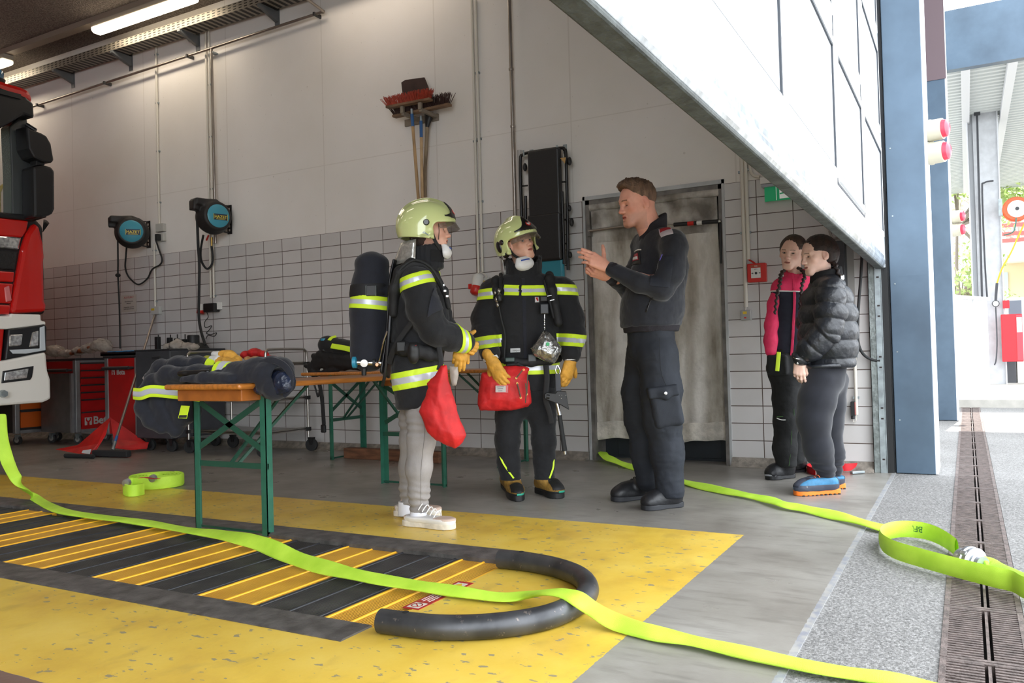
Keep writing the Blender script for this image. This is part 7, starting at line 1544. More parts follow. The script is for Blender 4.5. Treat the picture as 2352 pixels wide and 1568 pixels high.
MB().tube(smooth_path([P(900, 690, -.15), P(912, 630, -.185), P(948, 598, -.18), P(985, 610, -.175), P(1008, 640, -.17), P(1020, 665, -.165)], 5), .007, 8).build('pressure_hose', RUBBER, ba)
for x, y in ((1018, 655), (1022, 668), (1027, 680)): MB().box(P(x, y, -.165), (.014, .012, .012), np.array([RH, FH, ZZ]).T).build('metal_clip', CHROME, ba, bevel=.002)
strap_on(ba, [P(893, 835, -.12), P(905, 800, -.155), P(930, 760, -.185), P(960, 725, -.215)], .028, 'pull_strap')
S = SD(P(870, 760, -.4), P(1060, 860, .1), .005); S.chain([P(900, 800, -.10), P(925, 800, -.165), P(955, 805, -.19), P(985, 812, -.175), P(1010, 818, -.13)], [.022, .024, .024, .022, .02], .02, (ZZ, .7)); sd_obj('waist_belt', S, 0, STRAP, ba, fold=lambda Q: .002*wnoise(Q, 50, 3))
MB().box(P(921, 796, -.19), (.045, .016, .05), np.array([RH, FH, ZZ]).T).build('belt_buckle', BLACK, ba, bevel=.006)
S = SD(P(920, 780, -.4), P(1000, 850, -.05), .004); S.ell(P(950, 812, -.225), (.032, .028, .05), k=.01); S.ell(P(950, 800, -.23), (.028, .024, .03), k=.01); lv = sd_obj('lung_demand_valve', S, 0, BLACK, ba); MB().lathe([(.016, 0), (.014, .012), (0, .014)], P(951, 797, -.235), ZZ*.9-FH*.3, 16).build('red_button', REDP, lv)
strap_on(ba, [P(1000, 760, -.17), P(1008, 795, -.19), P(1012, 830, -.19), P(1008, 850, -.19)], .026, 'hanging_strap')
# red bag on the belt
def redbag(lab, pts, rs, D_, fl, extra=()):
    P_ = mkP(D_); q = [P_(x, y, d) for x, y, d in pts]; S = SD(np.min(q, 0)-.25, np.max(q, 0)+.25, .0055)
    for i in range(len(q)-1): S.cap(q[i], q[i+1], rs[i], rs[i+1], .03, fl)
    return S
# bag: flat pouch outline as a prism, inflated
def pouch(name, lab, cat, outline, Dp, th, m, lean=0., seed=1, amp=.006, vox=.005):
    P_ = mkP(Dp); q = np.array([P_(x, y) for x, y in outline]); c = q.mean(0); U = RH; Vv = ZZ; pl = [((p-c) @ U, (p-c) @ Vv) for p in q]
    S = SD(q.min(0)-.12, q.max(0)+.12, vox, True); X = S.lo[0]+np.arange(S.n[0])*vox; Y = S.lo[1]+np.arange(S.n[1])*vox; Z = S.lo[2]+np.arange(S.n[2])*vox
    GX, GY_, GZ_ = np.meshgrid(X-c[0], Y-c[1], Z-c[2], indexing='ij'); a = GX*U[0]+GY_*U[1]; b = GZ_; dep = GX*FH[0]+GY_*FH[1]
    ins = np.zeros(a.shape, bool); dist = np.full(a.shape, 9., np.float32); n = len(pl)
    for i in range(n):
        (x0, y0), (x1, y1) = pl[i], pl[(i+1) % n]; cnd = ((y0 > b) != (y1 > b)) & (a < (x1-x0)*(b-y0)/(y1-y0+1e-9)+x0); ins ^= cnd
        L2 = (x1-x0)**2+(y1-y0)**2; t = np.clip(((a-x0)*(x1-x0)+(b-y0)*(y1-y0))/L2, 0, 1); dist = np.minimum(dist, np.hypot(a-x0-t*(x1-x0), b-y0-t*(y1-y0)))
    sdf = np.where(ins, -dist, dist); hh = th*np.sqrt(np.clip(-sdf/(th*1.3), 0.0, 1.)) ; S.g = np.where(ins, np.abs(dep)-np.maximum(hh, .004), np.maximum(sdf, np.abs(dep)-.004)).astype(np.float32)*.8
    o = sd_obj(name, S, 0, m, None, fold=lambda Q: amp*wnoise(Q, 24, seed)+amp*.4*np.abs(wnoise(Q, 60, seed+1))); tag(o, lab, cat); return o
pouch('red_bag', 'slack red canvas mask bag hanging from the belt of the left child', 'bag', [(1012, 838), (1025, 838), (1030, 870), (1040, 905), (1052, 950), (1071, 998), (1062, 1015), (1046, 1030), (1030, 1022), (1002, 1012), (980, 990), (963, 945), (975, 915), (983, 890), (980, 880), (998, 862), (1006, 850)], 4.0, .05, REDF, seed=5)
pouch('clear_pouch', 'small grey transparent pouch behind the red bag of the left child', 'pouch', [(1032, 840), (1052, 842), (1054, 862), (1048, 885), (1038, 886), (1034, 868)], 4.1, .02, PLASTBAG, seed=6, amp=.003)
# ---------------------------------------------------------------- child in the middle facing the camera
D = 4.90; P = mkP(D); ft = onZ(1228, 1142)
ch2 = thing('person', 'child facing the camera in helmet and turnout suit, looking up to the man', 'person', (ft[0], ft[1], 0))
fw = unit(-FH*math.cos(.12)+RH*math.sin(.12)); lf = unit(np.cross(ZZ, fw)); lf = lf if np.dot(lf, RH) > 0 else -lf   # lf: towards picture right
HR = hframe(-FH*math.cos(.66)+RH*math.sin(.66), .20, -.20)
hd = Head(P(1192, 560), HR, .222, skin='e4b199', lips='b96a5e', brow='7a5a44', eyes='open', mouth=.6, blush='d08a78', neck=P(1200, 640, .03), neck_r=.2)
core = lowbody([([P(1203, 630), P(1205, 700), P(1208, 800), P(1210, 880)], [.06, .09, .09, .09]), ([P(1135, 665), P(1112, 750, .02), P(1126, 815, -.05)], [.035, .03, .025]), ([P(1290, 665), P(1318, 750, .02), P(1311, 815, -.05)], [.035, .03, .025]),
    ([P(1178, 900), P(1166, 1000, -.02), P(1184, 1105, .02)], [.06, .045, .035]), ([P(1240, 900), P(1250, 1000, -.02), P(1250, 1100)], [.06, .045, .035])], P(1070, 610, -.35), P(1350, 1160, .35))
sd_obj('body', [hd.S, core], 0, SKIN, ch2, colfn=hd.color); hd.eyeballs(ch2, (.35, .25), '5b7080')
helmet(ch2, hd.w((0, -.02, .04)), HR)
S = SD(hd.o-.2, hd.o+.2, .003); S.ell(hd.w((0, -.10, .10)), A(.335, .36, .36)*hd.h, HR, .02); S.ell(hd.w((.0, .42, -.02)), A(.27, .3, .33)*hd.h, HR, .02, True); S.cut(hd.w((0, 0, -.32)), -HR[:, 2]); sd_obj('hair', S, 0, HAIRM, ch2, colfn=strand_col('4e3426', '7c5840', 150, 2), fold=lambda Q: .002*wnoise(Q, 150, 3))
mask(ch2, P(1205, 607, -.07), hframe(-FH*math.cos(.35)+RH*math.sin(.35), .1, -.2), .86)
for c, r in (((.122, -.035, .0), (.012, .022, .036)), ((.114, -.005, -.060), (.012, .030, .018))): MB().ell(hd.w((0, -.02, .04))+HR @ A(*c), r, HR, nu=16, nv=10).build('side_clip', HELMB, ch2)
S = SD(P(1070, 590, -.4), P(1355, 910, .4), .006); fl = (fw, 1.5)
S.chain([P(1206, 716), P(1207, 740), P(1210, 790), P(1212, 850), P(1212, 890)], [.205, .192, .178, .172, .160], .05, fl)
S.cap(P(1190, 655), P(1138, 668), .07, .078, .06); S.cap(P(1222, 652), P(1286, 666), .07, .078, .06)
S.chain([P(1130, 672), P(1113, 730, .0), P(1113, 770, -.06), P(1126, 812, -.20)], [.074, .070, .066, .058], .04); S.chain([P(1295, 672), P(1312, 730, .0), P(1316, 770, -.03), P(1311, 812, -.12)], [.074, .070, .066, .058], .04)
for i in range(28):
    a = 2*PI*i/28; c = P(1204, 628, .02)+(fw*math.cos(a)*.08+lf*math.sin(a)*.088); hh = .092-.075*max(0, math.cos(a))**2+.008*(math.sin(a)); S.cap(c-ZZ*.03, c+ZZ*hh+fw*.004+(lf*math.sin(a)+fw*math.cos(a))*.012, .013, .010, .012)
S.ell(P(1204, 605, -.0), (.076, .076, .075), None, .01, True); S.cut(P(1212, 898), -ZZ, .008)
for sx in (1126, 1311): S.cut(P(sx, 828, -.04), -ZZ, .006) if False else None
jk = sd_obj('turnout_jacket', S, 0, BLK, ch2, fold=lambda Q: .006*wnoise(Q*A(1, 1, .9), 16, 51)+.0045*np.abs(wnoise(Q, 34, 52)))
zx = lambda q: pix(q)
def pix(q): d = q-CC; z = d @ CF; return 1176+FPX*(d @ CR)/z, 784-FPX*(d @ CU)/z
def xin(a, b): return lambda q, n: a < pix(q)[0] < b and np.dot(n, -FH) > -.25
band(jk, ch2, P(1185, 667, -.1), unit(ZZ+RH*.07), .062, xin(1158, 1192)); band(jk, ch2, P(1225, 667, -.1), ZZ, .062, xin(1198, 1256)); band(jk, ch2, P(1285, 665, -.05), unit(ZZ+RH*.05), .062, xin(1272, 1400)); band(jk, ch2, P(1110, 676, -.05), unit(ZZ-RH*.04), .062, xin(1000, 1133))
band(jk, ch2, P(1118, 787), unit(ZZ-RH*.12), .070, lambda q, n: pix(q)[0] < 1152); band(jk, ch2, P(1312, 782), unit(ZZ-RH*-.10), .072, lambda q, n: pix(q)[0] > 1278)
band(jk, ch2, P(1212, 845), ZZ, .072, lambda q, n: 1150 < pix(q)[0] < 1290)
band(jk, ch2, P(1204, 720, -.1), RH, .02, lambda q, n: 1180 < pix(q)[0] < 1225 and 640 < pix(q)[1] < 890 and np.dot(n, FH) < 0, mats=[NAVY, NAVY], name='front_flap', off=.0012)
rect_patch(jk, ch2, P(1184, 804, -.2), RH, ZZ, -FH, .028, .012, mat('patch_light', 'cdd0d4', .6), 'brand_patch', off=.006)
text('texport', .016, P(1187, 804, -.158), RH, ZZ, INK, 'lettering', ch2, .0006); MB().prism([(-.006, .006), (0, 0), (-.003, -.004), (.004, .001)], P(1177, 804, -.13), RH, ZZ, -FH, 0, .001).build('patch_logo', REDP, ch2) if False else None
rect_patch(jk, ch2, P(1234, 686, -.2), RH, ZZ, -FH, .012, .016, mat('crest_white', 'd3cfd0', .6), 'crest_patch', off=.005); rect_patch(jk, ch2, P(1234, 685, -.2), unit(RH+ZZ*.5), unit(ZZ-RH*.5), -FH, .005, .010, REDP, 'crest_shield', off=.007)
# trousers
S = SD(P(1110, 860, -.35), P(1310, 1130, .35), .0055); S.cap(P(1211, 880), P(1211, 905), .15, .15, .05, fl)
S.chain([P(1176, 905), P(1168, 955, -.01), P(1166, 1010, -.02), P(1169, 1060, -.0), P(1174, 1105, .02)], [.085, .076, .070, .064, .060], .03); S.chain([P(1243, 900), P(1246, 955, -.01), P(1249, 1010, -.02), P(1250, 1060), P(1251, 1100)], [.085, .078, .070, .064, .060], .03)
S.cut(P(1212, 1101), -ZZ, .006)
tr = sd_obj('trousers', S, 0, BLK, ch2, fold=lambda Q: .004*wnoise(Q*A(1, 1, .8), 18, 5)+.004*np.abs(wnoise(Q*A(1, 1, 1.6), 36, 6)))
MB().ribbon(smooth_path([P(1146, 1040, -.045), P(1155, 1062, -.07), P(1168, 1082, -.06), P(1180, 1098, -.055)], 4), -FH, .010, .003).build('leg_piping', HIVIZ, tr); MB().ribbon(smooth_path([P(1272, 1055, -.045), P(1271, 1072, -.055), P(1266, 1088, -.06), P(1262, 1098, -.06)], 4), -FH, .010, .003).build('leg_piping', HIVIZ, tr)
# mountain boots
BT = mat('boot_ochre', '8f6d2e', .75, var=.3, vscale=40); BS = mat('boot_black_rubber', '1a1b1c', .6); LC = mat('boot_laces', 'a58a3c', .7); TURQ = mat('boot_turquoise', '2c9a80', .5)
for (hx, hy, tx, ty, ak) in ((1163, 1116, 1192, 1153, P(1174, 1096, .02)), (1239, 1130, 1288, 1146, P(1250, 1096, 0))):
    sh, PP, dd, sd2 = shoe(ch2, onZ(hx, hy), onZ(tx, ty), .105, .11, ak, BT, BS, name='hiking_boot', laces=LC, sole_h=.034, collar=.052)
    rect_patch(sh, sh, PP(.93, 0, .045), sd2, dd, ZZ, .07, .038, BS, 'toe_cap', off=.002, depth=.08); rect_patch(sh, sh, PP(.5, 0, .036), dd, ZZ, -FH, .2, .008, BS, 'rand', off=.0025, depth=.3)
    MB().tube(smooth_path([PP(.80, -.48, .040), PP(.97, -.25, .042), PP(1.0, 0.1, .042)], 4), .006, 8, flat=.6).build('turquoise_insert', TURQ, sh); MB().tube(smooth_path([PP(.12, -.45, .03), PP(.02, -.2, .03), PP(.0, 0.1, .03)], 4), .006, 8).build('heel_insert', mat('boot_red', 'b03a2a', .5), sh)
# gloves
KN = mat('white_knit', '', .9)
S = SD(*hbounds(P(1135, 850, -.07)), .0032); hand(S, P(1130, 830, -.24), unit(-ZZ*.85+RH*.45-FH*.1), unit(-RH*.5-FH*.75), side=1, size=.98, curl=((.15, .2, .15), (.2, .25, .2), (.25, .3, .2), (.3, .35, .3)), r=1.45, thumb=(.75, .65, -.1), spread=.02)
if True: sd_obj('work_glove', S, 0, LEATH, ch2, fold=GF(5))
S = SD(*hbounds(P(1308, 850, -.07)), .0032); hand(S, P(1311, 829, -.13), unit(-ZZ*.92-RH*.30-FH*.1), unit(RH*.65-FH*.65), side=-1, size=.98, curl=((.2, .35, .3), (.3, .4, .3), (.35, .5, .3), (.4, .5, .4)), r=1.45, thumb=(.95, .35, -.2), spread=.03); sd_obj('work_glove', S, 0, LEATH, ch2, fold=GF(6))
for c, a in ((P(1127, 822, -.22), unit(-ZZ+RH*.3)), (P(1311, 822, -.125), -ZZ)): MB().tube([c-a*.008, c+a*.012], [.047, .045], 24).build('knit_cuff', KN, ch2)
# apparatus harness of the middle child
h2 = thing('apparatus_harness', 'black shoulder harness with hose and clips worn over the jacket of the middle child', 'harness', P(1212, 830, -.12))
def cords(par, pts, rs, nm, m_=STRAP, k=.015, vox=.004, fl_=None, am=.001):
    q = [P(x, y, d) for x, y, d in pts]; S = SD(np.min(q, 0)-.07, np.max(q, 0)+.07, vox); S.chain(q, rs, k, fl_); return sd_obj(nm, S, 0, m_, par, fold=lambda Q: am*wnoise(Q, 70, 3))
cords(h2, [(1140, 640, .02), (1137, 645, -.06), (1139, 665, -.11), (1143, 690, -.13)], [.022, .024, .02, .015], 'shoulder_strap'); cords(h2, [(1262, 632, .02), (1262, 640, -.06), (1268, 665, -.10), (1275, 700, -.12), (1282, 740, -.13)], [.026, .028, .026, .022, .026], 'shoulder_strap')
cords(h2, [(1150, 630, .0), (1150, 640, -.07), (1149, 665, -.13)], [.012, .012, .011], 'hose_end'); cords(h2, [(1250, 645, -.08), (1262, 690, -.125), (1272, 730, -.135)], [.009, .009, .009], 'air_hose')
MB().tube(smooth_path([P(1146, 705, -.15), P(1152, 735, -.15), P(1160, 770, -.15), P(1158, 820, -.15), P(1160, 835, -.12)], 5), .006, 8).build('pressure_hose', RUBBER, h2)
for x, y, r in ((1137, 672, .008), (1146, 668, .010), (1141, 688, .012), (1143, 700, .010), (1147, 680, .013)): MB().ell(P(x, y, -.155), (r, r, r*1.5), nu=12, nv=8).build('metal_coupling', mat('nickel', '9a958c', .3, .9), h2)
MB().lathe([(.013, -.02), (.017, -.015), (.017, .015), (.012, .02)], P(1147, 684, -.16), ZZ, 14).build('black_coupling', BLACK, h2)
cords(h2, [(1155, 825, -.12), (1185, 832, -.135), (1220, 832, -.135), (1262, 828, -.12), (1285, 822, -.06)], [.018]*5, 'waist_belt', fl_=(ZZ, .75)); MB().box(P(1222, 822, -.15), (.05, .016, .045), np.array([RH, FH, ZZ]).T).build('belt_buckle', mat('buckle_grey', '3a3f42', .4), h2, bevel=.006)
MB().box(P(1171, 826, -.155), (.055, .02, .026), np.array([RH, FH, ZZ]).T).build('green_clip', mat('clip_green', '3a4c46', .45), h2, bevel=.006)
MB().box(P(1250, 709, -.15), (.048, .022, .060), np.array([RH, FH, ZZ]).T).build('radio_monitor', mat('monitor_dark', '24262b', .35), h2, bevel=.005); MB().box(P(1249, 686, -.145), (.04, .015, .03), np.array([RH, FH, ZZ]).T).build('monitor_tag', BLACK, h2, bevel=.004)
MB().tube([P(1251, 722, -.155), P(1251, 756, -.16)], .003, 6).build('lanyard', CHROME, h2)
for y in (735, 745, 752): MB().ell(P(1251, y, -.16), (.006, .004, .010), nu=10, nv=6).build('lanyard_link', CHROME, h2)
for x, y in ((1262, 680), (1268, 690)): MB().tube([P(x-5, y, -.15), P(x+5, y-2, -.15)], .003, 6).build('metal_clip', CHROME, h2)
strap_on(h2, [P(1254, 838, -.14), P(1256, 870, -.15), P(1253, 915, -.15), P(1262, 945, -.15), P(1267, 972, -.15)], .034, 'hanging_strap', -FH*.9-RH*.2)
# silver pouch
FOIL = mat('silver_pouch', '9a9a98', .22, .8, var=.35, vscale=30, bump=.7, bscale=35)
sp2 = pouch('silver_pouch', 'crumpled silver pouch with a green dot clipped to the chest of the middle child', 'pouch', [(1248, 758), (1262, 764), (1290, 798), (1288, 812), (1272, 834), (1252, 828), (1225, 815), (1218, 800), (1232, 785)], 4.70, .035, FOIL, seed=9, amp=.006, vox=.0045)
P5 = mkP(4.655); MB().lathe([(0, 0), (.011, 0), (.010, .003), (0, .003)], P5(1258, 790), -FH, 16, caps=False).build('green_dot', mat('green_led', '17a35c', .3), sp2)
# red bag, middle child
rb = pouch('red_bag', 'red canvas bag with laced flap and white label hanging before the middle child', 'bag', [(1166, 838), (1195, 838), (1216, 846), (1210, 865), (1214, 880), (1218, 905), (1219, 925), (1212, 933), (1170, 944), (1135, 943), (1103, 940), (1098, 928), (1102, 880), (1108, 858), (1135, 850)], 4.71, .05, REDF, seed=8, amp=.006)
P5 = mkP(4.65); MB().box(P5(1153, 893), (.07, .004, .042), np.array([unit(RH-ZZ*.03), FH, unit(ZZ+RH*.03)]).T).build('label_window', mat('label_plastic', 'c14a4c', .2), rb); MB().box(P5(1150, 893)-FH*.003, (.058, .003, .034), np.array([unit(RH-ZZ*.03), FH, unit(ZZ+RH*.03)]).T).build('label', LG, rb)
for k in range(3): MB().box(P5(1149, 888+k*4.5)-FH*.0055, (.04-.008*k, .001, .002), None if False else np.array([RH, FH, ZZ]).T).build('label_line', INK, rb)
for pts in ([(1186, 868), (1200, 850)], [(1188, 880), (1196, 912)], [(1207, 880), (1209, 900), (1207, 925)], [(1212, 858), (1210, 905)]): MB().tube([P5(*p) for p in pts], .0035, 6).build('lacing', mat('lace_olive', '5a5040', .8), rb)
for x, y in ((1186, 868), (1203, 849), (1188, 880), (1196, 913), (1210, 905)): MB().lathe([(.003, 0), (.006, 0), (.006, .002), (.003, .002)], P5(x, y), -FH, 12, caps=False).build('eyelet', mat('brass', '', .3, .9), rb)
cords(rb, [(1165, 838, -.2), (1190, 836, -.2), (1202, 842, -.19)], [.008, .008, .007], 'handle')
# axe
axe = thing('fire_axe', 'small fire axe in black leather holder hanging at the belt of the middle child', 'axe', P(1300, 1040, -.17))
X4 = mkP(4.72); m = MB(); pol = [(1250, 905), (1256, 901), (1275, 903), (1280, 897), (1300, 898), (1307, 941), (1288, 930), (1275, 925), (1256, 918), (1250, 914)]; q = [X4(*p) for p in pol]; n = len(q)
m.add([p-FH*.012 for p in q]+[p+FH*.012 for p in q], [tuple(range(n)), tuple(range(2*n-1, n-1, -1))]+[(i, (i+1) % n, (i+1) % n+n, i+n) for i in range(n)]); m.build('leather_sheath', mat('black_leather', '141416', .45), axe, bevel=.004)
MB().tube([X4(1255, 910), X4(1262, 911)], .018, 14).build('axe_poll', mat('black_leather', '', .4), axe)
for x, y in ((1256, 911), (1284, 907), (1290, 907), (1289, 914), (1299, 907)): MB().ell(X4(x, y)-FH*.014, (.003, .003, .003), nu=8, nv=6).build('rivet', CHROME, axe)
MB().ribbon([X4(1281, 858), X4(1282, 880), X4(1284, 915)], -FH, .03, .006).build('hanging_loop', mat('loop_grey', '3e4148', .6), axe); MB().tube(smooth_path([X4(1280, 838), X4(1276, 850), X4(1282, 860), X4(1287, 852), X4(1281, 838)], 4), .003, 6).build('snap_hook', CHROME, axe)
MB().tube([X4(1279, 925), X4(1286, 955)], .0105, 12).build('steel_neck', CHROME, axe); MB().tube([X4(1285, 953), X4(1292, 1000), X4(1297, 1035)], [.013, .0135, .0155], 14).build('rubber_grip', RUBBER, axe); MB().tube([X4(1297, 1035), X4(1298, 1043)], .009, 12).build('butt_end', CHROME, axe)
# ---------------------------------------------------------------- girl in pink and navy
D = 5.30; P = mkP(D); ft = onZ(1795, 1098)
g1_ = thing('person', 'girl with two long braids in pink and navy jacket and black work trousers', 'person', (ft[0], ft[1], 0))
HR = hframe(-FH*math.cos(.62)-RH*math.sin(.62), -.10, .16)
hd = Head(P(1819, 580), HR, .224, skin='e9c0ad', lips='b4695c', brow='4a362b', eyes='open', blush='d29080', neck=P(1832, 655, .03), neck_r=.19)
fw = unit(-FH*math.cos(.25)-RH*math.sin(.25))
core = lowbody([([P(1830, 650), P(1822, 720), P(1812, 800), P(1810, 850)], [.05, .08, .08, .08]), ([P(1790, 660), P(1772, 740), P(1770, 800)], [.03, .028, .022]), ([P(1808, 850), P(1806, 960), P(1805, 1068)], [.05, .04, .03]), ([P(1828, 850, .1), P(1826, 960, .12), P(1822, 1060, .14)], [.05, .04, .03])], P(1740, 630, -.3), P(1870, 1110, .35))
sd_obj('body', [hd.S, core], 0, SKIN, g1_, colfn=hd.color); hd.eyeballs(g1_, (-.1, -.2), '4a3a2c')
def girl_hair(root, hd, HR, c1, c2, part=True):
    S = SD(hd.o-.2, hd.o+.2, .0028); h = hd.h; w = hd.w; S.ell(w((0, -.080, .15)), A(.345, .415, .375)*h, HR, .01); S.ell(w((0, -.25, -.08)), A(.25, .22, .28)*h, HR, .1)
    S.ell(w((0, .42, -.04)), A(.265, .30, .30)*h, HR, .015, True)
    for q in (-1, 1): S.ell(w((q*.36, .12, -.12)), A(.16, .20, .22)*h, HR, .02, True)
    S.cut(w((0, -.3, -.30)), HR @ A(0, .35, -1), .01)
    return sd_obj('hair', S, 0, HAIRM, root, colfn=strand_col(c1, c2, 160, 2), fold=lambda Q: .0016*wnoise(Q*A(1, 1, 1), 120, 3)+.001*wnoise(Q, 260, 4))
girl_hair(g1_, hd, HR, '2a1d17', '4c382c')
braid(g1_, [hd.w((-.27, -.22, -.22)), P(1799, 622, -.03), P(1791, 652, -.12), P(1783, 690, -.155), P(1780, 722, -.155)], .0165, '1e1410', '33241c')
braid(g1_, [hd.w((.27, -.22, -.22)), P(1846, 625, -.06), P(1842, 655, -.13), P(1838, 700, -.15), P(1837, 732, -.15)], .0155, '1e1410', '33241c')
PINK = mat('pink_softshell', 'dc2e5c', .7, var=.12, vscale=12, bump=.08, bscale=200); NVY = mat('navy_softshell', '171a2b', .75, bump=.08, bscale=200)
S = SD(P(1735, 600, -.35), P(1890, 840, .35), .005); fl = (fw, 1.45)
S.chain([P(1822, 692), P(1819, 720), P(1814, 770), P(1812, 805)], [.134, .130, .126, .128], .05, fl); S.cap(P(1822, 650), P(1795, 660), .05, .058, .05); S.cap(P(1836, 650), P(1862, 662, .05), .05, .058, .05)
for i in range(24): a = 2*PI*i/24; c = P(1831, 640, .02)+(fw*math.cos(a)*.064+np.cross(ZZ, fw)*math.sin(a)*.068); S.cap(c-ZZ*.03, c+ZZ*(.040-.02*math.cos(a)), .010, .009, .01)
S.ell(P(1831, 618, .0), (.058, .058, .06), None, .008, True); S.cut(P(1812, 815), -ZZ, .006)
jk = sd_obj('jacket', S, 0, NVY, g1_, fold=lambda Q: .004*wnoise(Q, 18, 61)+.002*np.abs(wnoise(Q, 40, 62)))
S = SD(P(1735, 620, -.35), P(1900, 830, .35), .005); S.chain([P(1792, 665, .01), P(1781, 700, .0), P(1773, 745, -.02), P(1770, 780, -.04), P(1770, 806, -.05)], [.048, .044, .040, .038, .034], .03); S.chain([P(1864, 662, .05), P(1872, 720, .05), P(1872, 780, .05)], [.056, .05, .044], .03)
sd_obj('pink_sleeves', S, 0, PINK, g1_, fold=lambda Q: .003*wnoise(Q, 24, 63)+.003*np.abs(wnoise(Q, 50, 64)))
pz = P(1815, 668, -.1); patch(jk, 'pink_yoke', [(pz, unit(-ZZ-RH*.10))], PINK, g1_, None, (), None, .003, .002)
band(jk, g1_, pz, unit(ZZ+RH*.10), .008, lambda q, n: np.dot(n, -FH) > -.1, mats=[WHITEINK, WHITEINK], name='white_piping', off=.005)
band(jk, g1_, P(1824, 720, -.1), unit(RH+ZZ*-.08), .016, lambda q, n: np.dot(n, FH) < 0 and pix(q)[1] < 835, mats=[PINK, PINK], name='pink_zip', off=.005)
WT = mat('work_trousers_black', '191a1b', .85, var=.15, bump=.12, bscale=200)
S = SD(P(1745, 790, -.3), P(1880, 1100, .4), .0055); S.cap(P(1812, 808), P(1810, 840), .135, .13, .04, fl)
S.chain([P(1804, 850), P(1806, 920), P(1806, 965), P(1803, 1030), P(1806, 1062)], [.098, .082, .076, .070, .066], .04); S.chain([P(1828, 850, .09), P(1828, 960, .12), P(1826, 1050, .14)], [.09, .074, .06], .04); S.cut(P(1805, 1072), -ZZ, .006)
S.box(P(1787, 838, -.07), (.035, .06, .062), None, .015, .02)
tr = sd_obj('work_trousers', S, 0, WT, g1_, fold=lambda Q: .004*wnoise(Q*A(1, 1, .8), 18, 5)+.003*np.abs(wnoise(Q*A(1, 1, 1.5), 36, 6)))
MB().ribbon([P(1789, 808, -.145), P(1787, 830, -.148), P(1785, 852, -.145)], -FH, .026, .004).build('yellow_pocket_stripe', HIVIZ, tr); MB().tube(smooth_path([P(1784, 960, -.065), P(1795, 964, -.08), P(1809, 964, -.08)], 4), .003, 6).build('reflective_piping', WHITEINK, tr)
GS = mat('green_stitch', '3f6b2c', .7)
for pts in ([(1822, 860, -.09), (1824, 955, -.078)], [(1784, 957, -.07), (1824, 955, -.078)], [(1820, 965, -.08), (1816, 1040, -.075), (1812, 1070, -.07)]): MB().tube([P(*p) for p in pts], .0013, 5).build('stitching', GS, tr)
sh, PP, dd, sd2 = shoe(g1_, onZ(1820, 1096), onZ(1760, 1102), .10, .09, P(1806, 1062), SHB, SHB, name='work_shoe', collar=.05, laces=BLACK); MB().tube(smooth_path([PP(.8, -.45, .03), PP(.98, -.2, .032), PP(1.0, .1, .03)], 4), .006, 6).build('toe_highlight', mat('shoe_grey', '8a8c90', .4), sh)
shoe(g1_, onZ(1845, 1082), onZ(1800, 1086), .10, .09, P(1824, 1050, .14), SHB, SHB, name='work_shoe', collar=.05)
# ---------------------------------------------------------------- girl in black puffer jacket
D = 4.80; P = mkP(D); ft = onZ(1885, 1130)
g2_ = thing('person', 'girl in black puffer jacket and navy sweatpants with blue and orange sneakers', 'person', (ft[0], ft[1], 0))
HR = hframe(-RH*math.cos(.18)-FH*math.sin(.18), -.14, 0)
hd = Head(P(1877, 586), HR, .228, skin='e8c1b0', lips='b8756a', brow='3e2e28', eyes='open', blush='d39a8b', neck=P(1898, 660, .0), neck_r=.19)
fw = unit(-RH*math.cos(.3)-FH*math.sin(.3))
S1 = SD(*hbounds(P(1826, 850, -.08)), .0022); hand(S1, P(1836, 828, -.09), unit(-ZZ-RH*.05), unit(-FH*.8-RH*.5), side=-1, size=.86, curl=(.3, .45, .55, .6), thumb=(.35, .85, -.5))
S2 = SD(*hbounds(P(1835, 850, .0)), .0022); hand(S2, P(1848, 830, -.01), unit(-ZZ*.8-RH*.5), unit(FH*.5-RH*.5), side=1, size=.86, curl=(.4, .5, .5, .5))
core = lowbody([([P(1898, 655), P(1905, 720), P(1900, 820), P(1898, 870)], [.05, .085, .085, .085]), ([P(1905, 670, -.12), P(1898, 765, -.14), P(1838, 822, -.09)], [.035, .03, .022]), ([P(1885, 670, .12), P(1875, 765, .12), P(1848, 828, -.01)], [.035, .03, .022]), ([P(1885, 860, -.06), P(1872, 960, -.07), P(1893, 1098, -.07)], [.05, .045, .03]), ([P(1910, 860, .06), P(1905, 960, .08), P(1915, 1095, .1)], [.05, .045, .03])], P(1810, 640, -.3), P(1980, 1130, .35))
sd_obj('body', [hd.S, S1, S2, core], 0, SKIN, g2_, colfn=hd.color); hd.eyeballs(g2_, (0, -.1), '4a3a2c')
girl_hair(g2_, hd, HR, '17100e', '35221b')
braid(g2_, [hd.w((-.26, -.32, -.12)), P(1917, 602, -.05), P(1922, 618, -.08), P(1930, 636, -.1), P(1936, 652, -.11)], .017, '140e0c', '33211a')
MB().box(P(1934, 637, -.115), (.022, .02, .03), np.array([RH, FH, ZZ]).T).build('hair_clip', CHROME, g2_, bevel=.006)
PUF = mat('puffer_nylon', '202329', .42, var=.15, vscale=14, bump=.35, bscale=45, spec=.6); HC = mat('black_fleece', '111113', .95)
S = SD(P(1800, 590, -.45), P(1985, 860, .4), .0055); fl = (fw, 1.22)
S.chain([P(1900, 698), P(1901, 730), P(1902, 780), P(1904, 822)], [.155, .160, .162, .158], .05, fl); S.cap(P(1898, 650), P(1908, 668, -.11), .06, .075, .05)
S.cut(P(1900, 840), -ZZ, .012)
def quilt(Q, z0, p): t = (Q[:, 2]-z0)/p; return .016*(np.abs(np.sin(PI*t))**.55)-.006
z0 = P(1900, 700)[2]
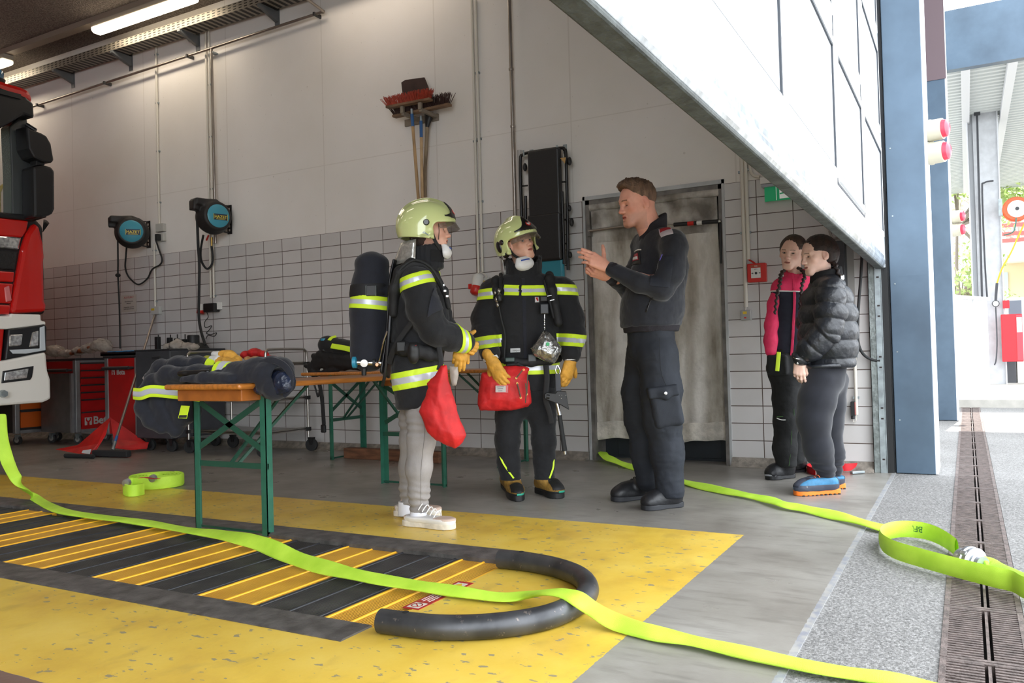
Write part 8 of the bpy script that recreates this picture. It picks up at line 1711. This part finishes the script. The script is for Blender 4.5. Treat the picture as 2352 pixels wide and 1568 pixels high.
jk = sd_obj('puffer_jacket', S, 0, PUF, g2_, fold=lambda Q: quilt(Q, z0, .105)+.004*wnoise(Q, 34, 71)+.002*np.abs(wnoise(Q, 80, 72)))
a0, a1, a2 = P(1908, 672, -.155), P(1900, 762, -.175), P(1842, 818, -.10)
S = SD(P(1800, 630, -.45), P(1985, 860, .1), .005); S.chain([a0, P(1908, 720, -.17), a1], [.076, .078, .072], .03); S.chain([a1, P(1868, 796, -.14), a2], [.072, .066, .046], .02)
def arms(Q):
    u1, u2 = unit(a1-a0), unit(a2-a1); t = np.where(((Q-a1) @ u2) > 0, np.linalg.norm(a1-a0)+(Q-a1) @ u2, (Q-a0) @ u1); return .014*(np.abs(np.sin(PI*(t+.02)/.088))**.55)-.005+.004*wnoise(Q, 34, 73)+.002*np.abs(wnoise(Q, 80, 74))
sd_obj('puffer_sleeve', S, 0, PUF, g2_, fold=arms)
S = SD(P(1800, 630, -.2), P(1985, 860, .35), .005); S.chain([P(1882, 672, .13), P(1860, 740, .13), P(1862, 770, .1), P(1850, 822, -.02)], [.07, .068, .062, .045], .03); sd_obj('puffer_sleeve', S, 0, PUF, g2_, fold=lambda Q: quilt(Q, z0+.04, .09)+.003*wnoise(Q, 40, 7))
S = SD(P(1830, 570, -.3), P(1960, 700, .3), .0045)
for i in range(26): a = 2*PI*i/26; c = P(1898, 640, 0)+(fw*math.cos(a)*.078+np.cross(ZZ, fw)*math.sin(a)*.072); S.cap(c-ZZ*.05, c+ZZ*(.045-.02*math.cos(a)), .016, .013, .012)
S.ell(P(1896, 622), (.062, .062, .05), None, .01, True); sd_obj('hoodie_collar', S, 0, HC, g2_, fold=lambda Q: .003*wnoise(Q, 40, 2))
MB().tube(smooth_path([P(1848, 835, -.0)+A(0, 0, 0), P(1860, 842, -.12), P(1900, 840, -.175), P(1945, 838, -.12), P(1958, 836, 0)], 6), .011, 8).build('hem_cord', PUF, g2_)
MB().tube(smooth_path([P(1822, 820, -.125), P(1828, 823, -.14), P(1837, 824, -.14), P(1844, 820, -.125)], 4), .0035, 8).build('bracelet', CHROME, g2_); MB().ell(P(1832, 834, -.135), (.008, .006, .009), nu=10, nv=8).build('bracelet_charm', CHROME, g2_)
SWP = mat('navy_sweatpants', '151720', .92, var=.1, vscale=20, sheen=.2)
S = SD(P(1800, 820, -.35), P(1980, 1125, .4), .006); S.cap(P(1898, 840), P(1897, 865), .125, .122, .05, fl)
S.chain([P(1888, 875, -.06), P(1876, 920, -.07), P(1868, 965, -.08), P(1878, 1030, -.08), P(1897, 1080, -.07)], [.100, .098, .090, .076, .056], .04); S.chain([P(1912, 875, .06), P(1905, 930, .07), P(1904, 970, .08), P(1911, 1040, .1), P(1915, 1085, .1)], [.094, .088, .076, .062, .048], .04)
S.cut(P(1900, 1096), -ZZ, .008)
sd_obj('sweatpants', S, 0, SWP, g2_, fold=lambda Q: .006*wnoise(Q*A(1, 1, .7), 13, 81)+.004*np.exp(-((Q[:, 2]-.14)/.06)**2)*np.sin(Q[:, 2]*140+4*wnoise(Q, 12, 3)))
for c in (P(1897, 1088, -.07), P(1915, 1090, .1)): MB().tube([c+ZZ*.02, c, c-ZZ*.012], [.044, .040, .038], 20).build('ankle_cuff', SWP, g2_)
SB = mat('sneaker_blue', '2f6f96', .6, var=.15, vscale=40); SG = mat('sneaker_grey', '3a3f4d', .6); SO = mat('sneaker_orange', 'ef7a22', .5); LO = mat('lace_orange', 'e0704a', .6)
for (hx, hy, tx, ty, ak, nl) in ((1925, 1132, 1823, 1138, P(1898, 1094, -.07), 1), (1937, 1120, 1850, 1124, P(1916, 1092, .1), 0)):
    sh, PP, dd, sd2 = shoe(g2_, onZ(hx, hy), onZ(tx, ty), .095, .085, ak, SB, SO, name='trail_sneaker', laces=LO, sole_h=.030, collar=.040, tread=True)
    rect_patch(sh, sh, PP(.5, 0, .04), dd, ZZ, -FH, .2, .02, SG, 'side_rand', off=.002, depth=.3); rect_patch(sh, sh, PP(.9, 0, .045), sd2, dd, ZZ, .07, .03, SG, 'toe_cap', off=.002, depth=.08); rect_patch(sh, sh, PP(.08, 0, .07), dd, ZZ, -FH, .03, .04, SG, 'heel_counter', off=.002, depth=.3)
    if nl: text('CMP', .014, PP(.80, -.46, .052), -dd if np.dot(dd, RH) < 0 else dd, ZZ, WHITEINK, 'lettering', sh, .0004)
